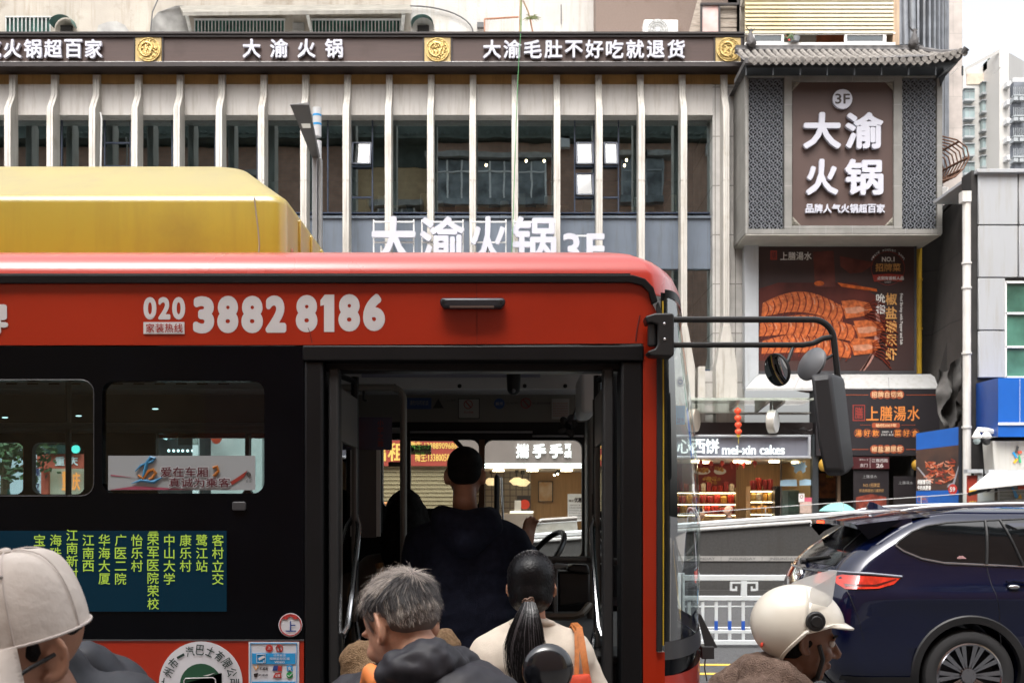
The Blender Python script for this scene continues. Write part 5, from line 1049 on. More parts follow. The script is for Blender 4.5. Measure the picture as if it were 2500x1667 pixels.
# ---- unit with neon, wall and lamps (seen through the front side window of the bus)
NS = thing('neon_shopfront', 'black shop front with white neon strokes and a row of bulbs', 'shop', W(420, 1290, 28)); m = MB(); m.pbox(280, 1000, 515, 1300, 27.3, .3); m.build('front', BLACK, NS)
m = MB(); m.text('渝', 400, 1018, 446, 1070, 27.26, .03, .05); m.tube([W(384, 1052, 27.2), W(392, 1062, 27.2), W(408, 1068, 27.2)], .06, 6); m.text('重', 340, 1018, 385, 1066, 27.26, .03, .05); m.build('neon', M('neon_cyan_white', (.85, 1, .98), emit=.9, ecol=(.75, 1, .97)), NS)
m = MB()
for a in (412, 424, 435, 446, 458, 470, 482): m.ell(W(a, 1100, 27.2), .032, 8, 6)
m.build('bulbs', lampc, NS)
m = MB(); m.pbox(515, 990, 640, 1300, 27.2, .3); tag(m.build('plaster_wall', M('grey_white_wall', (.5, .49, .46), .6, var=.12, vs=2)), 'pale plaster wall beside the black shop front', 'wall')
q = MB(); v = W(528, 1063, 26.8); q.ell(v, (.14, .14, .2), 14, 10); q.ell(v+Vector((-.25, .1, .25)), (.14, .14, .18), 14, 10); tag(q.build('lantern_pair', M('lantern_red')), 'pair of red lanterns beside the neon shop front', 'lantern')
m = MB(); m.pbox(620, 1000, 900, 1300, 27.4, .3); tag(m.build('grey_shopfront', M('grey_shop_front', (.3, .3, .29), .6, var=.2, vs=1)), 'plain grey shop front behind the bus door pillar', 'shop front')
m = MB(); m.pbox(470, 1040, 484, 1300, 25.0, .1); tag(m.build('white_post', WHITE), 'white sign post in front of the neon shop', 'post')
# ---- left end: red sign and pale lit wall
CQ = thing('hotpot_sign', 'red shop sign with white calligraphic characters seen through the left bus window', 'sign', W(160, 1142, 27)); m = MB(); m.pbox(90, 1108, 215, 1143, 27, .2); m.build('board', M('sign_vermilion', (.5, .09, .05), .5), CQ)
m = MB(); m.text('重', 134, 1114, 158, 1136, 26.98, .01, .02); m.text('庆', 164, 1114, 190, 1136, 26.98, .01, .02); m.build('lettering', WHITE, CQ)
m = MB(); m.pbox(120, 1143, 230, 1300, 27.4, .2); lw_ = tag(m.build('lit_wall', M('pale_lit_wall', (.46, .42, .33), .5, emit=.12, ecol=(1, .8, .5))), 'pale wall panel with painted-in lamplight and two orange characters below the red sign', 'wall panel')  # faint warm emission stands in for lamplight falling on the wall
m = MB(); m.text('重', 151, 1148, 168, 1196, 27.36, .02, .02); m.text('庆', 176, 1152, 194, 1196, 27.36, .02, .01); m.build('lettering', M('neon_orange', (.8, .25, .05), emit=.7, ecol=(1, .35, .08)), lw_)
WF = thing('white_shopfront', 'white shop front with blue vertical characters behind a street tree', 'shop front', W(30, 1290, 27.5)); m = MB(); m.pbox(-420, 1050, 100, 1300, 27.5, .3); m.build('wall', M('bluish_white_panel', (.55, .6, .63), .4, var=.1, vs=1), WF)
m = MB(); m.text('靠', 80, 1142, 97, 1162, 27.48, .005, .02); m.text('又', 80, 1180, 97, 1200, 27.48, .005, .02); m.build('lettering', M('print_navy', (.03, .04, .12), .5), WF)
m = MB(); m.pbox(100, 1143, 118, 1300, 27.3, .2); m.build('red_column', M('sign_vermilion'), WF)
GS = thing('dark_green_sign', 'dark green sign with a round lit teal lamp above the red sign', 'sign', W(150, 1108, 26.9)); m = MB(); m.pbox(112, 1086, 175, 1107, 26.9, .1); m.build('board', M('sign_bottle_green', (.01, .035, .03), .4), GS)
m = MB(); m.disc(184, 1096, 10, 26.88, .05); m.build('lamp', M('teal_lamp', (.1, .5, .42), emit=.5, ecol=(.1, .8, .65)), GS)
# street tree
TR = thing('street_tree', 'young street tree with a propped trunk seen through the left bus window', 'tree', (X(12, 24), 24, .16))
m = MB(); m.tube([W(14, 1320, 24), W(12, 1200, 24), W(14, 1120, 24), W(8, 1040, 24)], .1, 8, rs=[.11, .1, .08, .05])
for a, b in ((60, 1140), (90, 1120), (-60, 1110), (40, 1080), (-30, 1060)): m.tube([W(13, 1175+rnd.uniform(-20, 20), 24), W((13+a)/2, (1160+b)/2, 24+rnd.uniform(-.3, .3)), W(a, b, 24+rnd.uniform(-.5, .5))], .03, 6, rs=[.05, .035, .015])
m.build('trunk', M('bark', (.16, .11, .06), .9, var=.4, vs=20, bump=.5), TR)
m = MB(); r2 = random.Random(11)
for c in range(34):
    cc = W(10+r2.gauss(0, 55), 1085+r2.gauss(0, 32), 24+r2.gauss(0, .6))
    for k in range(34):
        v = cc+Vector((r2.gauss(0, .2), r2.gauss(0, .2), r2.gauss(0, .14))); a = Vector((r2.gauss(0, 1), r2.gauss(0, 1), r2.gauss(0, .6))).normalized()*.1; b = a.orthogonal().normalized()*.045
        m.add([v-a, v+b, v+a, v-b], [(0, 1, 2, 3)])
m.build('crown', M('tree_leaf', (.06, .1, .03), .55, var=.5, vs=6), TR, smooth=0)
m = MB()
for a in (55, -35): m.tube([W(14, 1180, 24), W(a, 1310, 23.8)], .035, 6)
m.build('prop', M('green_prop', (.04, .14, .11), .6), TR)
# people in front of the bakery and an umbrella
# ================================================================ BUS
YB, YBF = 4.5, 7.0
BUS = thing('city_bus', 'red city bus with a yellow roof unit and its front door open', 'bus', (-4, 5.75, 0))
red = M('bus_red_paint', (.36, .021, .004), .3, var=.07, vs=1.5, coat=.35, spec=.4, grime=.2); redt = M('bus_roof_red', (.5, .03, .014), .26, var=.06, vs=1.5, coat=1)
yel = M('bus_yellow_paint', (.43, .32, .002), .4, var=.08, vs=2, coat=1, grime=.22, streak=.18)
for q_ in (yel, redt): q_.node_tree.nodes['Principled BSDF'].inputs['Coat IOR'].default_value = 1.5; q_.node_tree.nodes['Principled BSDF'].inputs['Coat Roughness'].default_value = .3
yel.node_tree.nodes['Principled BSDF'].inputs['Coat IOR'].default_value = 1.75
bblk = M('bus_black_gloss', (.0015, .002, .0035), .12, var=.3, spec=.15); bmat = M('bus_black_frame', (.005, .005, .006), .4, var=.2, spec=.28)
bgl = G('bus_window_glass', (.35, .5, .52), 1.45, 0, 1); bgl2 = G('bus_far_glass', (.88, .93, .93), 1.35, 0, .8); wsg = G('bus_windscreen_glass', (.8, .86, .86), 1.4, 0, .4)
zb = lambda py: Z(py, YB)
xb_ = lambda px: X(px, YB)
def xfront(s): return .6+.26*(max(0, 1-(2*s-1)**2))**.6
def outline(d, ext=0, n=18, xrear=-9.6):
    o = []
    for i in range(n+1):
        s = .5-.5*math.cos(PI*i/n); o.append((xfront(s)-d*.55+ext, YB+d+(2.5-2*d)*s))
    return o+[(xrear, YBF-d), (xrear, YB+d)]
# roof shell
m = MB(); rings = []
for zz, d in ((2.55, .0), (2.633, 0), (2.675, .012), (2.705, .04), (2.735, .095), (2.757, .17), (2.772, .27), (2.79, .5), (2.81, .9)):
    ext = -.06-.5*max(0, zz-2.65) if zz > 2.56 else -.05
    o = outline(d, ext); rings.append([(x, y, zz if True else 0) for x, y in o])
m.loft(rings); m.build('roof', redt, BUS, smooth=50)
# gutter rail
m = MB()
go = [(-3200, 671), (0, 671), (1545, 671), (1575, 680), (1596, 702), (1606, 735)]; gi = [(1592, 742), (1584, 712), (1567, 696), (1540, 689), (0, 691), (-3200, 691)]
m.pprism(go+gi, YB-.022, .03); m.pprism([(-3200, 668), (1540, 667), (1540, 670.6), (-3200, 671)], YB-.012, .02); m.build('gutter', bmat, BUS, bevel=.004)
# red band over the windows
m = MB(); m.pprism([(-3200, 690), (1541, 688.5), (1567, 695.5), (1584.5, 711), (1592.5, 740), (1602, 760), (1604, 838), (742, 842), (-3200, 846)], YB-.002, .06); rb = m.build('side_band', red, BUS)
m = MB(); m.pbox(1163, 692, 1163.8, 727, YB-.0035, .002); m.pbox(1164, 757, 1164.8, 838, YB-.0035, .002); m.tube([W(1562, 770, YB-.003), W(1556, 800, YB-.004), W(1552, 832, YB-.003)], .003, 5); m.tube([W(752, 800, YB-.003), W(757, 812, YB-.003), W(762, 838, YB-.003)], .0015, 4); m.build('panel_seam', M('seam_dark_red', (.1, .006, .004), .5), rb)
vin = M('white_vinyl', (.62, .6, .61), .4, var=.03)
m = MB(); 
for ch, a, c, b in (('3', 471, 523, 723), ('8', 530, 582, 722), ('8', 589, 642, 722), ('2', 648, 699, 721), ('8', 722, 775, 720), ('8', 826, 879, 718), ('6', 886, 940, 717)): m.text(ch, a, b, c, b+91, YB-.0035, .003, .062, res=5, nb=24)
m.pprism([(782, 733), (793, 719), (816, 719), (816, 810), (791, 810), (791, 744), (782, 747)], YB-.0035, .003)
for ch, a, c in (('0', 350, 382), ('2', 386, 416), ('0', 420, 452)): m.text(ch, a, 725, c, 780, YB-.0035, .003, .045, res=5, nb=20)
m.pbox(350, 786, 450, 815, YB-.006, .003)
m.text('牌', -95, 735, 20, 816, YB-.006, .003, .05); m.build('phone_lettering', vin, rb)
m = MB(); m.chars('家装热线', 366.5, 800.5, 23, 21, YB-.0095, .003, .012, h=22); m.build('hotline_lettering', M('hotline_red', (.33, .02, .012), .5), rb)
DLp = MB(); DLp.pprism([(1073, 728), (1080, 726), (1227, 726), (1234, 728), (1233, 744), (1222, 752), (1085, 752), (1074, 744)], YB-.05, .045); dl = DLp.build('door_lamp', M('lamp_housing', (.035, .035, .042), .3, .4), BUS, bevel=.012, seg=3)
m = MB(); m.disc(1083, 734, 4, YB-.053, .004, n=12); m.disc(1222, 735, 4, YB-.053, .004, n=12); m.build('screw_hole', BLACK, dl)
m = MB(); m.pbox(1098, 746, 1206, 751, YB-.053, .01); m.build('lens', M('dim_lens', (.1, .07, .06), .3), dl)
# black glazing band with window openings
m = MB()
b0, b1 = 845, 1562
m.hole(xb_(-620), xb_(238), zb(b1), zb(b0), xb_(-605), xb_(228), zb(1209), zb(928), .05, YB, YB+.05)
m.hole(xb_(238), xb_(742), zb(b1), zb(b0), xb_(249), xb_(645), zb(1204), zb(930), .045, YB, YB+.05)
m.box(-9.6, xb_(-620), YB, YB+.05, zb(b1), zb(b0)); gbp = m.build('glazing_panel', bblk, BUS)
m = MB(); m.tube([(x, YB-.001, z_) for x, z_ in rrect(xb_(-605), xb_(229), zb(1210), zb(927), .05)], .0016, 5, closed=True); m.build('window_trim', M('trim_grey', (.07, .07, .075), .4), gbp)
for a, b, c, d in ((-606, 927, 229, 1210), (248, 929, 646, 1205)):
    m = MB(); m.quad((xb_(a), YB+.02, zb(d)), (xb_(c), YB+.02, zb(d)), (xb_(c), YB+.02, zb(b)), (xb_(a), YB+.02, zb(b))); m.build('window_pane', bgl, BUS)
m = MB(); m.pprism([(568, 1224), (597, 1224), (600, 1228), (600, 1243), (596, 1246), (569, 1246), (566, 1243), (566, 1228)], YB-.012, .012); m.build('lock_cover', M('lock_grey', (.05, .05, .055), .35), BUS, bevel=.005)
# route display behind the glass
m = MB(); m.pbox(-190, 1295, 553, 1492, YB-.004, .003); scd = m.build('route_display', M('display_blue', (.003, .012, .02), .15, emit=.018, ecol=(.02, .22, .42), spec=.1), BUS)
m = MB()
for t_, a, y0 in (('客村立交', 531.8, 1318), ('鹭江站', 492.6, 1318), ('康乐村', 453, 1318), ('中山大学', 413.3, 1318), ('荣军医院荣校', 373.6, 1316), ('怡乐村', 334.2, 1318), ('广医二院', 294.4, 1318), ('华海大厦', 254.5, 1318), ('江南西', 215.4, 1318), ('江南新村', 175.8, 1306), ('海珠', 136, 1318), ('宝', 96.3, 1318)): m.chars(t_, a, y0, 31.4, 28.5, YB-.008, .003, .008, vert=True)
m.pbox(364, 1297, 384, 1299, YB-.008, .003); m.pbox(362, 1301, 386, 1303, YB-.008, .003)
m.build('display_lettering', M('led_lime', (.22, .33, .03), emit=.13, ecol=(.55, .8, .08)), scd)
# lower red side with wheel arch
ar = [(262+300*math.cos(PI-i*PI/16), zb(0)*0+0) for i in range(17)]
pts = [(-9.6, zb(1562)), (xb_(742), zb(1562)), (xb_(742), .32), (-1.02, .32)]+[(-1.6+.58*math.cos(i*PI/14), .44+.58*math.sin(i*PI/14)) for i in range(15)]+[(-2.18, .32), (-6.7, .32)]+[(-7.3+.58*math.cos(i*PI/14), .44+.58*math.sin(i*PI/14)) for i in range(15)]+[(-7.88, .32), (-9.6, .32)]
m = MB(); m.prism(pts, YB-.002, YB+.06); m.build('lower_side', red, BUS)
m = MB(); m.pbox(-3200, 1560.5, 742, 1563.5, YB-.006, .005); m.build('belt_trim', M('trim_grey'), BUS)
m = MB(); m.disc(490, 1667, 102, YB-.006, .003, n=48); lg_ = m.build('round_logo', M('logo_white', (.6, .6, .64), .4), BUS)
def spin(cx, cy, a):
    ca, sa = math.cos(a), math.sin(a)
    def fn(px, py, yy): u, v = px-cx, py-cy; return (X(cx+u*ca-v*sa, YB), yy, Z(cy+u*sa+v*ca, YB))
    return fn
m = MB()
for i, ch in enumerate('广州市一汽巴士有限公司'):
    a = math.radians((i-5)*17.6); px, py = 490+82*math.sin(a), 1667-82*math.cos(a); h_ = 3 if ch == '一' else 12.5
    m.text(ch, px-10, py-h_, px+10, py+h_, YB-.0095, .003, .012, fn=spin(px, py, a+.12))
m.build('logo_lettering', M('logo_dark_green', (.008, .03, .025), .5), lg_)
m = MB(); m.pprism([(490+51*math.cos(a*PI/14), 1670+51*math.sin(a*PI/14)) for a in range(-25, 1)]+[(541, 1642)], YB-.0095, .003); m.build('logo_emblem', M('logo_green', (.012, .07, .035), .45), lg_)
m = MB(); m.tube([W(a, b, YB-.011) for a, b in ((449, 1690), (449, 1661), (453, 1655), (520, 1653), (526, 1658), (527, 1690))], .0022, 5); m.pprism([(495, 1649), (524, 1642), (508, 1649)], YB-.0125, .003); m.build('logo_bus_outline', vin, lg_)
# information sticker
m = MB(); m.pbox(607, 1566, 730, 1700, YB-.006, .003); ist = m.build('info_sticker', M('logo_white'), BUS)
sbl = M('sticker_blue', (.02, .28, .6), .45)
m = MB(); m.pbox(615, 1594, 721, 1620, YB-.0095, .003); m.pbox(615, 1663, 721, 1700, YB-.0095, .003)
for a, b, c, d in ((611, 1569, 725, 1570.3), (611, 1569, 612.3, 1700), (723.8, 1569, 725, 1700)): m.pbox(a, b, c, d, YB-.0095, .003)
m.pbox(700, 1624, 714, 1637, YB-.0095, .003); m.build('blue_blocks', sbl, ist)
m = MB(); m.disc(657, 1582, 9, YB-.0095, .003, n=20); m.ring(682, 1582, 9, 1.8, YB-.0095, .003); m.pprism([(676, 1574), (678, 1573), (689, 1589), (687, 1591)], YB-.012, .003); m.pbox(678, 1625, 688, 1637, YB-.0095, .003); m.pprism([(666, 1653), (672, 1642), (686, 1641), (687, 1654)], YB-.0095, .003); m.build('red_marks', M('sticker_red', (.42, .03, .025), .5), ist)
m = MB(); m.text('公共安全', 667, 1595.5, 698, 1601.5, YB-.0125, .003, .01); m.text('视频监控区域', 658, 1603.5, 707, 1610, YB-.0125, .003, .01); m.text('VIDEO', 670, 1612.5, 695, 1618, YB-.0125, .003, .02); m.pprism([(630, 1606), (644, 1599), (647, 1604), (633, 1611)], YB-.0125, .003); m.pbox(643, 1611, 645, 1616, YB-.0125, .003)
for a, b, c, d in ((626, 1596, 648, 1597), (626, 1616.5, 648, 1617.5), (626, 1596, 627, 1617), (647, 1596, 648, 1617)): m.pbox(a, b, c, d, YB-.0125, .003)
m.text('上', 653, 1577.5, 661, 1584, YB-.0125, .003, .03); m.text('支', 702, 1626, 712, 1635.5, YB-.0125, .003, .03); m.text('优惠', 672, 1645, 684, 1652, YB-.0125, .003, .02); m.build('white_print', vin, ist)
m = MB(); m.text('羊城通', 633, 1627, 654, 1635, YB-.0095, .003, .02); m.text('岭南通', 632, 1644, 654, 1650, YB-.0095, .003, .01); m.pprism([(619, 1644), (630, 1641), (627, 1652), (621, 1652)], YB-.0095, .003); m.pbox(681, 1577, 683, 1587, YB-.0095, .003); m.build('dark_print', M('print_dark'), ist)
m = MB(); m.pprism([(665, 1636), (668, 1624), (679, 1624), (677, 1636)], YB-.0095, .003); m.build('card_logo', M('card_navy', (.02, .05, .22), .5), ist)
m = MB(); m.tube([W(619, 1625, YB-.008), W(624, 1634, YB-.008), W(630, 1628, YB-.008), W(629, 1623, YB-.008)], .0025, 5); m.build('gold_logo', M('print_gold'), ist)
m = MB(); m.disc(707, 1647, 8, YB-.0095, .003, n=20); ck = m.build('green_logo', M('sticker_green', (.02, .3, .08), .5), ist); m = MB(); m.tube([W(702, 1647, YB-.011), W(706, 1651, YB-.011), W(713, 1643, YB-.011)], .0018, 5); m.build('tick', vin, ist)
m = MB(); m.disc(709, 1525, 29, YB-.006, .003, n=40); us = m.build('boarding_sticker', M('logo_white'), BUS)
m = MB(); m.ring(709, 1525, 27, 2.2, YB-.0095, .003, n=40); m.pprism([(688, 1508), (709, 1498), (730, 1508), (724, 1511), (716, 1511), (716, 1507), (709, 1504), (702, 1507), (702, 1511), (694, 1511)], YB-.0095, .003); m.build('red_ring', M('sticker_red'), us)
m = MB(); m.text('上', 697, 1515, 723, 1541, YB-.0095, .003, .01); m.build('boarding_character', M('card_navy'), us)
# slogan placard in the window
m = MB(); m.pbox(264, 1112, 623, 1196, YB+.004, .004); plq = m.build('slogan_placard', M('placard_white', (.3, .32, .335), .4, var=.04), BUS)
m = MB()
m.text('爱在车厢', 392, 1139, 508, 1164, YB-.004, .003, .012); m.text('真诚为乘客', 412, 1166, 562, 1189, YB-.004, .003, .012); m.build('slogan_lettering', M('slogan_maroon', (.09, .006, .012), .5), plq)
m = MB()
m.text('爱在车厢', 389, 1136, 511, 1167, YB-.0005, .003, .09); m.text('真诚为乘客', 409, 1163, 565, 1192, YB-.0005, .003, .09); m.build('slogan_outline', M('placard_pale', (.4, .42, .44), .4), plq)
cl_ = [M('swoosh_blue', (.04, .2, .38), .4), M('swoosh_pink', (.3, .06, .1), .4), M('swoosh_orange', (.38, .13, .02), .4), M('swoosh_red', (.26, .03, .02), .4)]
m = MB(); q = lambda *p: [W(a, b, YB-.001) for a, b in p]
m.tube(q((330, 1150), (345, 1135), (372, 1126), (378, 1118), (368, 1115), (358, 1130), (352, 1160), (346, 1168)), .005, 6, m=0, rs=[.002, .005, .006, .006, .006, .007, .007, .002])
m.tube(q((337, 1160), (350, 1168), (362, 1150), (374, 1146), (380, 1154), (372, 1166), (364, 1170)), .006, 6, m=2); m.tube(q((320, 1180), (345, 1172), (375, 1176), (395, 1165)), .005, 6, m=0, rs=[.001, .006, .007, .002])
m.tube(q((520, 1142), (530, 1138), (533, 1150), (522, 1162)), .006, 6, m=2); m.pprism([(562, 1176), (590, 1158), (604, 1148), (596, 1164), (566, 1184)], YB+.001, .002, 3); m.pprism([(266, 1195), (330, 1186), (400, 1190), (470, 1195)], YB+.002, .001, 1); m.pprism([(270, 1158), (330, 1166), (270, 1161)], YB+.002, .001, 1)
m.build('slogan_swoosh', cl_, plq)
m = MB(); m.ring(607, 1157, 5, 1.3, YB, .003, n=16); m.chars('人社', 601, 1166, 11, 7, YB, .003, 0); m.chars('公交', 603, 1174, 8, 6, YB, .003, 0); m.build('small_print', M('print_dark'), plq)
# door opening
m = MB(); m.pbox(738, 843, 1572, 880, YB-.014, .1); m.pbox(742, 880, 1516, 906, YB+.08, .1); m.build('door_header', bmat, BUS, bevel=.006)
m = MB(); m.box(xb_(742), xb_(790), YB-.004, YB+.22, .32, zb(880)); m.build('door_jamb', bmat, BUS, bevel=.012); m = MB(); m.box(xb_(1515), xb_(1570), YB-.004, YB+.16, .32, zb(880)); m.build('door_jamb', bmat, BUS, bevel=.012)
m = MB(); m.box(xb_(1570), xb_(1605), YB-.002, YB+.07, .32, zb(838)); m.build('front_pillar', red, BUS)
m = MB(); m.pprism([(1604, 742), (1607, 735), (1616, 760), (1617, 1000), (1617, 1590), (1603, 1590), (1604, 1000)], YB-.016, .03); m.build('pillar_seal', RUBBER, BUS, bevel=.003)
m = MB(); m.pprism([(1617, 735), (1620, 735), (1621.5, 1000), (1621, 1575), (1618, 1575), (1618, 1000)], YB-.01, .03); m.build('yellow_edge', M('yellow_edge_paint', (.5, .33, .02), .5), BUS)
steel_g = M('door_grey', (.11, .105, .1), .45, var=.12)
for sx, x0, y1, hp in ((-1, -.709, 5.15, ((870, 1260, 5.12), (876, 1285, 5.05), (872, 1330, 4.95), (860, 1440, 4.7), (848, 1530, 4.62), (838, 1548, 4.6))), (1, .382, 5.1, ((1452, 1268, 5.1), (1446, 1290, 5.0), (1447, 1340, 4.92), (1456, 1460, 4.72), (1462, 1530, 4.64), (1471, 1555, 4.6)))):
    q = MB(); q.box(x0-.021, x0+.021, 4.52, 4.6, .36, Z(898, 4.52)); dlf = q.build('door_leaf', RUBBER, BUS, bevel=.01, seg=3)
    q = MB()
    for za, zc in ((.36, .9), (1.98, 2.2)): q.box(x0-.014, x0+.014, 4.602, y1, za, zc)
    for ya, yb2 in ((4.602, 4.67), (y1-.07, y1)): q.box(x0-.014, x0+.014, ya, yb2, .9, 1.98)
    q.build('door_leaf_frame', steel_g, dlf, bevel=.004)
    q = MB(); q.box(x0-.003, x0+.003, 4.67, y1-.07, .9, 1.98); q.build('door_leaf_pane', G('door_glass', (.45, .5, .5), 1.4), dlf)
    q = MB(); q.tube([W(*p_) for p_ in hp], .0125, 10); q.tube([W(hp[0][0]+(0 if sx < 0 else 2), hp[0][1]+260, 5.08), W(hp[0][0]+6*(-sx), hp[0][1]+300, 5.0), W(hp[0][0]-4*sx, hp[0][1]+500, 4.9)], .01, 8); q.build('grab_handle', CHROME, dlf)
    q = MB(); q.tube([(x0, y1-.02, .36), (x0, y1-.02, 2.3)], .018, 8); q.tube([(x0, y1-.02, 2.28), (x0+.12*sx, 4.75, 2.3)], .014, 6); q.build('hinge_post', bmat, dlf)
# windscreen, nose, bumper
def nose(z0, z1, e0, e1, s0=0.0, s1=1.0, off=0, b=0):
    def fn(u, v):
        s = s0+(s1-s0)*u; s = .5-.5*math.cos(PI*s); zz = z0+(z1-z0)*v; e = e0+(e1-e0)*v+b*math.sin(PI*v)
        return (xfront(s)+e*(1-(2*s-1)**4)+off, YB+2.5*s, zz)
    return fn
ztop, zbot = 2.56, Z(1566, 4.6)
m = MB(); m.grid(nose(ztop, zbot, -.075, .02, b=.05), 30, 12); m.build('windscreen', wsg, BUS, smooth=80)
m = MB(); m.grid(nose(ztop, zbot, -.075, .02, off=-.012, s0=0, s1=.11, b=.05), 8, 12); m.grid(nose(ztop, zbot, -.075, .02, off=-.012, s0=.89, s1=1, b=.05), 8, 12); m.grid(nose(ztop, ztop-.1, -.075, -.06, off=-.012), 24, 3); m.build('windscreen_border', M('ceramic_border', (.006, .006, .007), .6, spec=.15), BUS, smooth=80)
m = MB(); m.grid(nose(ztop+.012, ztop-.02, -.072, -.068, off=.004), 30, 3); m.build('windscreen_seal', bmat, BUS, smooth=80)
m = MB(); m.grid(nose(zbot+.012, zbot-.06, .022, .03, off=.004), 30, 4); m.build('nose_ledge', M('nose_grey', (.06, .06, .065), .3), BUS, smooth=80)
m = MB(); m.grid(nose(zbot-.055, 1.02, .026, .0), 30, 5); m.build('nose_panel', bblk, BUS, smooth=80)
m = MB(); m.grid(nose(1.045, .3, .03, .02), 30, 8); m.build('bumper', M('bumper_red', (.5, .03, .012), .3, coat=.4), BUS, smooth=80)
m = MB(); m.pbox(1605, 1591, 1623, 2000, YB-.001, .06); m.build('corner_panel', red, BUS)
m = MB(); m.disc(1661, 932, 8, 4.9, .004, n=20, ry=13); rst = m.build('round_sticker', vin, BUS) 
m = MB(); m.pbox(1650, 990, 1672, 1036, 4.92, .003); m.build('year_sticker', sbl, BUS)
m = MB(); m.text('2019', 1653, 1020, 1669, 1031, 4.915, .003, .03); m.ring(1661, 932, 6, 1, 4.895, .003, n=20, ); m.text('CCC', 1657, 927, 1666, 937, 4.894, .003, .02); m.build('sticker_print', M('card_navy'), BUS)
# front mirrors
m = MB(); Ym = 4.42
m.pprism([(1575, 772), (1600, 764), (1643, 764), (1646, 770), (1646, 866), (1640, 870), (1588, 868), (1580, 858), (1600, 850), (1606, 840), (1606, 792), (1590, 786), (1580, 790)], Ym-.03, .09); m.cyl(W(1592, 790, Ym), W(1592, 846, Ym), .018, n=14); mb_ = m.build('mirror_bracket', BLACK, BUS, bevel=.006)
m = MB()
for a, b in ((1622, 790), (1623, 828)): m.ell(W(a, b, Ym-.03), (.006, .004, .006), 10, 6)
m.build('bracket_bolt', CHROME, mb_)
def arc2(c, r, a0, a1, n=8): return [(c[0]+r*math.cos(math.radians(a0+(a1-a0)*i/n)), c[1]+r*math.sin(math.radians(a0+(a1-a0)*i/n))) for i in range(n+1)]
m = MB(); m.tube([W(a, b, Ym) for a, b in [(1640, 780), (1980, 780)]+arc2((1984, 832), 52, -85, -3, 8)+[(2040, 870), (2046, 925)]], .0125, 10)
m.tube([W(a, b, Ym) for a, b in [(1640, 842), (1960, 842), (1985, 838), (2010, 826), (2033, 822)]], .011, 10)
m.tube([W(1936, 848, Ym), W(1925, 878, Ym-.03), W(1912, 895, Ym-.06)], .007, 8); m.tube([W(2034, 866, Ym), W(2005, 882, Ym-.03), W(1988, 890, Ym-.04)], .006, 8); arm = m.build('mirror_arm', BLACK, BUS)
mp_ = M('mirror_plastic', (.022, .022, .025), .5, bump=.08, bs=400)
m = MB(); m.loft([[W(a, b, y) for a, b, y in ((1979, 914, 4.3), (2026, 909, 4.3), (2058, 920, 4.42), (2058, 920, 4.52), (1990, 916, 4.52))], [W(a, b, y) for a, b, y in ((1982, 930, 4.28), (2030, 925, 4.28), (2062, 935, 4.42), (2062, 935, 4.54), (1986, 930, 4.54))], [W(a, b, y) for a, b, y in ((1998, 1080, 4.28), (2050, 1080, 4.28), (2078, 1080, 4.42), (2078, 1080, 4.54), (2002, 1080, 4.54))], [W(a, b, y) for a, b, y in ((2012, 1148, 4.28), (2060, 1150, 4.28), (2084, 1135, 4.42), (2084, 1135, 4.54), (2016, 1146, 4.54))], [W(a, b, y) for a, b, y in ((2022, 1162, 4.32), (2060, 1160, 4.32), (2076, 1148, 4.42), (2076, 1148, 4.5), (2024, 1158, 4.5))]]); m.build('main_mirror', mp_, BUS, bevel=.012, seg=3)
def dish(cx, cy, Y, r, ax, name, mt, mt2):
    R = Vector(ax).to_track_quat('Z', 'Y').to_matrix(); c = W(cx, cy, Y); q = MB(); rr = []
    for rad, h in ((.1, -.025), (.7, -.017), (1, -.003), (1, .007), (.93, .008)): rr.append([c+R @ Vector((rad*r*math.cos(a*PI/16), rad*r*math.sin(a*PI/16), h)) for a in range(32)])
    q.loft(rr); o = q.build(name, mt, BUS, smooth=40); q = MB()
    q.loft([[c+R @ Vector((rad*r*math.cos(a*PI/16), rad*r*math.sin(a*PI/16), h)) for a in range(32)] for rad, h in ((.93, .0085), (.7, .012), (.35, .015), (.02, .016))]); q.build('mirror_glass', mt2, o, smooth=80)
mg = M('mirror_silver', (.75, .78, .8), .02, 1, var=0)
dish(1899, 902, 4.34, .064, (-.8, -.45, -.28), 'round_mirror', RUBBER, mg); dish(1981, 888, 4.38, .068, (.78, .45, -.35), 'oval_mirror', M('mirror_back_grey', (.13, .135, .145), .4), mg)
m = MB(); m.add([W(1700, 1492, 5.4), W(1712, 1500, 5.4), W(1752, 1580, 5.4), W(1722, 1582, 5.4), W(1700, 1492, 5.46), W(1712, 1500, 5.46), W(1752, 1580, 5.46), W(1722, 1582, 5.46)], [(0, 1, 2, 3), (7, 6, 5, 4), (0, 4, 5, 1), (1, 5, 6, 2), (2, 6, 7, 3), (3, 7, 4, 0)]); m.pbox(1714, 1578, 1744, 1608, 5.36, .12); m.pbox(1706, 1586, 1716, 1602, 5.4, .3); m.tube([W(1722, 1606, 5.4), W(1720, 1630, 5.4), W(1726, 1662, 5.4)], .004, 5); m.tube([W(1700, 1490, 5.42), W(1692, 1500, 5.45), W(1706, 1545, 5.5)], .006, 5); m.build('wiper_arm', M('wiper_grey', (.06, .06, .062), .35, .3), BUS, bevel=.003)
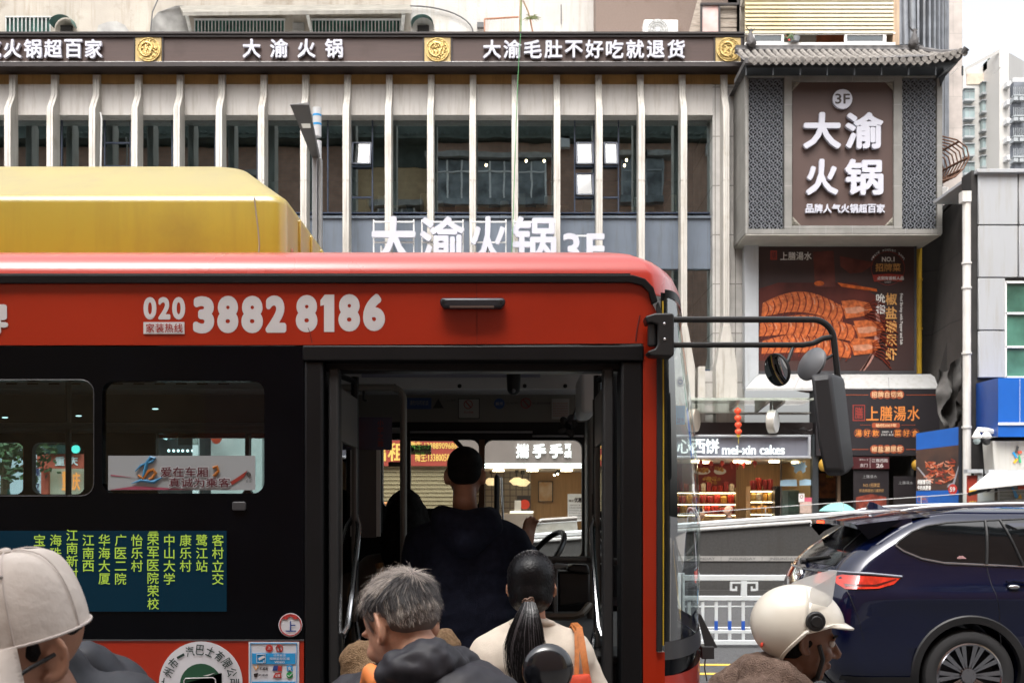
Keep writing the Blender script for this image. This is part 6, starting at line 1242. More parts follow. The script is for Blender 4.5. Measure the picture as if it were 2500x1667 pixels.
# yellow roof unit
y0, y1 = 4.93, 6.6; xs0, xs1 = -8.6, -.985
m = MB(); rr = []
def rlev(zz, iy, ix, rc, k=6):
    o = []; a, b, c, d = xs0+ix, xs1-ix, y0+iy, y1-iy
    for cx_, cy_, a0 in ((b-rc, c+rc, -PI/2), (b-rc, d-rc, 0), (a+rc, d-rc, PI/2), (a+rc, c+rc, PI)): o += [(cx_+rc*math.cos(a0+i*PI/2/k), cy_+rc*math.sin(a0+i*PI/2/k), zz) for i in range(k+1)]
    return o
for L_ in ((2.7, 0, 0, .07), (3.03, .0, 0, .07), (3.06, .008, .006, .07), (3.078, .035, .025, .08), (3.34, .52, .3, .1), (3.368, .6, .36, .1), (3.375, .7, .5, .1)): rr.append(rlev(*L_))
m.loft(rr); ru = m.build('roof_unit', yel, BUS, smooth=55)
m = MB()
for k in range(4): m.box(xs1-.01, xs1+.012, y0+.32+k*.3, y0+.36+k*.3, 2.76, 3.04-.0*k)
m.box(xs1+.0, xs1+.03, y0+.75, y0+1.35, 2.76, 2.98); m.build('end_ribs', yel, ru, bevel=.008)
m = MB(); m.ell((xs1+.002, y0+.16, 2.84), (.006, .03, .03), 12, 8); m.ell((xs1+.01, y0+.16, 2.84), (.02, .012, .012), 8, 6); m.build('rusty_bolt', rust, ru)
m = MB(); m.tube([W(621, 483, y0-.001), W(625, 520, y0-.001), W(630, 560, y0-.001), W(633, 600, y0-.001), W(631, 622, y0-.001)], .0035, 5); m.build('sealant_line', M('sealant_grey', (.36, .34, .26), .7), ru)
# wheels
def wheel(x, yc, r=.48, w=.28):
    q = MB(); q.cyl((x, yc-w/2, r), (x, yc+w/2, r), r, n=36); wh = q.build('wheel', RUBBER, BUS, bevel=.04, seg=3)
    q = MB(); q.cyl((x, yc-w/2-.012, r), (x, yc+w/2+.012, r), r*.58, n=30); q.build('rim', M('steel_wheel', (.3, .3, .31), .4, .6), wh, bevel=.02)
for x in (-1.6, -7.3): wheel(x, 4.68); wheel(x, 6.82)
# ---------------- bus interior
inw = M('bus_interior_white', (.6, .6, .6), .5, var=.06); inb = M('bus_interior_beige', (.16, .15, .135), .6, var=.08); ing = M('bus_interior_grey', (.13, .13, .135), .6)
m = MB(); m.box(-9.5, .5, YB+.07, YBF-.07, .3, .35); m.build('floor', M('bus_floor', (.07, .07, .075), .6, var=.2, vs=30), BUS)
m = MB(); m.box(-9.5, .42, YB+.06, 6.5, 2.49, 2.53); m.box(-9.5, .42, 6.44, 6.5, 2.385, 2.489); m.box(-9.5, .42, 6.502, YBF-.1, 2.4, 2.44); m.build('ceiling', inw, BUS)
m = MB(); m.box(-.85, .16, 6.425, 6.438, 2.45, 2.488); m.build('ceiling_advert', M('advert_print', (.35, .36, .45), .4, c2=(.2, .2, .3), vs=2), BUS)
m = MB()
for a in (963, 1122, 1281, 1380): m.ell(W(a, 942, 6.437), (.012, .008, .012), 10, 6)
for k in range(60):
    for r in (0, 1): m.box(-8.5+k*.12, -8.44+k*.12, 6.432, 6.438, 2.41+r*.03, 2.418+r*.03) if k < 58 and -8.5+k*.12 < -1.35 else None
m.build('ceiling_screws', BLACK, BUS)
Yw = 6.9; sc_ = F/Yw
m = MB(); m.box(-9.5, X(1440, Yw), Yw, Yw+.03, Z(1030, Yw), 2.42); m.build('upper_wall', inb, BUS)
zt_ = Z(1030, Yw)
tiles = [(-210, 68, -200, 58, 1080, 1206), (68, 290, 78, 206, 1080, 1206), (290, 603, 380, 598, 1032, 1208), (603, 905, 608, 720, 1045, 1208), (905, 1176, 934, 1169, 1073, 1240), (1176, 1440, 1183, 1421, 1074, 1362)]
m = MB()
for a, b, c, d, t_, bt in tiles: m.hole(X(a, Yw), X(b, Yw), .35, zt_, X(c, Yw), X(d, Yw), Z(bt, Yw), Z(t_, Yw), .05, Yw, Yw+.06)
m.box(-9.5, X(-210, Yw), Yw, Yw+.06, .35, zt_); m.build('far_wall', bmat, BUS)
for a, b, c, d, t_, bt in tiles:
    q = MB(); q.quad((X(c-2, Yw), Yw+.03, Z(bt+2, Yw)), (X(d+2, Yw), Yw+.03, Z(bt+2, Yw)), (X(d+2, Yw), Yw+.03, Z(t_-2, Yw)), (X(c-2, Yw), Yw+.03, Z(t_-2, Yw))); q.build('far_window_pane', bgl2, BUS)
m = MB(); m.box(-9.6, X(1440, Yw), YBF-.035, YBF, .32, Z(1370, YBF)); m.box(-9.6, X(1440, Yw), YBF-.035, YBF, Z(1070, YBF), 2.6)
for a, b in ((-3000, -205), (62, 74), (210, 376), (724, 930)): m.box(X(a, YBF), X(b, YBF), YBF-.035, YBF, .33, 2.6)
m.build('far_side', red, BUS)
m = MB(); m.box(-9.6, -9.5, YB, YBF, .32, 2.6); m.build('rear_wall', red, BUS)
m = MB(); m.pbox(1170, 1073, 1183, 1300, Yw-.02, .02); m.build('far_pillar', M('rust_brown_pillar', (.12, .05, .02), .5), BUS)
m = MB(); m.pbox(1300, 1062, 1425, 1066, Yw-.03, .03); m.pbox(1000, 1052, 1300, 1056, Yw-.03, .03); m.tube([(-9.4, 6.3, Z(1050, 6.3)), (-.6, 6.3, Z(1050, 6.3))], .016, 8); m.tube([(-9.4, 5.4, 2.1), (-1.1, 5.4, 2.1)], .016, 8); m.build('rail', M('rail_grey', (.25, .25, .26), .4, .3), BUS)
# notices on the far wall
Yn = Yw-.006
def note(name, parts_):
    q = MB(); mats = []
    for fn_, mt in parts_:
        if mt not in mats: mats.append(mt)
        k = len(q.f); fn_(q); q.m[k:] = [mats.index(mt)]*(len(q.f)-k)
    q.build(name, mats, BUS)
nbl = M('notice_blue', (.03, .07, .2), .5); nrd = M('notice_red', (.25, .04, .04), .5); nwh = M('notice_white', (.3, .29, .27), .5); nbk = M('notice_black', (.02, .02, .02), .5)
note('blue_notice', [(lambda q: q.pbox(987, 971, 1053, 998, Yn, .004), nbl), (lambda q: q.text('请勿与司机谈', 1000, 977, 1046, 989, Yn-.003, .002, .01), nwh)])
note('triangle_notice', [(lambda q: q.pprism([(1057, 996), (1070, 973), (1083, 996)], Yn, .004), nbk), (lambda q: q.text('小心夹手', 1090, 974, 1112, 980, Yn, .003), nbk)])
note('no_entry_notice', [(lambda q: q.pbox(1118, 972, 1171, 1022, Yn, .004), nbk), (lambda q: q.pbox(1120, 974, 1169, 1020, Yn-.002, .002), nwh), (lambda q: q.ring(1143, 987, 11, 2, Yn-.004, .002), nrd), (lambda q: q.pprism([(1135, 980), (1137, 978), (1151, 994), (1149, 996)], Yn-.006, .002), nrd), (lambda q: q.text('禁止吸烟', 1132, 1003, 1155, 1009, Yn-.004, .002), nrd)])
note('blue_round_notice', [(lambda q: q.disc(1219, 985, 13, Yn, .004), nbl), (lambda q: q.text('投币', 1210, 981, 1228, 989, Yn-.003, .002, .02), nwh), (lambda q: q.text('请主动投币刷卡', 1236, 981, 1266, 986, Yn, .003), nbk)])
note('no_smoking_notice', [(lambda q: q.ring(1284, 984, 13, 2.4, Yn, .003), nrd), (lambda q: q.pprism([(1275, 976), (1277, 974), (1293, 992), (1291, 994)], Yn-.003, .002), nrd), (lambda q: q.text('禁止携带易燃易爆', 1300, 981, 1344, 987, Yn, .003), nbk)])
note('red_text_notice', [(lambda q: q.pbox(1347, 973, 1390, 1023, Yn, .004), nwh)]+[((lambda r: lambda q: q.text('乘车须知请勿携带危险品上车'[r % 3:8+r % 3], 1350, 983+r*6, 1386, 986.5+r*6, Yn-.003, .002))(r), nrd) for r in range(6)])
note('exit_label', [(lambda q: q.pbox(1002, 1086, 1053, 1109, 6.88, .003), G('exit_film', (.25, .5, .42), 1.2)), (lambda q: q.text('应急出口', 1014, 1089, 1052, 1101, 6.875, .002, .01), M('exit_dark', (.01, .05, .04), .5)), (lambda q: q.disc(1006, 1097, 5, 6.876, .002), nbk)])
note('scan_notice', [(lambda q: q.pbox(434, 1036, 484, 1086, 6.88, .003), G('scan_film', (.62, .64, .62), 1.2)), (lambda q: q.text('扫一扫', 441, 1048, 461, 1054, 6.875, .002, .01), nbk), (lambda q: q.text('全知道', 465, 1048, 482, 1054, 6.875, .002, .01), nbk), (lambda q: q.text('公交到站', 446, 1058, 462, 1061, 6.875, .002), nbk), (lambda q: q.text('线路信息', 466, 1058, 480, 1061, 6.875, .002), nbk)])
# fittings inside the front door
m = MB(); v = W(1254, 935, 6.2); m.cyl(v+Vector((0, 0, .07)), v-Vector((0, 0, .03)), .04, .036, n=16); m.ell(v-Vector((0, 0, .03)), .036, 14, 8); dc = m.build('dome_camera', BLACK, BUS); m = MB(); m.ell(v+Vector((0, -.03, -.045)), .012, 10, 6); m.build('lens', M('camera_lens', (.2, .2, .22), .1), dc)
m = MB(); v = W(1385, 1042, 6.4)
for k in range(4): m.ell(v+Vector((.035*math.cos(k*1.57+.5), .0, .035*math.sin(k*1.57+.5))), (.03, .006, .022), 10, 6, Matrix.Rotation(-k*1.57-.5, 3, 'Y'))
m.cyl(v+Vector((0, -.01, 0)), v+Vector((.03, .06, .05)), .025, .03, n=12); m.tube([v+Vector((.03, .06, .05)), v+Vector((.06, .1, .12))], .008, 6); m.build('cab_fan', BLACK, BUS)
m = MB(); m.pprism([(1418, 906), (1470, 906), (1470, 985), (1452, 1008), (1421, 1009), (1418, 990)], 5.75, .5); m.build('door_motor_cover', inw, BUS, bevel=.02, seg=3)
m = MB(); m.pbox(1434, 1005, 1468, 1600, 6.3, .25); m.build('cab_pillar', M('cab_pillar_grey', (.2, .195, .18), .5), BUS, bevel=.03, seg=3)
m = MB(); m.tube([W(1449, 975, 5.6), W(1449, 1255, 5.6)], .005, 5); m.tube([W(1446, 1205, 5.6), W(1446, 1258, 5.6), W(1453, 1258, 5.6), W(1453, 1205, 5.6)], .003, 5); m.build('hanging_cable', BLACK, BUS)
m = MB(); m.tube([W(800, 946, 5.5), W(955, 946, 5.5)]+[W(955+30*math.sin(i*PI/12), 976-30*math.cos(i*PI/12), 5.5) for i in range(7)]+[W(985, 1075, 5.5), W(985, 1600, 5.5)], .0175, 12); m.build('grab_pole', M('grey_pole', (.2, .19, .17), .4, .2), BUS)
m = MB(); m.tube([W(930, 1072, 5.52), W(930, 1300, 5.52)], .006, 5); m.tube([W(888, 945, 5.5), W(888, 975, 5.5), W(896, 978, 5.5)], .008, 6); m.pbox(948, 1127, 978, 1138, 5.45, .03); m.build('partition_fixings', BLACK, BUS)
m = MB(); m.pbox(866, 1098, 919, 1312, 5.48, .02); pt_ = m.build('partition', M('partition_grey', (.085, .085, .09), .5), BUS, bevel=.003); m = MB(); m.pbox(918.6, 1098, 928, 1309, 5.47, .025); m.build('partition_edge', M('edge_white', (.5, .5, .5), .5), pt_)
m = MB(); m.pbox(871, 1018, 957, 1098, 5.5, .004); po = m.build('inside_poster', M('poster_blue', (.03, .07, .14), .4, c2=(.09, .02, .03), vs=2.5), BUS); m = MB(); m.chars('小学之雅', 929, 1032, 17, 15, 5.495, .003, .01, vert=True); m.build('poster_lettering', M('notice_red'), po)
m = MB(); m.pbox(770, 1200, 866, 1900, 5.48, .03); m.build('entry_panel', ing, BUS)
m = MB(); m.pbox(980, 1067, 1002, 1700, 6.0, .04); m.pbox(1002, 1067, 1106, 1076, 6.0, .04); m.pprism([(1096, 1067), (1112, 1067), (1142, 1100), (1142, 1260), (1132, 1260), (1132, 1104)], 6.0, .04); m.build('cab_partition_frame', bmat, BUS, bevel=.006)
m = MB(); m.pbox(1206, 1158, 1219, 1400, 6.2, .12); m.build('driver_seat', M('seat_black', (.02, .02, .024), .6), BUS, bevel=.03, seg=3)
m = MB(); m.tube([W(1228, 1270, 6.1), W(1224, 1165, 6.1), W(1211, 1157, 6.1)], .006, 6); m.build('seat_trim', CHROME, BUS)
R = Matrix.Rotation(math.radians(-58), 3, 'X') @ Matrix.Rotation(math.radians(0), 3, 'Z')
c = W(1318, 1368, 6.35); R = Vector((-.75, -.25, .62)).to_track_quat('Z', 'Y').to_matrix()
m = MB(); m.tube([c+R @ Vector((.2*math.cos(i*PI/16), .2*math.sin(i*PI/16), 0)) for i in range(32)], .016, 8, closed=True); m.tube([c+R @ Vector((-.2, 0, 0)), c+R @ Vector((0, 0, -.03)), c+R @ Vector((.2, 0, 0))], .014, 6); m.tube([c, c+R @ Vector((.0, 0, -.35))], .035, 10); m.build('steering_wheel', M('wheel_black', (.02, .02, .022), .3), BUS)
m = MB(); m.box(.0, .62, 5.25, 6.85, .36, 1.02); m.box(.1, .72, 5.0, 6.8, 1.022, 1.1); m.build('dashboard', M('dash_black', (.02, .02, .022), .5), BUS, bevel=.04, seg=3)
m = MB(); m.tube([W(1322, 1366, 5.4), W(1436, 1366, 5.4), W(1520, 1372, 5.2)], .018, 8); m.build('cab_bar', M('dark_rail', (.06, .058, .055), .4), BUS)
m = MB(); m.pprism([(1362, 1394), (1440, 1398), (1440, 1470), (1364, 1482)], 5.42, .2); m.pprism([(1385, 1384), (1400, 1377), (1436, 1378), (1442, 1402), (1386, 1394)], 5.4, .25); m.build('cab_locker', BLACK, BUS, bevel=.012)
m = MB(); m.pbox(1350, 1383, 1362, 1500, 5.36, .04); m.pprism([(1345, 1381), (1360, 1374), (1388, 1377), (1382, 1386), (1356, 1390)], 5.33, .1); m.build('fare_box', M('fare_grey', (.16, .165, .17), .4), BUS, bevel=.006)
m = MB(); m.tube([W(1320, 1504, 5.2), W(1400, 1504, 5.2), W(1420, 1498, 5.2), W(1440, 1475, 5.25)], .018, 8); m.build('front_rail', M('brown_rail', (.1, .085, .07), .35, .2), BUS)
for i, x in enumerate((-1.2, -2.2, -3.1, -4.0)):
    q = MB(); q.box(x, x+.42, 6.3, 6.82, .8, .88); q.add([(x-.02, 6.3, .88), (x+.06, 6.3, .88), (x-.04, 6.3, 1.45), (x-.1, 6.3, 1.45), (x-.02, 6.82, .88), (x+.06, 6.82, .88), (x-.04, 6.82, 1.45), (x-.1, 6.82, 1.45)], [(0, 1, 2, 3), (7, 6, 5, 4), (0, 4, 5, 1), (1, 5, 6, 2), (2, 6, 7, 3), (3, 7, 4, 0)]); q.box(x+.1, x+.3, 6.45, 6.6, .352, .8); q.build('seat', M('seat_blue', (.02, .035, .07), .6), BUS, bevel=.02)
m = MB()
for x in (-2.3, -3.2, -1.25): m.tube([(x, 5.9, .36), (x, 5.9, 2.48)], .016, 8)
m.build('pole', M('grey_pole'), BUS)
m = MB()
for a, b in ((379, 998), (12, 1019), (192, 1015)): m.ell(W(a, b, 6.2), (.018, .01, .004), 10, 5)
m.build('ceiling_light', M('led_cool', (.9, 1, .97), emit=1, ecol=(.8, 1, .95)), BUS)
# ================================================================ DARK BLUE CAR
CX0, CYC = 2.48, 10.065
CAR = thing('parked_car', 'glossy dark blue estate car with chrome roof rails beyond the bus nose', 'car', (CX0+2.4, CYC, 0))
cpaint = M('dark_blue_car_paint', (.0018, .004, .022), .12, .2, var=.05, coat=.75, spec=.5); cgl = M('tinted_car_glass', (.004, .005, .006), .03, var=.1, spec=.7); ctrim = M('car_black_trim', (.012, .012, .013), .5); cchr = M('car_bright_trim', (.7, .71, .73), .15, 1, var=.02)
TAB = [(.24, .16, .90, 4.72), (.32, .08, .925, 4.8), (.42, .03, .95, 4.85), (.6, .0, .962, 4.88), (.8, -.005, .966, 4.86), (.95, .01, .966, 4.8), (1.03, .03, .96, 4.55), (1.1, .055, .94, 4.05), (1.17, .09, .915, 3.85), (1.25, .14, .893, 3.7), (1.33, .22, .877, 3.55), (1.42, .34, .858, 3.36), (1.5, .46, .834, 3.15), (1.57, .57, .8, 2.95), (1.63, .68, .755, 2.7), (1.675, .82, .69, 2.45), (1.71, 1.02, .58, 2.2), (1.727, 1.25, .42, 2.05)]
def cr(zz):
    n = len(TAB); i = max(0, min(n-2, next((k for k in range(n-1) if zz <= TAB[k+1][0]), n-2)))
    p = [TAB[max(0, min(n-1, i+k))] for k in (-1, 0, 1, 2)]; t = (zz-p[1][0])/(p[2][0]-p[1][0]); o = []
    for c in (1, 2, 3):
        h = p[2][0]-p[1][0]
        m0 = (p[2][c]-p[0][c])/max(1e-6, p[2][0]-p[0][0])*h; m1 = (p[3][c]-p[1][c])/max(1e-6, p[3][0]-p[1][0])*h
        o.append((2*t**3-3*t*t+1)*p[1][c]+(t**3-2*t*t+t)*m0+(-2*t**3+3*t*t)*p[2][c]+(t**3-t*t)*m1)
    return o
BOW, RC = .13, .26
def wz(x, zz):
    r = cr(zz); return r[1]+.022*math.exp(-((zz-1.0)/.07)**2)*math.exp(-((x-1.0)/1.0)**2)-.018*math.exp(-((zz-.72)/.12)**2)*math.exp(-((x-2.6)/1.4)**2)
def surf(x, zz):                                         # half width of the body at (x, z)
    xr, w_, xf = cr(zz); rc = min(RC, w_*.6); w_ = wz(x, zz); u = x-xr-BOW*((w_-rc)/w_)**2
    if u < rc: return w_-rc+math.sqrt(max(0, rc*rc-(rc-max(0, u))**2))
    return w_
def sp(x, zz, off=.004, s=-1): return (CX0+x, CYC+s*(surf(x, zz)+off), zz)
def rp(y, zz, off=.004):
    xr, w_, xf = cr(zz); return (CX0+xr+BOW*(y/w_)**2-off, CYC+y, zz)
def cring(zz):
    xr, w_, xf = cr(zz); rc = min(RC, w_*.6); o = []; half = []
    for i in range(9): y = (w_-rc)*i/8; half.append((xr+BOW*(y/w_)**2, y))
    x0, y0 = half[-1]
    for i in range(1, 9): a = PI/2*i/8; half.append((x0+rc*(1-math.cos(a)), y0+rc*math.sin(a)))
    xs = half[-1][0]; xe = xf-.5
    for i in range(1, 25): x = xs+(xe-xs)*i/24; half.append((x, wz(x, zz)))
    for i in range(1, 9): a = PI/2*i/8; half.append((xe+.5*math.sin(a), half[32+8][1]*0+(w_-.35*(1-math.cos(a)))*(1 if i < 8 else .6)))
    half.append((xf+.02, 0))
    L = [(CX0+a, CYC-b, zz) for a, b in half]; Rr = [(CX0+a, CYC+b, zz) for a, b in half[1:-1]][::-1]
    return L+Rr
m = MB(); zs = []
for i in range(len(TAB)-1):
    for k in range(3): zs.append(TAB[i][0]+(TAB[i+1][0]-TAB[i][0])*k/3)
zs.append(TAB[-1][0]); m.loft([cring(q) for q in zs])
body = m.build('body', cpaint, CAR, smooth=40)
HX, HX2, HR = 1.19, 4.04, .37
cut = MB()
for hx in (HX, HX2): cut.cyl((CX0+hx, CYC-1.2, .385), (CX0+hx, CYC-.55, .385), .415, n=40); cut.cyl((CX0+hx, CYC+.55, .385), (CX0+hx, CYC+1.2, .385), .415, n=40)
# wheel arches are cut straight into the body mesh
import bmesh
co = cut.build('arch_cutter', ctrim, CAR); bo = body.modifiers.new('arches', 'BOOLEAN'); bo.object = co; bo.operation = 'DIFFERENCE'; bo.solver = 'EXACT'
dg = bpy.context.evaluated_depsgraph_get(); ev = body.evaluated_get(dg); nm = bpy.data.meshes.new_from_object(ev); body.modifiers.clear(); body.data = nm; nm.name = 'body'; bpy.data.objects.remove(co)
def onside(name, poly, mt, off=.004, dens=.05, par=CAR, Yq=9.2):
    """a polygon given in photo pixels, laid on the near flank as a fine triangulated patch"""
    P_ = [((a-CX)/F*Yq-CX0, CH+(YH-b)/F*Yq) for a, b in poly]; bm = bmesh.new(); vs = [bm.verts.new((a, 0, b)) for a, b in P_]; f = bm.faces.new(vs); bmesh.ops.triangulate(bm, faces=[f])
    bmesh.ops.subdivide_edges(bm, edges=bm.edges[:], cuts=3, use_grid_fill=True)
    bmesh.ops.triangulate(bm, faces=bm.faces[:])
    q = MB(); idx = {v: i for i, v in enumerate(bm.verts)}; q.add([sp(v.co.x, v.co.z, off) for v in bm.verts], [tuple(idx[v] for v in f_.verts) for f_ in bm.faces]); bm.free()
    return q.build(name, mt, par, smooth=60)
def sline(pts, r=.004, off=.001, Yq=9.2): return [Vector(sp((a-CX)/F*Yq-CX0, CH+(YH-b)/F*Yq, off)) for a, b in pts]
def dense(pts, n=6):
    o = []
    for i in range(len(pts)-1):
        for k in range(n): t = k/n; o.append((pts[i][0]+(pts[i+1][0]-pts[i][0])*t, pts[i][1]+(pts[i+1][1]-pts[i][1])*t))
    return o+[pts[-1]]
qw = [(2189, 1333), (2196, 1323), (2231, 1300), (2267, 1286), (2321, 1278), (2413, 1273), (2402, 1375), (2352, 1374), (2303, 1371), (2249, 1361), (2206, 1343)]
w1 = onside('quarter_window', qw, cgl); onside('rear_door_window', [(2419, 1273), (2450, 1270), (2490, 1290), (2492, 1380), (2409, 1377)], cgl); onside('rear_door_window', [(2456, 1270), (2620, 1264), (2760, 1272), (2760, 1390), (2498, 1381)], cgl)
m = MB(); m.tube(sline(dense([(2187, 1331), (2206, 1345), (2249, 1363), (2303, 1373.5), (2402, 1378), (2500, 1383), (2760, 1393)]), off=.006), .008, 8); m.build('bright_trim', cchr, CAR)
m = MB(); m.tube(sline(dense([(2187, 1331), (2196, 1321), (2231, 1298), (2267, 1284), (2321, 1276), (2413, 1271), (2620, 1262)]), off=.004), .009, 6); m.tube(sline(dense([(2416, 1271), (2405, 1377)]), off=.008), .012, 6); m.tube(sline(dense([(2453, 1268), (2495, 1381)]), off=.008), .01, 6); m.build('window_seal', ctrim, CAR)
cutm = M('panel_gap', (.001, .001, .002), .6)
m = MB(); m.tube(sline(dense([(2416, 1268), (2405, 1379), (2410, 1420), (2425, 1480), (2430, 1530), (2432, 1570)]), off=-.001), .004, 5); m.tube(sline(dense([(2170, 1257), (2163, 1275), (2120, 1310), (2084, 1340), (2075, 1365), (2058, 1380), (2030, 1390)]), off=0), .004, 5); m.tube(sline(dense([(2062, 1436), (2085, 1500), (2100, 1560)]), off=-.001), .003, 5); m.build('panel_gap', cutm, CAR)
tl_ = M('tail_lamp_red', (.42, .02, .01), .08, var=.5, vs=20, coat=1, emit=.06, ecol=(1, .08, .02)); tlk = M('tail_lamp_dark', (.08, .005, .004), .08, coat=1)
t1 = onside('tail_light', [(2044, 1402), (2121, 1405), (2192, 1409), (2174, 1424), (2135, 1434), (2060, 1436), (2046, 1424)], tl_, .008)
m = MB(); m.tube(sline(dense([(2040, 1396), (2121, 1399), (2196, 1406)]), off=.01), .01, 6, rs=None); m.build('brow_highlight', M('car_paint_highlight', (.25, .26, .3), .2, .3, coat=1), CAR)  # pale line above the tail lamp, its whitish highlight put into the colour
onside('lamp_bar', [(2060, 1424), (2130, 1424), (2180, 1411), (2182, 1413), (2134, 1429), (2062, 1430)], tlk, .011, par=t1)
for s in (-1, 1):
    q = MB(); q.grid(lambda u, v: rp(s*(.42+u*.3), 1.09+v*.1, .008), 8, 4); q.build('tail_light', tl_, CAR, smooth=60)
m = MB(); m.grid(lambda u, v: rp(-.66+1.32*u, 1.245+v*.32, .006), 20, 10); rwn = m.build('rear_window', M('rear_glass', (.004, .004, .005), .08, spec=.18), CAR, smooth=60)
m = MB(); m.tube([rp(y, 1.19, .008) for y in [-.7+i*.1 for i in range(15)]], .012, 6); m.build('tailgate_trim', M('dark_chrome', (.2, .2, .21), .15, 1), CAR)
m = MB(); v = Vector(rp(0, 1.27, .03)); m.tube([v, Vector(rp(-.2, 1.29, .03)), Vector(rp(-.42, 1.31, .02))], .012, 6); m.cyl(Vector(rp(.03, 1.25, .0)), Vector(rp(.03, 1.25, .06)), .03, n=10); m.build('rear_wiper', ctrim, CAR)
def el(y0, z0, a, b, n=24): return [Vector(rp(y0+a*math.cos(i*2*PI/n), z0+b*math.sin(i*2*PI/n), .012)) for i in range(n)]
m = MB(); m.tube(el(0, 1.13, .075, .052), .007, 6, closed=True); m.tube(el(0, 1.13, .028, .048), .006, 6, closed=True); m.tube(el(0, 1.155, .06, .022), .006, 6, closed=True); m.build('emblem', cchr, CAR)
m = MB(); m.grid(lambda u, v: rp(-.5+u, .8+v*.2, .005), 12, 4); m.build('plate_recess', ctrim, CAR); m = MB(); m.grid(lambda u, v: rp(-.22+.44*u, .83+v*.14, .012), 6, 2); m.build('number_plate', sbl, CAR)
m = MB(); zt = lambda x: 1.615+.085*min(1, max(0, (x-.24)/.65))**.8
def spl(u, v):
    y = -.735+1.47*u; x0 = .25+.1*(y/.735)**2; x = x0+(.95-x0)*v; return (CX0+x, CYC+y, zt(x)-.055*(abs(y)/.735)**3)
m.grid(spl, 24, 10); m.grid(lambda u, v: tuple(a+b for a, b in zip(spl(u, v*.75), (0, 0, -.035-.03*v))), 24, 8)
for k in (0, 1): m.grid(lambda u, v: tuple(a+b for a, b in zip(spl(k, u*.75), (0, 0, (-.035-.03*u)*v))), 8, 2)
m.grid(lambda u, v: tuple(a+b for a, b in zip(spl(u, 0), (0, 0, -.035*v))), 24, 2); spo = m.build('spoiler', cpaint, CAR, smooth=35)
m = MB(); m.box(CX0+.243, CX0+.262, CYC-.1, CYC+.1, 1.585, 1.61); m.build('brake_lamp', M('brake_lamp_lit', (.6, .04, .02), .2, emit=.9, ecol=(1, .1, .03)), spo)
for s in (-1, 1):
    q = MB(); q.add([(CX0+.33, CYC+s*.73, 1.58), (CX0+.5, CYC+s*.76, 1.6), (CX0+.72, CYC+s*.74, 1.62), (CX0+.5, CYC+s*.8, 1.5), (CX0+.44, CYC+s*.75, 1.46)], [(0, 1, 2, 3, 4)] if s < 0 else [(4, 3, 2, 1, 0)]); q.build('spoiler_wing', bblk, CAR)
def railz(x): return 1.675+.062*math.sin(PI*min(1, max(0, (x-.72)/2.2)))**.6
for s in (-1, 1):
    q = MB(); q.tube([(CX0+x, CYC+s*.64, railz(x)+.012) for x in [.74+k*.075 for k in range(30)]], .02, 10, rs=[.004]+[.012, .017]+[.02]*25+[.012, .004]); q.build('roof_rail', M('satin_rail', (.72, .73, .75), .28, .9, var=.02), CAR)
m = MB(); m.loft([[(CX0+.66+t*.05, CYC+y, 1.705+h) for y, h in ((-.035, 0), (-.012, .05*f), (.012, .05*f), (.035, 0))] for t, f in ((0, .6), (.4, 1.4), (1, 1.35), (2, .9), (3, .5), (4.2, .05))]); m.build('roof_antenna', cpaint, CAR, bevel=.004)
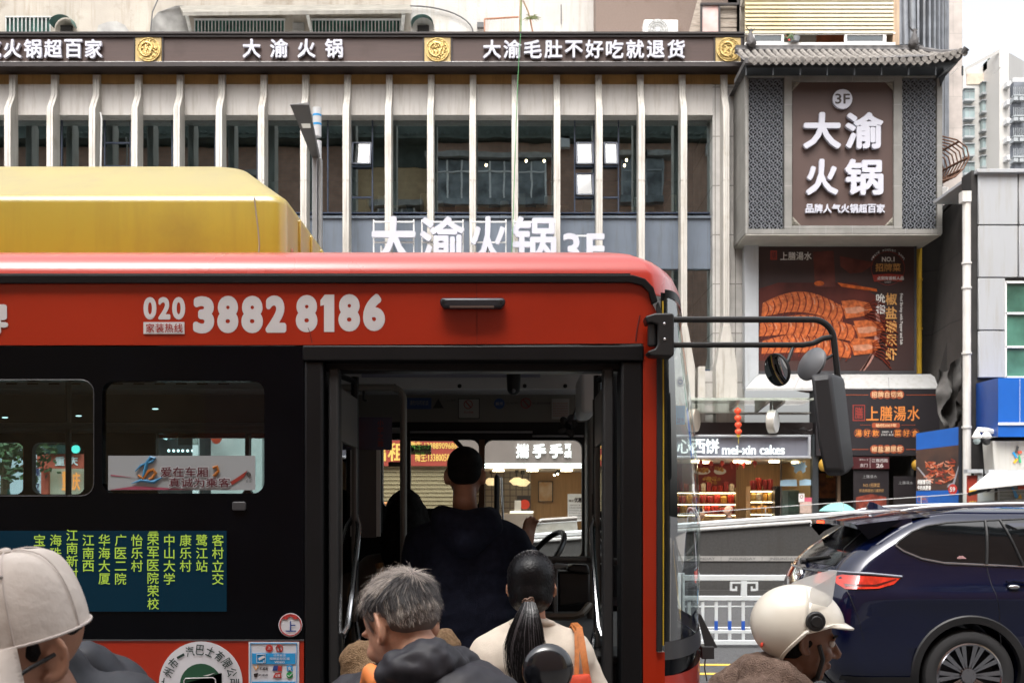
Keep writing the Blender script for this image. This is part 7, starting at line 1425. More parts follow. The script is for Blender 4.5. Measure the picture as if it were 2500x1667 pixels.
for hx in (HX, HX2):
    for s in (-1, 1):
        q = MB(); aa = [math.radians(-18+k*216/30) for k in range(31)]
        def ap(a, r, o): x = hx+r*math.cos(a); zz = max(.25, .385+r*math.sin(a)); return (CX0+x, CYC+s*(surf(max(.3, min(4.3, x)), zz)+o), zz)
        q.loft([[ap(a, .41, -.06), ap(a, .41, .008), ap(a, .465, .012), ap(a, .478, -.002)] for a in aa], cap=False, closed=False); q.build('arch_trim', ctrim, CAR, smooth=50)
        wy = CYC+s*.94; w0 = CYC+s*.72
        t_ = MB(); pr = [(.26, 0), (.275, .012), (.32, .012), (.352, .0), (.368, -.03), (.37, -.06), (.37, -.16), (.355, -.21), (.27, -.22)]
        t_.loft([[(CX0+hx+r*math.cos(a*2*PI/48), wy+s*h, HR+r*math.sin(a*2*PI/48)) for a in range(48)] for r, h in pr], cap=False); wh = t_.build('wheel', M('tyre_rubber', (.018, .018, .019), .7, bump=.15, bs=200), CAR, smooth=40)
        r_ = MB(); r_.loft([[(CX0+hx+r*math.cos(a*2*PI/48), wy+s*h, HR+r*math.sin(a*2*PI/48)) for a in range(48)] for r, h in ((.268, .006), (.255, .012), (.245, .004), (.235, -.05), (.23, -.2))], cap=False)
        for k in range(10):
            for d in (-.13, .13):
                a = k*2*PI/10; a0, a1 = a+d*.45, a+d*.9
                p0 = Vector((CX0+hx+.06*math.cos(a0*1), wy-s*.03, HR+.06*math.sin(a0))); p1 = Vector((CX0+hx+.25*math.cos(a1), wy+s*.004, HR+.25*math.sin(a1))); n_ = Vector((-math.sin(a), 0, math.cos(a)))
                for sg in (1,):
                    w0_, w1_ = .011, .019; dz = Vector((0, -s*.03, 0))
                    r_.add([p0-n_*w0_, p0+n_*w0_, p1+n_*w1_, p1-n_*w1_, p0-n_*w0_+dz, p0+n_*w0_+dz, p1+n_*w1_+dz, p1-n_*w1_+dz], [(0, 1, 2, 3), (7, 6, 5, 4), (0, 4, 5, 1), (1, 5, 6, 2), (2, 6, 7, 3), (3, 7, 4, 0)])
        r_.cyl((CX0+hx, wy-s*.06, HR), (CX0+hx, wy-s*.012, HR), .075, .06, n=24)
        for k in range(5): a = k*2*PI/5+.3; r_.cyl((CX0+hx+.045*math.cos(a), wy-s*.014, HR+.045*math.sin(a)), (CX0+hx+.045*math.cos(a), wy-s*.006, HR+.045*math.sin(a)), .009, n=8)
        r_.build('rim', M('dark_chrome_rim', (.42, .42, .44), .18, 1, var=.05), wh, smooth=30)
        d_ = MB(); d_.cyl((CX0+hx, wy-s*.15, HR), (CX0+hx, wy-s*.11, HR), .24, n=32); d_.build('brake_disc', M('brake_disc', (.03, .03, .032), .4, .5), wh)
m = MB(); m.grid(lambda u, v: sp(1.64+u*1.95, .25+v*.16, .01), 20, 3); m.grid(lambda u, v: sp(.18+u*.55, .245+v*.12, .01), 10, 3); m.grid(lambda u, v: rp(-.6+u*1.2, .25+v*.2, .01), 12, 3); m.build('sill_trim', ctrim, CAR, smooth=50)
m = MB(); m.box(CX0+.3, CX0+4.6, CYC-.8, CYC+.8, .2, .3); m.build('underbody', ctrim, CAR)
hd = sline([(2444, 1418), (2460, 1416), (2500, 1418), (2530, 1420)], off=.035); m = MB(); m.tube(hd, .014, 8); m.ell(sp((2475-CX)/F*9.1-CX0, Z(1432, 9.1), .012), (.05, .02, .022), 14, 8); m.build('door_handle', cpaint, CAR)
m = MB(); v = Vector(sp((2475-CX)/F*9.1-CX0, Z(1432, 9.1), .03)); m.ell(v, (.045, .012, .018), 14, 8); m.build('handle_trim', cchr, CAR)
onside('window_badge', [(2334, 1360), (2340, 1356), (2350, 1356), (2357, 1363), (2334, 1363)], M('badge_pinkish', (.35, .2, .2), .4), .007, par=w1)
# ================================================================ PEOPLE
skin = M('light_skin', (.5, .265, .175), .5, var=.2, vs=32, sub=.12, bump=.05, bs=300); skin_d = M('brown_skin', (.17, .075, .042), .45, var=.15, vs=14, sub=.1, bump=.05, bs=300); skin_m = M('tan_skin', (.3, .15, .095), .45, var=.15, vs=14, sub=.12, bump=.05, bs=300)
def cap_(q, p0, p1, r0, r1, n=14):                       # tapered limb with rounded ends
    p0, p1 = Vector(p0), Vector(p1); q.cyl(p0, p1, r0, r1, n); q.ell(p0, r0, n, 8); q.ell(p1, r1, n, 8)
def chain(q, pts, rs):
    for i in range(len(pts)-1): cap_(q, pts[i], pts[i+1], rs[i], rs[i+1])
def fuse(q, name, mt, root, vox=.008, smooth=6, wrinkle=0, wsize=.12):
    o = q.build(name, mt, root, smooth=0)
    r = o.modifiers.new('fuse', 'REMESH'); r.mode = 'VOXEL'; r.voxel_size = vox; r.use_smooth_shade = True
    s = o.modifiers.new('relax', 'SMOOTH'); s.iterations = smooth; s.factor = .5
    if wrinkle:
        t = bpy.data.textures.new(name+'_folds', 'CLOUDS'); t.noise_scale = wsize; t.noise_depth = 3
        d = o.modifiers.new('folds', 'DISPLACE'); d.texture = t; d.strength = wrinkle; d.texture_coords = 'LOCAL'; d.mid_level = .5
        s2 = o.modifiers.new('relax2', 'SMOOTH'); s2.iterations = 2
    return o
def frame(fwd, up=(0, 0, 1)):
    f = Vector(fwd).normalized(); r = f.cross(Vector(up)).normalized(); u = r.cross(f); return Matrix((r, f, u)).transposed()   # columns: right, forward, up
def head(q, c, R, s=1.0, nose=1.0):
    """skull, jaw, nose, brow, cheeks, lips and ears; c = middle of the head, R = right/forward/up"""
    c = Vector(c); T = lambda x, y, z_: c+R @ Vector((x*s, y*s, z_*s)); E_ = lambda p, r: q.ell(T(*p), tuple(a*s for a in r), 18, 12, R)
    E_((0, -.012, .035), (.076, .097, .083)); E_((0, .015, -.02), (.068, .078, .08)); E_((0, .03, -.07), (.05, .055, .045)); E_((0, .062, -.098), (.022, .02, .018))
    E_((0, .083, .022), (.05, .013, .012)); E_((-.034, .066, -.03), (.026, .024, .024)); E_((.034, .066, -.03), (.026, .024, .024))
    q.cyl(T(0, .09, .012), T(0, .112*nose, -.028), .008*s, .013*s, 10); E_((0, .106*nose, -.031), (.013, .014, .011)); E_((-.013, .096, -.034), (.009, .01, .008)); E_((.013, .096, -.034), (.009, .01, .008))
    E_((0, .088, -.06), (.024, .011, .006)); E_((0, .087, -.07), (.021, .011, .007))
    for sx in (-1, 1):
        pts = [T(sx*(.072+.014*math.sin(a)+.006*(1-math.cos(a*.9))), -.012-.02*math.sin(a)+.006, .034*math.cos(a-.1)) for a in [PI*k/7*1.15-.2 for k in range(8)]]
        for i in range(7): q.cyl(pts[i], pts[i+1], .0062*s, .0062*s, 8)
        for p in pts: q.ell(p, .0064*s, 8, 6)
        E_((sx*.077, -.012, -.006), (.008, .016, .027)); E_((sx*.078, .004, -.03), (.007, .008, .01))
    return T
def figure(root, mt, hd, R, sh_l, sh_r, pel, feet, hands, elbows, neck=None, s=1.0, vox=.007, hand_pose=None, nose=1.0):
    """one continuous body: legs, trunk, neck, arms, hands with five fingers, head with a face"""
    q = MB(); T = head(q, hd, R, s, nose); nb = (Vector(sh_l)+Vector(sh_r))/2+Vector((0, 0, .05)) if neck is None else Vector(neck)
    chain(q, [T(0, -.02, -.06), T(0, -.03, -.1), nb], [.052*s, .053*s, .062*s]); pel = Vector(pel); mid = (nb+pel)/2; sl_, sr_ = Vector(sh_l), Vector(sh_r); across = (sr_-sl_).normalized()
    for k in range(6):
        t = k/5; c = (nb-Vector((0, 0, .1))).lerp(pel, t); wd = .15-.03*math.sin(PI*t); cap_(q, c-across*wd*.6, c+across*wd*.6, .1, .1)
    cap_(q, nb, sl_, .06, .052); cap_(q, nb, sr_, .06, .052)
    for sh, el_, ha in ((sl_, elbows[0], hands[0]), (sr_, elbows[1], hands[1])):
        el_, ha = Vector(el_), Vector(ha); chain(q, [sh, el_, ha], [.05, .038, .027]); d = (ha-el_).normalized(); side = d.cross(Vector((0, 1, .2))).normalized(); nrm = d.cross(side).normalized()
        pose = hand_pose if hand_pose and (ha-Vector(hands[1])).length < 1e-6 else None
        if pose: d, side, nrm = [Vector(v).normalized() for v in pose]
        pc = ha+d*.05; q.ell(ha+d*.045, (.04, .05, .017), 14, 10, Matrix((side, d, nrm)).transposed())
        for k, (o, ln) in enumerate(((-.03, .062), (-.0105, .075), (.0105, .07), (.03, .055))):
            b = ha+d*.085+side*o; spread = side*o*.35; m1 = b+(d*.5+spread)*ln+nrm*.004; m2 = m1+(d*.42+spread*.6)*ln+nrm*(.012+.003*k); chain(q, [ha+d*.06+side*o*.9, b, m1, m2], [.0095, .009, .0082, .0068])
        tb = ha+d*.025-side*.034; chain(q, [ha+d*.015-side*.02, tb-side*.014+d*.018, tb-side*.022+d*.05+nrm*.008], [.012, .0105, .008])
    for sx, ft in ((-1, feet[0]), (1, feet[1])):
        ft = Vector(ft); hp = pel+across*sx*.085; kn = (hp+ft)/2+R @ Vector((0, .04, 0)); chain(q, [hp, kn, ft+Vector((0, 0, .08))], [.085, .056, .038]); fw = R @ Vector((0, 1, 0)); fw.z = 0; fw.normalize(); cap_(q, ft+Vector((0, 0, .045))-fw*.04, ft+Vector((0, 0, .032))+fw*.14, .04, .032)
    return fuse(q, 'body', mt, root, vox, 5), T, nb
def garment(root, name, mt, nb, sh_l, sh_r, pel, hands, elbows, grow=.03, vox=.012, wr=.022, collar=.075, low=0.0, cuff=.93):
    q = MB(); nb, pel, sl_, sr_ = Vector(nb), Vector(pel), Vector(sh_l), Vector(sh_r); across = (sr_-sl_).normalized()
    for k in range(7):
        t = k/6; c = (nb-Vector((0, 0, .1))).lerp(pel+Vector((0, 0, low)), t); wd = .155-.02*math.sin(PI*t); cap_(q, c-across*wd*.68, c+across*wd*.68, .1+grow, .1+grow)
    up_ = Vector((0, 0, .0)); cap_(q, nb, sl_, .06+grow*.6, .055+grow); cap_(q, nb, sr_, .06+grow*.6, .055+grow)
    if collar: cap_(q, nb-Vector((0, 0, .02)), nb+Vector((0, 0, .03)), collar+.01, collar)
    for sh, el_, ha in ((sl_, elbows[0], hands[0]), (sr_, elbows[1], hands[1])): el_, ha = Vector(el_), Vector(ha); chain(q, [sh, el_, el_.lerp(ha, cuff)], [.055+grow, .045+grow, .034+grow*.8])
    return fuse(q, name, mt, root, vox, 4, wr)
def trousers(root, mt, pel, feet, across, R):
    q = MB(); pel = Vector(pel); across = Vector(across).normalized(); cap_(q, pel-across*.08, pel+across*.08, .115, .115)
    for sx, ft in ((-1, feet[0]), (1, feet[1])):
        ft = Vector(ft); hp = pel+across*sx*.085; kn = (hp+ft)/2+R @ Vector((0, .045, 0)); chain(q, [hp, kn, ft+Vector((0, 0, .08))], [.1, .075, .062])
    fuse(q, 'trousers', mt, root, .014, 4, .02)
    q = MB(); fw = R @ Vector((0, 1, 0)); fw.z = 0; fw.normalize()
    for ft in feet: ft = Vector(ft); cap_(q, ft+Vector((0, 0, .05))-fw*.05, ft+Vector((0, 0, .045))+fw*.16, .05, .042)
    fuse(q, 'shoes', M('dark_shoe', (.02, .02, .022), .5), root, .01, 3)
def strands(q, roots, n_seg, width, fn):
    """hair ribbons; fn(i, t, root) gives the point along the strand"""
    for i, r0 in enumerate(roots):
        P_ = [fn(i, k/n_seg, r0) for k in range(n_seg+1)]; mi = r0[2] if len(r0) > 2 else 0; prev = None; vs = []
        for k in range(n_seg+1):
            t = (P_[min(k+1, n_seg)]-P_[max(k-1, 0)]); sd_ = t.cross(r0[1]); sd_ = sd_.normalized() if sd_.length > 1e-8 else Vector((1, 0, 0)); w_ = width*(1-.75*(k/n_seg)); vs += [P_[k]-sd_*w_, P_[k]+sd_*w_]
        q.add(vs, [(2*k, 2*k+1, 2*k+3, 2*k+2) for k in range(n_seg)], mi)
# ---------------- man in the navy hoodie, standing inside the door
fz = .352
P1 = thing('person', 'person in a navy hoodie standing inside the bus door with one hand raised', 'person', (-.2, 5.05, fz))
Yp = 5.05; hc = W(1136, 1162, Yp-.02); R = frame((.05, 1, -.08))
shl, shr = W(1040, 1330, Yp), W(1247, 1330, Yp); pel = Vector((-.2, Yp+.03, 1.1)); feet = [Vector((-.3, Yp, fz)), Vector((-.08, Yp+.06, fz))]
hands = [W(1060, 1500, Yp+.3), W(1284, 1338, Yp+.3)]; elb = [W(1010, 1520, Yp+.05), W(1296, 1455, Yp+.12)]
b_, T, nb = figure(P1, skin_m, hc, R, shl, shr, pel, feet, hands, elb, neck=W(1138, 1285, Yp), hand_pose=((.15, 0, 1), (.85, .5, -.1), (.5, -.85, 0)))
navy = M('navy_fleece', (.011, .014, .03), .9, var=.2, vs=40, bump=.25, bs=250, spec=.2)
garment(P1, 'hoodie', navy, nb, shl, shr, pel, hands, elb, grow=.042, wr=.03, collar=.07, cuff=.8)
q = MB(); pts = [W(1078, 1262, Yp-.02), W(1092, 1272, Yp-.09), W(1138, 1285, Yp-.12), W(1186, 1272, Yp-.09), W(1198, 1262, Yp-.02)]
chain(q, [W(1084, 1258, Yp+.06)]+pts+[W(1192, 1258, Yp+.06)], [.04, .05, .065, .075, .065, .05, .04]); chain(q, [W(1090, 1290, Yp-.08), W(1138, 1318, Yp-.13), W(1190, 1290, Yp-.08)], [.07, .085, .07]); fuse(q, 'hood', navy, P1, .011, 5, .025)
trousers(P1, M('black_trousers', (.012, .012, .014), .8), pel, feet, (1, 0, 0), R)
hblk = M('black_hair', (.005, .004, .004), .7, spec=.15, bump=.4, bs=260)
q = MB(); q.ell(T(0, -.024, .05), (.079, .093, .08), 24, 16, R); q.ell(T(0, -.045, .012), (.0745, .07, .06), 22, 14, R); sh_ = fuse(q, 'short_hair', hblk, P1, .006, 5)
q = MB(); r2 = random.Random(4); rts = []
while len(rts) < 2600:
    d = Vector((r2.gauss(0, 1), r2.gauss(0, 1), r2.gauss(0, 1))).normalized()
    if d.z < -.75+r2.random()*.9 or (d.y > .5 and d.z < .5): continue
    rts.append((d, R @ d, 0))
strands(q, rts, 2, .001, lambda i, t, r0: hc+R @ Vector((r0[0].x*(.0785+.006*t), r0[0].y*(.097+.006*t)-.02, r0[0].z*(.088+.005*t)+.035-.004*t))); q.build('hair_strands', hblk, sh_)
q = MB(); c = T(-.088, .03, -.01); q.tube([c+R @ Vector((0, .012*math.cos(a), .012*math.sin(a))) for a in [k*PI/8 for k in range(16)]], .0012, 5, closed=True); q.build('earring', CHROME, P1)
# ---------------- passenger with loose black hair deeper inside
P2 = thing('person', 'person with loose black hair and a beige jacket standing deeper in the bus', 'person', (-.52, 5.75, fz))
Y2 = 5.75; hc2 = W(985, 1262, Y2); R2 = frame((-.35, 1, -.1)); shl, shr = W(910, 1395, Y2), W(1080, 1400, Y2+.05); pel = Vector((-.5, Y2+.02, 1.02)); feet = [Vector((-.6, Y2, fz)), Vector((-.42, Y2+.04, fz))]
hands = [W(930, 1530, Y2+.25), W(1050, 1530, Y2+.25)]; elb = [W(885, 1500, Y2+.02), W(1105, 1500, Y2+.05)]
b_, T2_, nb2 = figure(P2, skin_m, hc2, R2, shl, shr, pel, feet, hands, elb, vox=.01)
garment(P2, 'jacket', M('beige_jacket', (.12, .095, .075), .8, var=.2, vs=10), nb2, shl, shr, pel, hands, elb, grow=.035, vox=.016)
trousers(P2, M('black_trousers'), pel, feet, (1, 0, 0), R2)
q = MB(); q.ell(T2_(0, -.03, .04), (.093, .112, .1), 22, 14, R2); chain(q, [T2_(-.05, -.05, 0), T2_(-.07, -.06, -.12), T2_(-.08, -.05, -.24)], [.07, .075, .04]); chain(q, [T2_(.05, -.05, 0), T2_(.075, -.05, -.1), T2_(.09, -.03, -.2)], [.07, .06, .03]); chain(q, [T2_(0, -.08, 0), T2_(0, -.09, -.13), T2_(-.02, -.08, -.27)], [.08, .08, .05]); fuse(q, 'long_hair', hblk, P2, .009, 4, .02, .05)
q = MB(); q.tube([W(925, 1375, Y2-.14), W(940, 1450, Y2-.17), W(935, 1560, Y2-.16)], .02, 8); q.tube([W(1060, 1380, Y2-.1), W(1030, 1450, Y2-.16), W(985, 1560, Y2-.16)], .02, 8); q.build('bag_strap', M('amber_strap', (.2, .09, .02), .6), P2)
# ---------------- woman with the ponytail
P3_ = thing('person', 'person with a long black ponytail and cream top stepping up to the bus door', 'person', (.07, 3.95, 0))
Y3 = 3.95; hc3 = W(1298, 1432, Y3); R3_ = frame((.1, 1, .1)); shl, shr = W(1196, 1596, Y3), W(1392, 1590, Y3); pel = Vector((.07, Y3+.02, .86)); feet = [Vector((-.03, Y3, 0)), Vector((.17, Y3+.1, 0))]
hands = [W(1150, 1790, Y3+.2), W(1440, 1790, Y3+.2)]; elb = [W(1135, 1720, Y3), W(1452, 1700, Y3)]
b_, T3, nb3 = figure(P3_, skin, hc3, R3_, shl, shr, pel, feet, hands, elb, neck=W(1299, 1545, Y3), s=.93)
cream = M('cream_knit', (.66, .58, .49), .9, var=.05, vs=30, bump=.3, bs=300, spec=.2)
garment(P3_, 'cream_top', cream, nb3, shl, shr, pel, hands, elb, grow=.02, vox=.009, wr=.014, collar=0)
q = MB(); cN = Vector(nb3)+Vector((0, -.004, .04)); q.tube([cN+Vector((.074*math.cos(a), .06*math.sin(a)-.005, -.012-.02*math.sin(a))) for a in [k*2*PI/24 for k in range(24)]], .013, 8, closed=True); fuse(q, 'collar', cream, P3_, .006, 3)
trousers(P3_, M('grey_trousers', (.08, .08, .09), .8), pel, feet, (1, 0, 0), R3_)
gl_hair = M('glossy_black_hair', (.004, .004, .005), .3, spec=.25, bump=.15, bs=120); gl_h2 = M('black_hair_light', (.055, .05, .055), .32, spec=.7)
tie = W(1291, 1466, Y3-.105)
q = MB(); q.ell(T3(0, -.02, .045), (.084, .102, .089), 30, 20, R3_); q.ell(T3(0, -.03, .01), (.084, .088, .082), 26, 16, R3_); q.ell(T3(0, -.05, -.03), (.078, .066, .06), 26, 16, R3_); chain(q, [T3(0, -.07, -.01), tie+Vector((0, .02, 0))], [.066, .03]); hb = fuse(q, 'hair', gl_hair, P3_, .006, 22)
q = MB(); r2 = random.Random(21); rts = []
for i in range(950):
    a = r2.uniform(-PI, PI); e = r2.uniform(-.45, 1.5); d = Vector((math.cos(e)*math.sin(a), math.cos(e)*math.cos(a)*.9-.02, math.sin(e)))
    if d.y > .55 and d.z < .45: continue
    rts.append((d, R3_ @ d, 1 if r2.random() < .32 else 0))
def f3(i, t, r0):
    d = r0[0]; p0 = Vector((d.x*.085, d.y*.103-.0186, d.z*.09+.042)); tl = R3_.inverted() @ (tie-hc3); p = p0.lerp(tl, t); c0 = Vector((0, -.03, .02)); v = p-c0; rr = (p0-c0).length*(1-t)+.05*t; b = math.sin(PI*t)
    if v.length > 1e-5: p = c0+v.normalized()*max(v.length, ((p0-c0).length*(1-t*.55))*b*.98+v.length*(1-b))
    return hc3+R3_ @ p
strands(q, rts, 9, .0016, f3); q.build('hair_strands', [gl_hair, gl_h2], hb, smooth=60)
q = MB(); rr = []
pt_ = [(1291, 1466, -.11, .017, .016), (1289, 1490, -.135, .03, .022), (1284, 1530, -.155, .047, .028), (1280, 1575, -.165, .058, .03), (1279, 1620, -.165, .05, .03), (1281, 1660, -.16, .035, .026), (1277, 1700, -.155, .018, .014)]
for a, b, dy, rx, ry in pt_: c = W(a, b, Y3+dy); rr.append([c+Vector((rx*math.cos(k*PI/12), ry*math.sin(k*PI/12), .004*math.sin(k*3.1))) for k in range(24)])
q.loft(rr); pony = q.build('ponytail', gl_hair, hb, smooth=80, sub=1)
q = MB(); rts = [(i, Vector((0, -1, 0)), 1 if r2.random() < .25 else 0) for i in range(420)]; par_ = [(r2.uniform(0, 2*PI), r2.uniform(.75, 1.12), r2.uniform(-.02, .02), r2.uniform(.7, 1.05)) for _ in rts]
def f3b(i, t, r0):
    a, k, w_, ln = par_[i]; u = t*ln*(len(pt_)-1); j = min(len(pt_)-2, int(u)); f = u-j; A, B = pt_[j], pt_[j+1]; g_ = [A[n]+(B[n]-A[n])*f for n in range(5)]; c = W(g_[0], g_[1], Y3+g_[2])
    return c+Vector((g_[3]*k*math.cos(a+w_*20*t)+w_*t, g_[4]*k*math.sin(a+w_*20*t)-.002, 0))
strands(q, rts, 12, .0012, f3b)
for s_ in range(7):
    x0 = 1310+s_*3; q.tube([W(x0-8, 1510+s_*4, Y3-.13), W(x0+8, 1560+s_*3, Y3-.14), W(1318+s_*5, 1610, Y3-.15)], .0008, 4)
q.build('ponytail_strands', [gl_hair, gl_h2], pony, smooth=60)
q = MB(); 
for k in range(3): q.tube([tie+Vector((.02*math.cos(a), -.002+.018*math.sin(a), -.006+.007*k+.006*math.cos(a)+.002*math.sin(a*7+k*2))) for a in [j*2*PI/28 for j in range(28)]], .0055, 6, closed=True)
q.build('hair_tie', M('brown_hair_tie', (.13, .07, .045), .6, var=.5, vs=200), hb)
TB = thing('tote_bag', 'orange red tote bag hanging from the shoulder of the woman in cream', 'bag', W(1412, 1800, Y3))
q = MB(); strap = [(1396, 1538, .06), (1402, 1524, 0), (1414, 1536, -.075), (1422, 1580, -.125), (1428, 1620, -.15), (1434, 1660, -.15)]
def ribbon(q, pts, w_):
    L_ = [W(a, b, Y3+c) for a, b, c in pts]; q.loft([[p+Vector((-w_, 0, 0)), p+Vector((w_, 0, .004)), p+Vector((w_, .004, .008)), p+Vector((-w_, .004, .006))] for p in L_])
ribbon(q, strap, .011); ribbon(q, [(1390, 1545, .05), (1398, 1528, -.01), (1408, 1545, -.085), (1409, 1590, -.13), (1408, 1650, -.15)], .008); q.build('strap', M('orange_strap', (.44, .14, .03), .7, var=.2, vs=60), TB)
q = MB(); rr = []
for a, c, b, y0_, y1_ in ((1393, 1440, 1646, -.175, -.12), (1388, 1448, 1680, -.19, -.1), (1382, 1462, 1760, -.2, -.08), (1380, 1470, 1880, -.2, -.08), (1384, 1466, 1930, -.19, -.09)): rr.append([W(a, b, Y3+y0_), W((a+c)/2, b+3, Y3+y0_-.015), W(c, b-4, Y3+y0_), W(c, b-4, Y3+y1_), W(a, b, Y3+y1_)])
q.loft(rr); q.build('bag_body', M('tomato_canvas', (.5, .045, .012), .7, var=.15, vs=8), TB, bevel=.008, sub=1)
# ---------------- older man with grey hair, head bowed
P4 = thing('person', 'older person with thinning grey hair and a dark padded jacket, head bowed', 'person', (-.25, 2.62, .15))
Y4 = 2.6; hc4 = W(980, 1530, Y4); R4 = frame((-.7, .6, -.5)); shl, shr = W(890, 1750, Y4+.16), W(1165, 1740, Y4-.1); pel = Vector((-.12, Y4-.08, .85)); feet = [Vector((-.2, Y4-.05, .152)), Vector((0, Y4-.12, .152))]
hands = [W(860, 1900, Y4+.35), W(1150, 1920, Y4+.15)]; elb = [W(830, 1850, Y4+.15), W(1200, 1850, Y4-.1)]
b_, T4, nb4 = figure(P4, skin, hc4, R4, shl, shr, pel, feet, hands, elb, neck=W(1040, 1672, Y4-.03), s=1.0, vox=.005)
pad = M('black_padded_nylon', (.015, .014, .02), .55, var=.2, vs=8, spec=.5)
garment(P4, 'padded_jacket', pad, nb4, shl, shr, pel, hands, elb, grow=.055, vox=.009, wr=.05, collar=0)
q = MB()
for k in range(16):                                      # stand-up collar and gathered hood
    a = math.radians(-200+k*17); p0 = Vector(nb4)+Vector((.105*math.cos(a)+.02, .1*math.sin(a), -.055+.02*math.sin(a*2+1))); cap_(q, p0, p0+Vector((.0, 0, .055+.012*math.sin(k*1.7))), .03, .02)
chain(q, [W(930, 1660, Y4-.12), W(985, 1632, Y4-.16), W(1060, 1612, Y4-.14), W(1130, 1628, Y4-.06)], [.03, .045, .05, .04]); fuse(q, 'hood', pad, P4, .007, 4, .045, .06)
q = MB(); chain(q, [W(890, 1668, Y4-.1), W(905, 1640, Y4-.13), W(925, 1665, Y4-.15), W(940, 1720, Y4-.15)], [.012, .02, .025, .028]); fuse(q, 'orange_strap', M('orange_webbing', (.85, .25, .06), .6), P4, .006, 3)
trousers(P4, M('grey_trousers'), pel, feet, (1, -.3, 0), R4)
hg = [M('grey_hair', (.2, .175, .16), .5, spec=.4), M('dark_grey_hair', (.03, .026, .027), .5, spec=.4), M('white_hair', (.5, .43, .37), .5, spec=.4)]
q = MB(); q.ell(T4(0, -.018, .044), (.0785, .0965, .0815), 26, 16, R4); q.ell(T4(0, -.04, .01), (.07, .07, .052), 22, 14, R4); h4 = fuse(q, 'grey_hair', M('scalp_grey', (.17, .14, .125), .7, c2=(.1, .085, .08), vs=25), P4, .006, 3)
q = MB(); r2 = random.Random(33); rts = []
while len(rts) < 8500:
    a = r2.uniform(-PI, PI); sz = r2.uniform(-.62, 1); e = math.asin(sz); d = Vector((math.cos(e)*math.sin(a), math.cos(e)*math.cos(a), math.sin(e)))
    if d.y > .52 and d.z < .55: continue
    if abs(d.x) > .55 and -.25 < d.y < .4 and d.z < .02: continue
    if d.z < -.42 and d.y > -.3: continue
    topn = max(0, d.z); dk = (-.2 < d.z+.25*noise.noise(d*3) < .48 and d.y < .25)
    if d.z > .6 and r2.random() < .35: continue
    mi = (1 if r2.random() < .82 else 0 if r2.random() < .75 else 2) if dk else (2 if r2.random() < .42 else 0)
    if d.z < -.2: mi = 0 if r2.random() < .7 else 2
    rts.append((d, R4 @ d, mi))
flow = [(r2.uniform(-.25, .25), r2.uniform(.7, 1.3), r2.random()) for _ in rts]
def f4(i, t, r0):
    d = r0[0]; base = Vector((d.x*.079, d.y*.099-.016, d.z*(.084 if d.z > 0 else .088)+.042))
    jx, ln, cr_ = flow[i]; whorl = Vector((0, -.75, .62)); tang = (d-whorl*d.dot(whorl)); tang = (tang-d*tang.dot(d)); tang = tang.normalized() if tang.length > 1e-5 else Vector((1, 0, 0))
    if d.z < .25: tang = (tang*.4+Vector((0, -.25, -1))).normalized()
    L_ = (.03 if d.z > .2 else .022 if d.z > -.25 else .012)*ln; lift = (.3 if d.z > .35 else .13)*(1 if cr_ < .93 else 2.4)
    p = base+tang*L_*t+d*(L_*lift*(t-.35*t*t))+Vector((jx*.02*t, 0, jx*.008*t-.004*t*t))
    return hc4+R4 @ p
strands(q, rts, 4, .0006, f4)
fly = [(Vector((r2.uniform(-.5, .6), r2.uniform(-.1, .8), .8)).normalized(), R4 @ Vector((0, 0, 1)), 2) for _ in range(46)]; fj = [(r2.uniform(-1, 1), r2.uniform(-1, 1), r2.uniform(.5, 1)) for _ in fly]
def f4b(i, t, r0): d = r0[0]; a, b, c = fj[i]; return hc4+R4 @ Vector((d.x*.078, d.y*.098-.016, d.z*.083+.042))+Vector((-.02*a*t+.02*t, .01*b*t, .034*c*math.sin(t*2.2)))
strands(q, fly, 6, .0006, f4b); q.build('hair_strands', hg, h4, smooth=60)
# ---------------- person in a fleece hood, mostly hidden in front of the older man
P5 = thing('person', 'person in a tan fleece jacket mostly hidden behind the older grey-haired person', 'person', (-.4, 3.3, 0))
Y5 = 3.25; hc5 = W(930, 1690, Y5); R5 = frame((.3, 1, -.5)); shl, shr = W(850, 1800, Y5), W(1080, 1790, Y5); pel = Vector((-.36, Y5-.02, .75)); feet = [Vector((-.45, Y5, 0)), Vector((-.25, Y5, 0))]
hands = [W(840, 2000, Y5+.25), W(1080, 2000, Y5+.25)]; elb = [W(800, 1930, Y5), W(1110, 1930, Y5)]
b_, T5, nb5 = figure(P5, skin, hc5, R5, shl, shr, pel, feet, hands, elb, vox=.01, s=.95)
flc = M('tan_teddy_fleece', (.37, .24, .14), .95, var=.3, vs=120, bump=1, bs=320, spec=.1)
garment(P5, 'fleece_jacket', flc, nb5, shl, shr, pel, hands, elb, grow=.04, vox=.014)
q = MB(); q.ell(T5(0, -.02, .03), (.11, .125, .115), 20, 14, R5); cap_(q, W(872, 1610, Y5-.05), W(905, 1600, Y5), .05, .05); cap_(q, W(862, 1618, Y5-.04), W(885, 1700, Y5), .04, .06); cap_(q, W(1085, 1556, Y5+.1), W(1105, 1575, Y5+.1), .03, .03); cap_(q, W(1085, 1560, Y5+.1), W(1000, 1680, Y5), .03, .07); fuse(q, 'fleece_hood', flc, P5, .008, 3, .02, .03)
trousers(P5, M('black_trousers'), pel, feet, (1, 0, 0), R5)
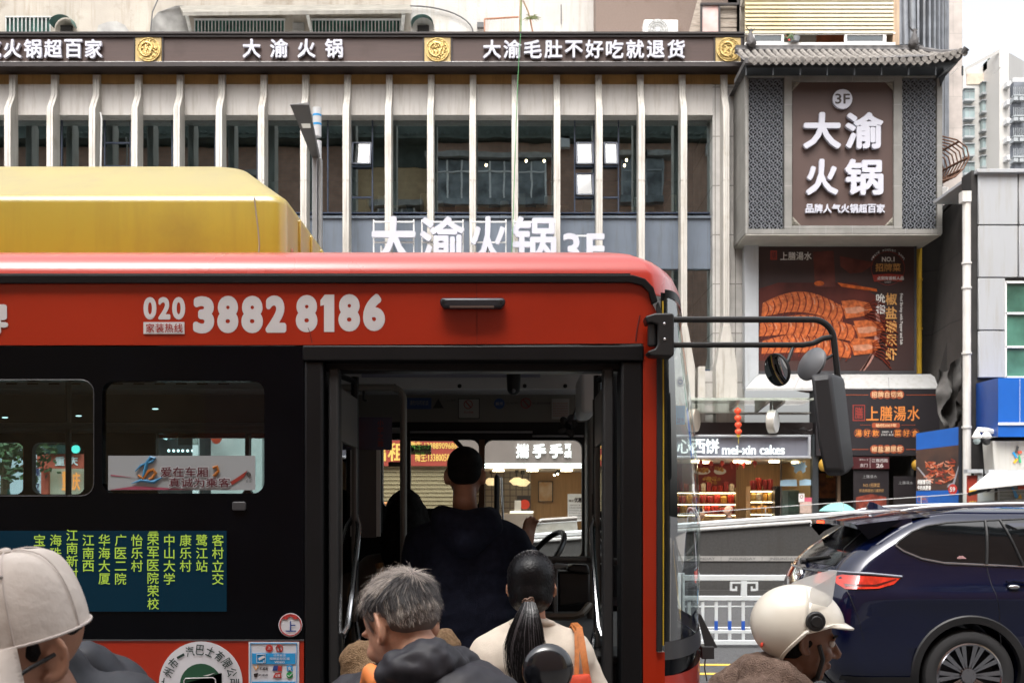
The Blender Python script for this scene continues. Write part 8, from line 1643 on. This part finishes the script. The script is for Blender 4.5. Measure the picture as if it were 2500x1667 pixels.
# ---------------- man in the pale cap, left edge
P6 = thing('person', 'person in a pale grey baseball cap, black glasses and charcoal jacket', 'person', (-.8, 1.85, .15))
Y6 = 1.78; hc6 = W(47, 1598, Y6); R6 = frame((-.62, -.77, -.22), (0, 0, 1)); shl, shr = W(205, 1845, Y6+.22), W(-150, 1850, Y6+.15); pel = Vector((-.72, Y6+.3, .95)); feet = [Vector((-.65, Y6+.25, .152)), Vector((-.8, Y6+.35, .152))]
hands = [W(100, 2150, Y6-.02), W(-200, 2150, Y6)]; elb = [W(300, 2100, Y6+.25), W(-260, 2100, Y6+.25)]
b_, T6, nb6 = figure(P6, skin_m, hc6, R6, shl, shr, pel, feet, hands, elb, neck=W(110, 1715, Y6+.12), s=1.02, vox=.005)
garment(P6, 'dark_jacket', M('charcoal_jacket', (.017, .019, .026), .6, var=.25, vs=9), nb6, shl, shr, pel, hands, elb, grow=.05, vox=.01, wr=.04, collar=.08)
q = MB(); chain(q, [W(205, 1625, Y6+.22), W(222, 1650, Y6+.24), W(265, 1700, Y6+.26)], [.04, .055, .06]); chain(q, [W(190, 1635, Y6+.3), W(285, 1675, Y6+.3), W(315, 1750, Y6+.3)], [.04, .06, .06]); fuse(q, 'jacket_hood', M('charcoal_jacket'), P6, .009, 3, .03)
trousers(P6, M('black_trousers'), pel, feet, (-1, 0, 0), R6)
q = MB(); q.ell(T6(0, -.03, .04), (.0765, .08, .06), 22, 14, R6); q.ell(T6(.067, .012, .016), (.011, .014, .02), 12, 8, R6); q.ell(T6(-.067, .012, .016), (.011, .014, .02), 12, 8, R6); fuse(q, 'dark_hair', hblk, P6, .006, 3)
capm = M('pale_cotton', (.55, .495, .45), .85, var=.06, vs=9, bump=.3, bs=22, spec=.2)
q = MB(); rr = []; NN = 48
for k in range(13):
    t = k/12; e = t*PI/2*.985; rr.append([])
    for i in range(NN):
        a = i*2*PI/NN; rad = math.cos(e)**.6; seam = 1-.006*abs(math.sin(a*3))**.2*0-.012*(1 if abs(((a*3/PI)+.5) % 1-.5) < .06 else 0)
        sq = 1+.035*math.sin(a*4+2)*math.sin(e*2)
        rr[-1].append(T6(.085*rad*math.cos(a)*seam*sq, .104*rad*math.sin(a)*seam*sq-.012, .028+.13*math.sin(e)**.95+.004*math.sin(a*5+t*7)*math.sin(e*2)))
q.loft(rr); capo = q.build('cap_crown', capm, P6, smooth=50)
q = MB(); q.tube([T6(.0865*math.cos(a), .1055*math.sin(a)-.012, .0305) for a in [i*2*PI/48 for i in range(48)]], .0025, 6, closed=True)
for s_ in range(6):
    a = s_*PI/3+PI/6; q.tube([T6(.0865*math.cos(e)**.6*math.cos(a), .1055*math.cos(e)**.6*math.sin(a)-.012, .0285+.1315*math.sin(e)**.95) for e in [k*PI/2*.98/12 for k in range(13)]], .0011, 5)
q.build('cap_seam', M('cap_seam_cloth', (.5, .445, .415), .85), capo)
q = MB(); q.ell(T6(0, -.012, .16), (.01, .01, .006), 14, 8, R6); q.build('cap_button', capm, capo)
q = MB()
for a, e in ((.6, .9), (-.5, .9), (1.6, .9), (2.6, .9)): q.ell(T6(.0865*math.cos(e)**.6*math.cos(a), .1055*math.cos(e)**.6*math.sin(a)-.012, .0285+.1315*math.sin(e)**.95), .003, 8, 6)
q.build('cap_eyelet', M('eyelet_grey', (.25, .22, .2), .7), capo)
def brim(u, v, dz): a = math.radians(28+124*u); r0 = .106+.075*v*math.sin(PI*u)**.6; return T6(r0*math.cos(a)*.9, r0*math.sin(a)*1.05-.01, .03-.018*v-.035*v*math.cos(a)**2*1.3+dz)
q = MB(); q.grid(lambda u, v: brim(u, v, .003), 24, 8); q.grid(lambda u, v: brim(1-u, v, -.002), 24, 8); q.loft([[brim(k/24, 1, .003) for k in range(25)], [brim(k/24, 1, -.002) for k in range(25)]], cap=False, closed=False); q.build('cap_brim', capm, capo, smooth=50)
q = MB()
for s_ in (-1, 1):
    q.tube([T6(s_*.084, -.012, .004), T6(s_*.084, .03, -.004), T6(s_*.074, .09, -.024)], .0035, 6); q.tube([T6(s_*(.04+.032*math.cos(a)), .1, -.034+.02*math.sin(a)) for a in [k*PI/10 for k in range(20)]], .003, 6, closed=True)
q.tube([T6(-.01, .112, -.026), T6(.01, .112, -.026)], .003, 6); q.build('glasses', M('glasses_black', (.008, .008, .01), .25), P6)
# ---------------- scooters and the rider
def scooter(label, loc, ang, mcol, cat='scooter'):
    t = thing('scooter', label, cat, (0, 0, 0)); q = MB(); body = M(mcol[0], mcol[1], .3, coat=.5)
    q.loft([[(-.55, y, .5+h) for y, h in ((-.12, 0), (.12, 0), (.14, .2), (-.14, .2))], [(-.1, y, .45+h) for y, h in ((-.15, 0), (.15, 0), (.16, .28), (-.16, .28))], [(.05, y, .3+h) for y, h in ((-.12, 0), (.12, 0), (.12, .35), (-.12, .35))]]); q.loft([[(.0, y, .26+h) for y, h in ((-.16, 0), (.16, 0), (.16, .07), (-.16, .07))], [(.42, y, .26+h) for y, h in ((-.16, 0), (.16, 0), (.16, .07), (-.16, .07))]])
    q.loft([[(.4, y, .28) for y in (-.17, .17)]+[(.5, y, .28) for y in (.12, -.12)], [(.52, y, .8) for y in (-.15, .15)]+[(.6, y, .8) for y in (.1, -.1)], [(.52, y, .95) for y in (-.1, .1)]+[(.58, y, .95) for y in (.08, -.08)]]); q.build('bodywork', body, t, bevel=.03, seg=3)
    q = MB(); q.loft([[(-.55, y, .72+h) for y, h in ((-.13, 0), (.13, 0), (.11, .07), (-.11, .07))], [(.02, y, .72+h) for y, h in ((-.11, 0), (.11, 0), (.09, .05), (-.09, .05))]]); q.build('seat', RUBBER, t, bevel=.02)
    for x in (-.42, .68):
        q = MB(); q.tube([(x+.19*math.cos(a), 0, .235+.19*math.sin(a)) for a in [k*PI/14 for k in range(28)]], .045, 10, closed=True); wh = q.build('wheel', RUBBER, t); q = MB(); q.cyl((x, -.03, .235), (x, .03, .235), .15, n=20); q.build('rim', M('steel_wheel'), wh)
    q = MB(); q.tube([(.68, 0, .24), (.5, 0, .97), (.49, 0, 1.0)], .022, 8); q.tube([(.42, -.3, 1.02), (.5, -.1, 1.0), (.5, .1, 1.0), (.42, .3, 1.02)], .012, 8); q.tube([(.4, -.34, 1.02), (.45, -.22, 1.015)], .017, 8); q.tube([(.4, .34, 1.02), (.45, .22, 1.015)], .017, 8); q.build('handlebar', BLACK, t)
    q = MB(); q.ell((.6, 0, .86), (.05, .07, .06), 12, 8); q.build('headlight', M('lamp_clear', (.6, .6, .6), .1), t)
    t.rotation_euler = (0, 0, ang); t.location = loc; return t
SM = W(1337, 1634, 2.85)
S1 = scooter('dark scooter below the frame whose round black mirror pokes up before the ponytail', (SM.x-.26, 2.78-.1, 0), -PI/2*0+math.radians(100), ('scooter_black', (.02, .02, .025)))
S1.location = (SM.x-.42, 2.35, .152)
q = MB(); c = SM-Vector(S1.location); ca, sa = math.cos(-S1.rotation_euler.z), math.sin(-S1.rotation_euler.z); lc_ = Vector((c.x*ca-c.y*sa, c.x*sa+c.y*ca, c.z))
q.ell(lc_, (.035, .066, .066), 24, 16); q.tube([lc_-Vector((0, 0, .06)), lc_-Vector((.02, -.02, .22)), (.44, -.25, 1.02)], .007, 8)
me_o = q.build('mirror', M('mirror_black_gloss', (.008, .009, .012), .16, coat=.6, spec=.6)); me_o.parent = S1
P7 = thing('person', 'person in a cream open-face helmet and taupe fleece riding past the bus nose', 'person', (.8, 3.4, 0))
Y7 = 3.4; hc7 = W(1958, 1562, Y7); R7 = frame((1, -.02, -.16)); shl, shr = W(1800, 1800, Y7+.2), W(1830, 1810, Y7-.18); pel = Vector((.52, Y7, .86)); feet = [Vector((.95, Y7+.13, .3)), Vector((.95, Y7-.13, .3))]
hands = [W(2220, 1880, Y7+.3), W(2220, 1890, Y7-.3)]; elb = [W(1960, 1960, Y7+.3), W(1960, 1980, Y7-.28)]
b_, T7, nb7 = figure(P7, skin_d, hc7, R7, shl, shr, pel, feet, hands, elb, neck=W(1880, 1682, Y7), s=.98, vox=.0045, nose=1.04)
tau = M('taupe_fleece', (.21, .145, .115), .95, var=.25, vs=60, bump=.8, bs=260, spec=.1)
garment(P7, 'fleece_jacket', tau, nb7, shl, shr, pel, hands, elb, grow=.05, vox=.01, wr=.03, collar=.08)
q = MB(); chain(q, [W(1835, 1628, Y7+.05), W(1850, 1640, Y7-.1), W(1905, 1652, Y7-.13), W(1960, 1690, Y7-.1)], [.04, .05, .05, .045]); chain(q, [W(1770, 1690, Y7), W(1840, 1650, Y7), W(1900, 1660, Y7)], [.06, .07, .06]); chain(q, [W(1780, 1720, Y7-.1), W(1870, 1690, Y7-.14), W(1960, 1720, Y7-.13)], [.05, .06, .05]); fuse(q, 'hood', tau, P7, .008, 4, .03, .06)
trousers(P7, M('black_trousers'), pel, feet, (0, -1, 0), R7)
for s_ in (-1, 1):
    q = MB(); q.ell(T7(s_*.032, .0815, .006), .0105, 14, 10); ey = q.build('eye', M('eye_white', (.6, .56, .52), .2), P7); q = MB(); q.ell(T7(s_*.032, .0895, .004), .005, 10, 8); q.build('iris', M('iris_dark', (.01, .007, .005), .1), ey)
q = MB(); 
for s_ in (-1, 1): q.tube([T7(s_*.012, .098, .027), T7(s_*.034, .094, .032), T7(s_*.055, .078, .026)], .0035, 6)
q.build('eyebrow', hblk, P7)
q = MB(); q.ell(T7(0, -.03, .0), (.078, .085, .07), 20, 12, R7); fuse(q, 'short_hair', hblk, P7, .006, 3)
hel = M('cream_helmet_shell', (.78, .73, .63), .28, var=.04, coat=.4); rr = []
hx = lambda a, e: T7(.122*math.cos(e)*math.cos(a), .142*math.cos(e)*math.sin(a)-.022, .045+.122*math.sin(e))
def helm(u, v):
    a = u*2*PI; fr_ = math.sin(a); back = max(0, -fr_); front = max(0, fr_); lowest = -.62+.0*front; 
    lo = -.1+.3*front**1.2-.95*back**.6 if True else 0
    lo = .16 if front > .35 else lo
    lo = -.1-1.0*min(1, back*1.6)+.26*min(1, front*1.8)
    e = lo+(PI/2-lo)*v; return hx(a, e)
q = MB(); q.grid(helm, 64, 20); hm = q.build('helmet', hel, P7, smooth=70)
sm_ = hm.modifiers.new('thick', 'SOLIDIFY'); sm_.thickness = .012; sm_.offset = -1
q = MB(); q.tube([helm(k/64, 0) for k in range(64)], .006, 6, closed=True); q.build('helmet_rim', hel, hm)
for s_ in (-1, 1):
    q = MB(); c = T7(s_*.121, .0, .07); q.cyl(c, c+R7 @ Vector((s_*.014, 0, 0)), .03, .026, n=28); q.cyl(c+R7 @ Vector((s_*.014, 0, 0)), c+R7 @ Vector((s_*.018, 0, 0)), .018, .016, n=20); q.build('visor_pivot', BLACK, hm, bevel=.003)
    q = MB(); q.tube([T7(s_*.09, .03, .0), T7(s_*.082, .05, -.04), T7(s_*.055, .05, -.1), T7(0, .05, -.118)], .007, 6); q.build('chin_strap', RUBBER, hm)
q = MB(); q.grid(lambda u, v: T7(.118*math.cos(math.radians(28+124*u)), .138*math.sin(math.radians(28+124*u))-.022+.03*v*math.sin(PI*u)**.5, .068-.012*v), 20, 5); pk = q.build('helmet_peak', hel, hm, smooth=60); pk.modifiers.new('thick', 'SOLIDIFY').thickness = .006
visor_m = G('visor_milky', (.9, .9, .9), 1.4, .2, .5); nt_ = visor_m.node_tree; df = nt_.nodes.new('ShaderNodeBsdfDiffuse'); df.inputs[0].default_value = (.75, .75, .75, 1); m2_ = nt_.nodes.new('ShaderNodeMixShader'); m2_.inputs[0].default_value = .55; on_ = [n for n in nt_.nodes if n.type == 'OUTPUT_MATERIAL'][0]; nt_.links.new(on_.inputs[0].links[0].from_socket, m2_.inputs[1]); nt_.links.new(df.outputs[0], m2_.inputs[2]); nt_.links.new(m2_.outputs[0], on_.inputs[0])
def vis(u, v): a = math.radians(8+164*u); sn = math.sin(a); return T7(.126*math.cos(a), (.112-.03*v)*sn-.045+.03*v*sn, .112+.012*(1-sn)+v*(.03+.085*sn))
q = MB(); q.grid(vis, 24, 8); q.build('visor', visor_m, hm, smooth=80)
q = MB(); c = T7(-.06, -.12, .0); q.ell(T7(.045, -.128, -.03), (.012, .004, .008), 10, 6, R7); q.build('red_sticker', M('badge_scarlet'), hm)
S2 = scooter('cream scooter ridden past the bus nose, mostly below the frame', (.75, 3.4, 0), 0, ('scooter_cream', (.6, .55, .45)))
# ---------------- people and umbrella in front of the bakery
def bust(label, px, py, Y, hs, mt, coat_, hairm, fwd, bald=False):
    t = thing('person', label, 'person', (X(px, Y), Y, .16)); c = W(px, py, Y); R = frame(fwd); sl_, sr_ = c+R @ Vector((-.19, -.02, -.28)), c+R @ Vector((.19, -.02, -.28)); pel = Vector((c.x, Y, .95)); feet = [Vector((c.x-.1, Y, .162)), Vector((c.x+.1, Y+.1, .162))]
    hands = [sl_+Vector((-.02, -.1, -.55)), sr_+Vector((.02, -.1, -.55))]; elb = [sl_+Vector((-.04, 0, -.28)), sr_+Vector((.04, 0, -.28))]
    b, T, nb = figure(t, mt, c, R, sl_, sr_, pel, feet, hands, elb, vox=.013); garment(t, 'coat', coat_, nb, sl_, sr_, pel, hands, elb, vox=.02); trousers(t, M('black_trousers'), pel, feet, (1, 0, 0), R)
    if not bald: q = MB(); q.ell(T(0, -.03, .04), (.09, .1, .09), 18, 12, R); q.ell(T(0, -.07, -.06), (.08, .05, .1), 16, 10, R); fuse(q, 'hair', hairm, t, .012, 3)
bust('bald person in a dark coat in front of the bakery shelves', 1778, 1246, 25.6, 1, skin, M('dark_coat', (.03, .035, .045), .8), hblk, (-1, -.2, 0), True)
bust('person with black hair in front of the bakery, beside the bald one', 1710, 1252, 25.4, 1, skin, M('olive_coat', (.05, .05, .03), .8), hblk, (1, -.1, -.1))
UM = thing('umbrella', 'open pale teal umbrella just above the ramp wall near the dark entrance', 'umbrella', W(2045, 1290, 25)); v = W(2045, 1226, 25); q = MB(); rr = []
for k in range(7): e = k/6; rr.append([v+Vector((.42*e*(1-.03*(i % 2))*math.cos(i*PI/8), .42*e*(1-.03*(i % 2))*math.sin(i*PI/8), -.19*e**2)) for i in range(16)])
q.loft(rr, cap=False); q.build('canopy', M('pale_teal_cloth', (.22, .48, .45), .6), UM, smooth=20)
q = MB(); q.cyl(v+Vector((0, 0, .05)), v-Vector((0, 0, .75)), .008, n=8); q.build('shaft', CHROME, UM)
P8 = None
bust('person holding the teal umbrella by the dark entrance', 2052, 1262, 25.05, 1, skin, M('grey_coat', (.1, .1, .11), .8), hblk, (-.5, 1, 0))
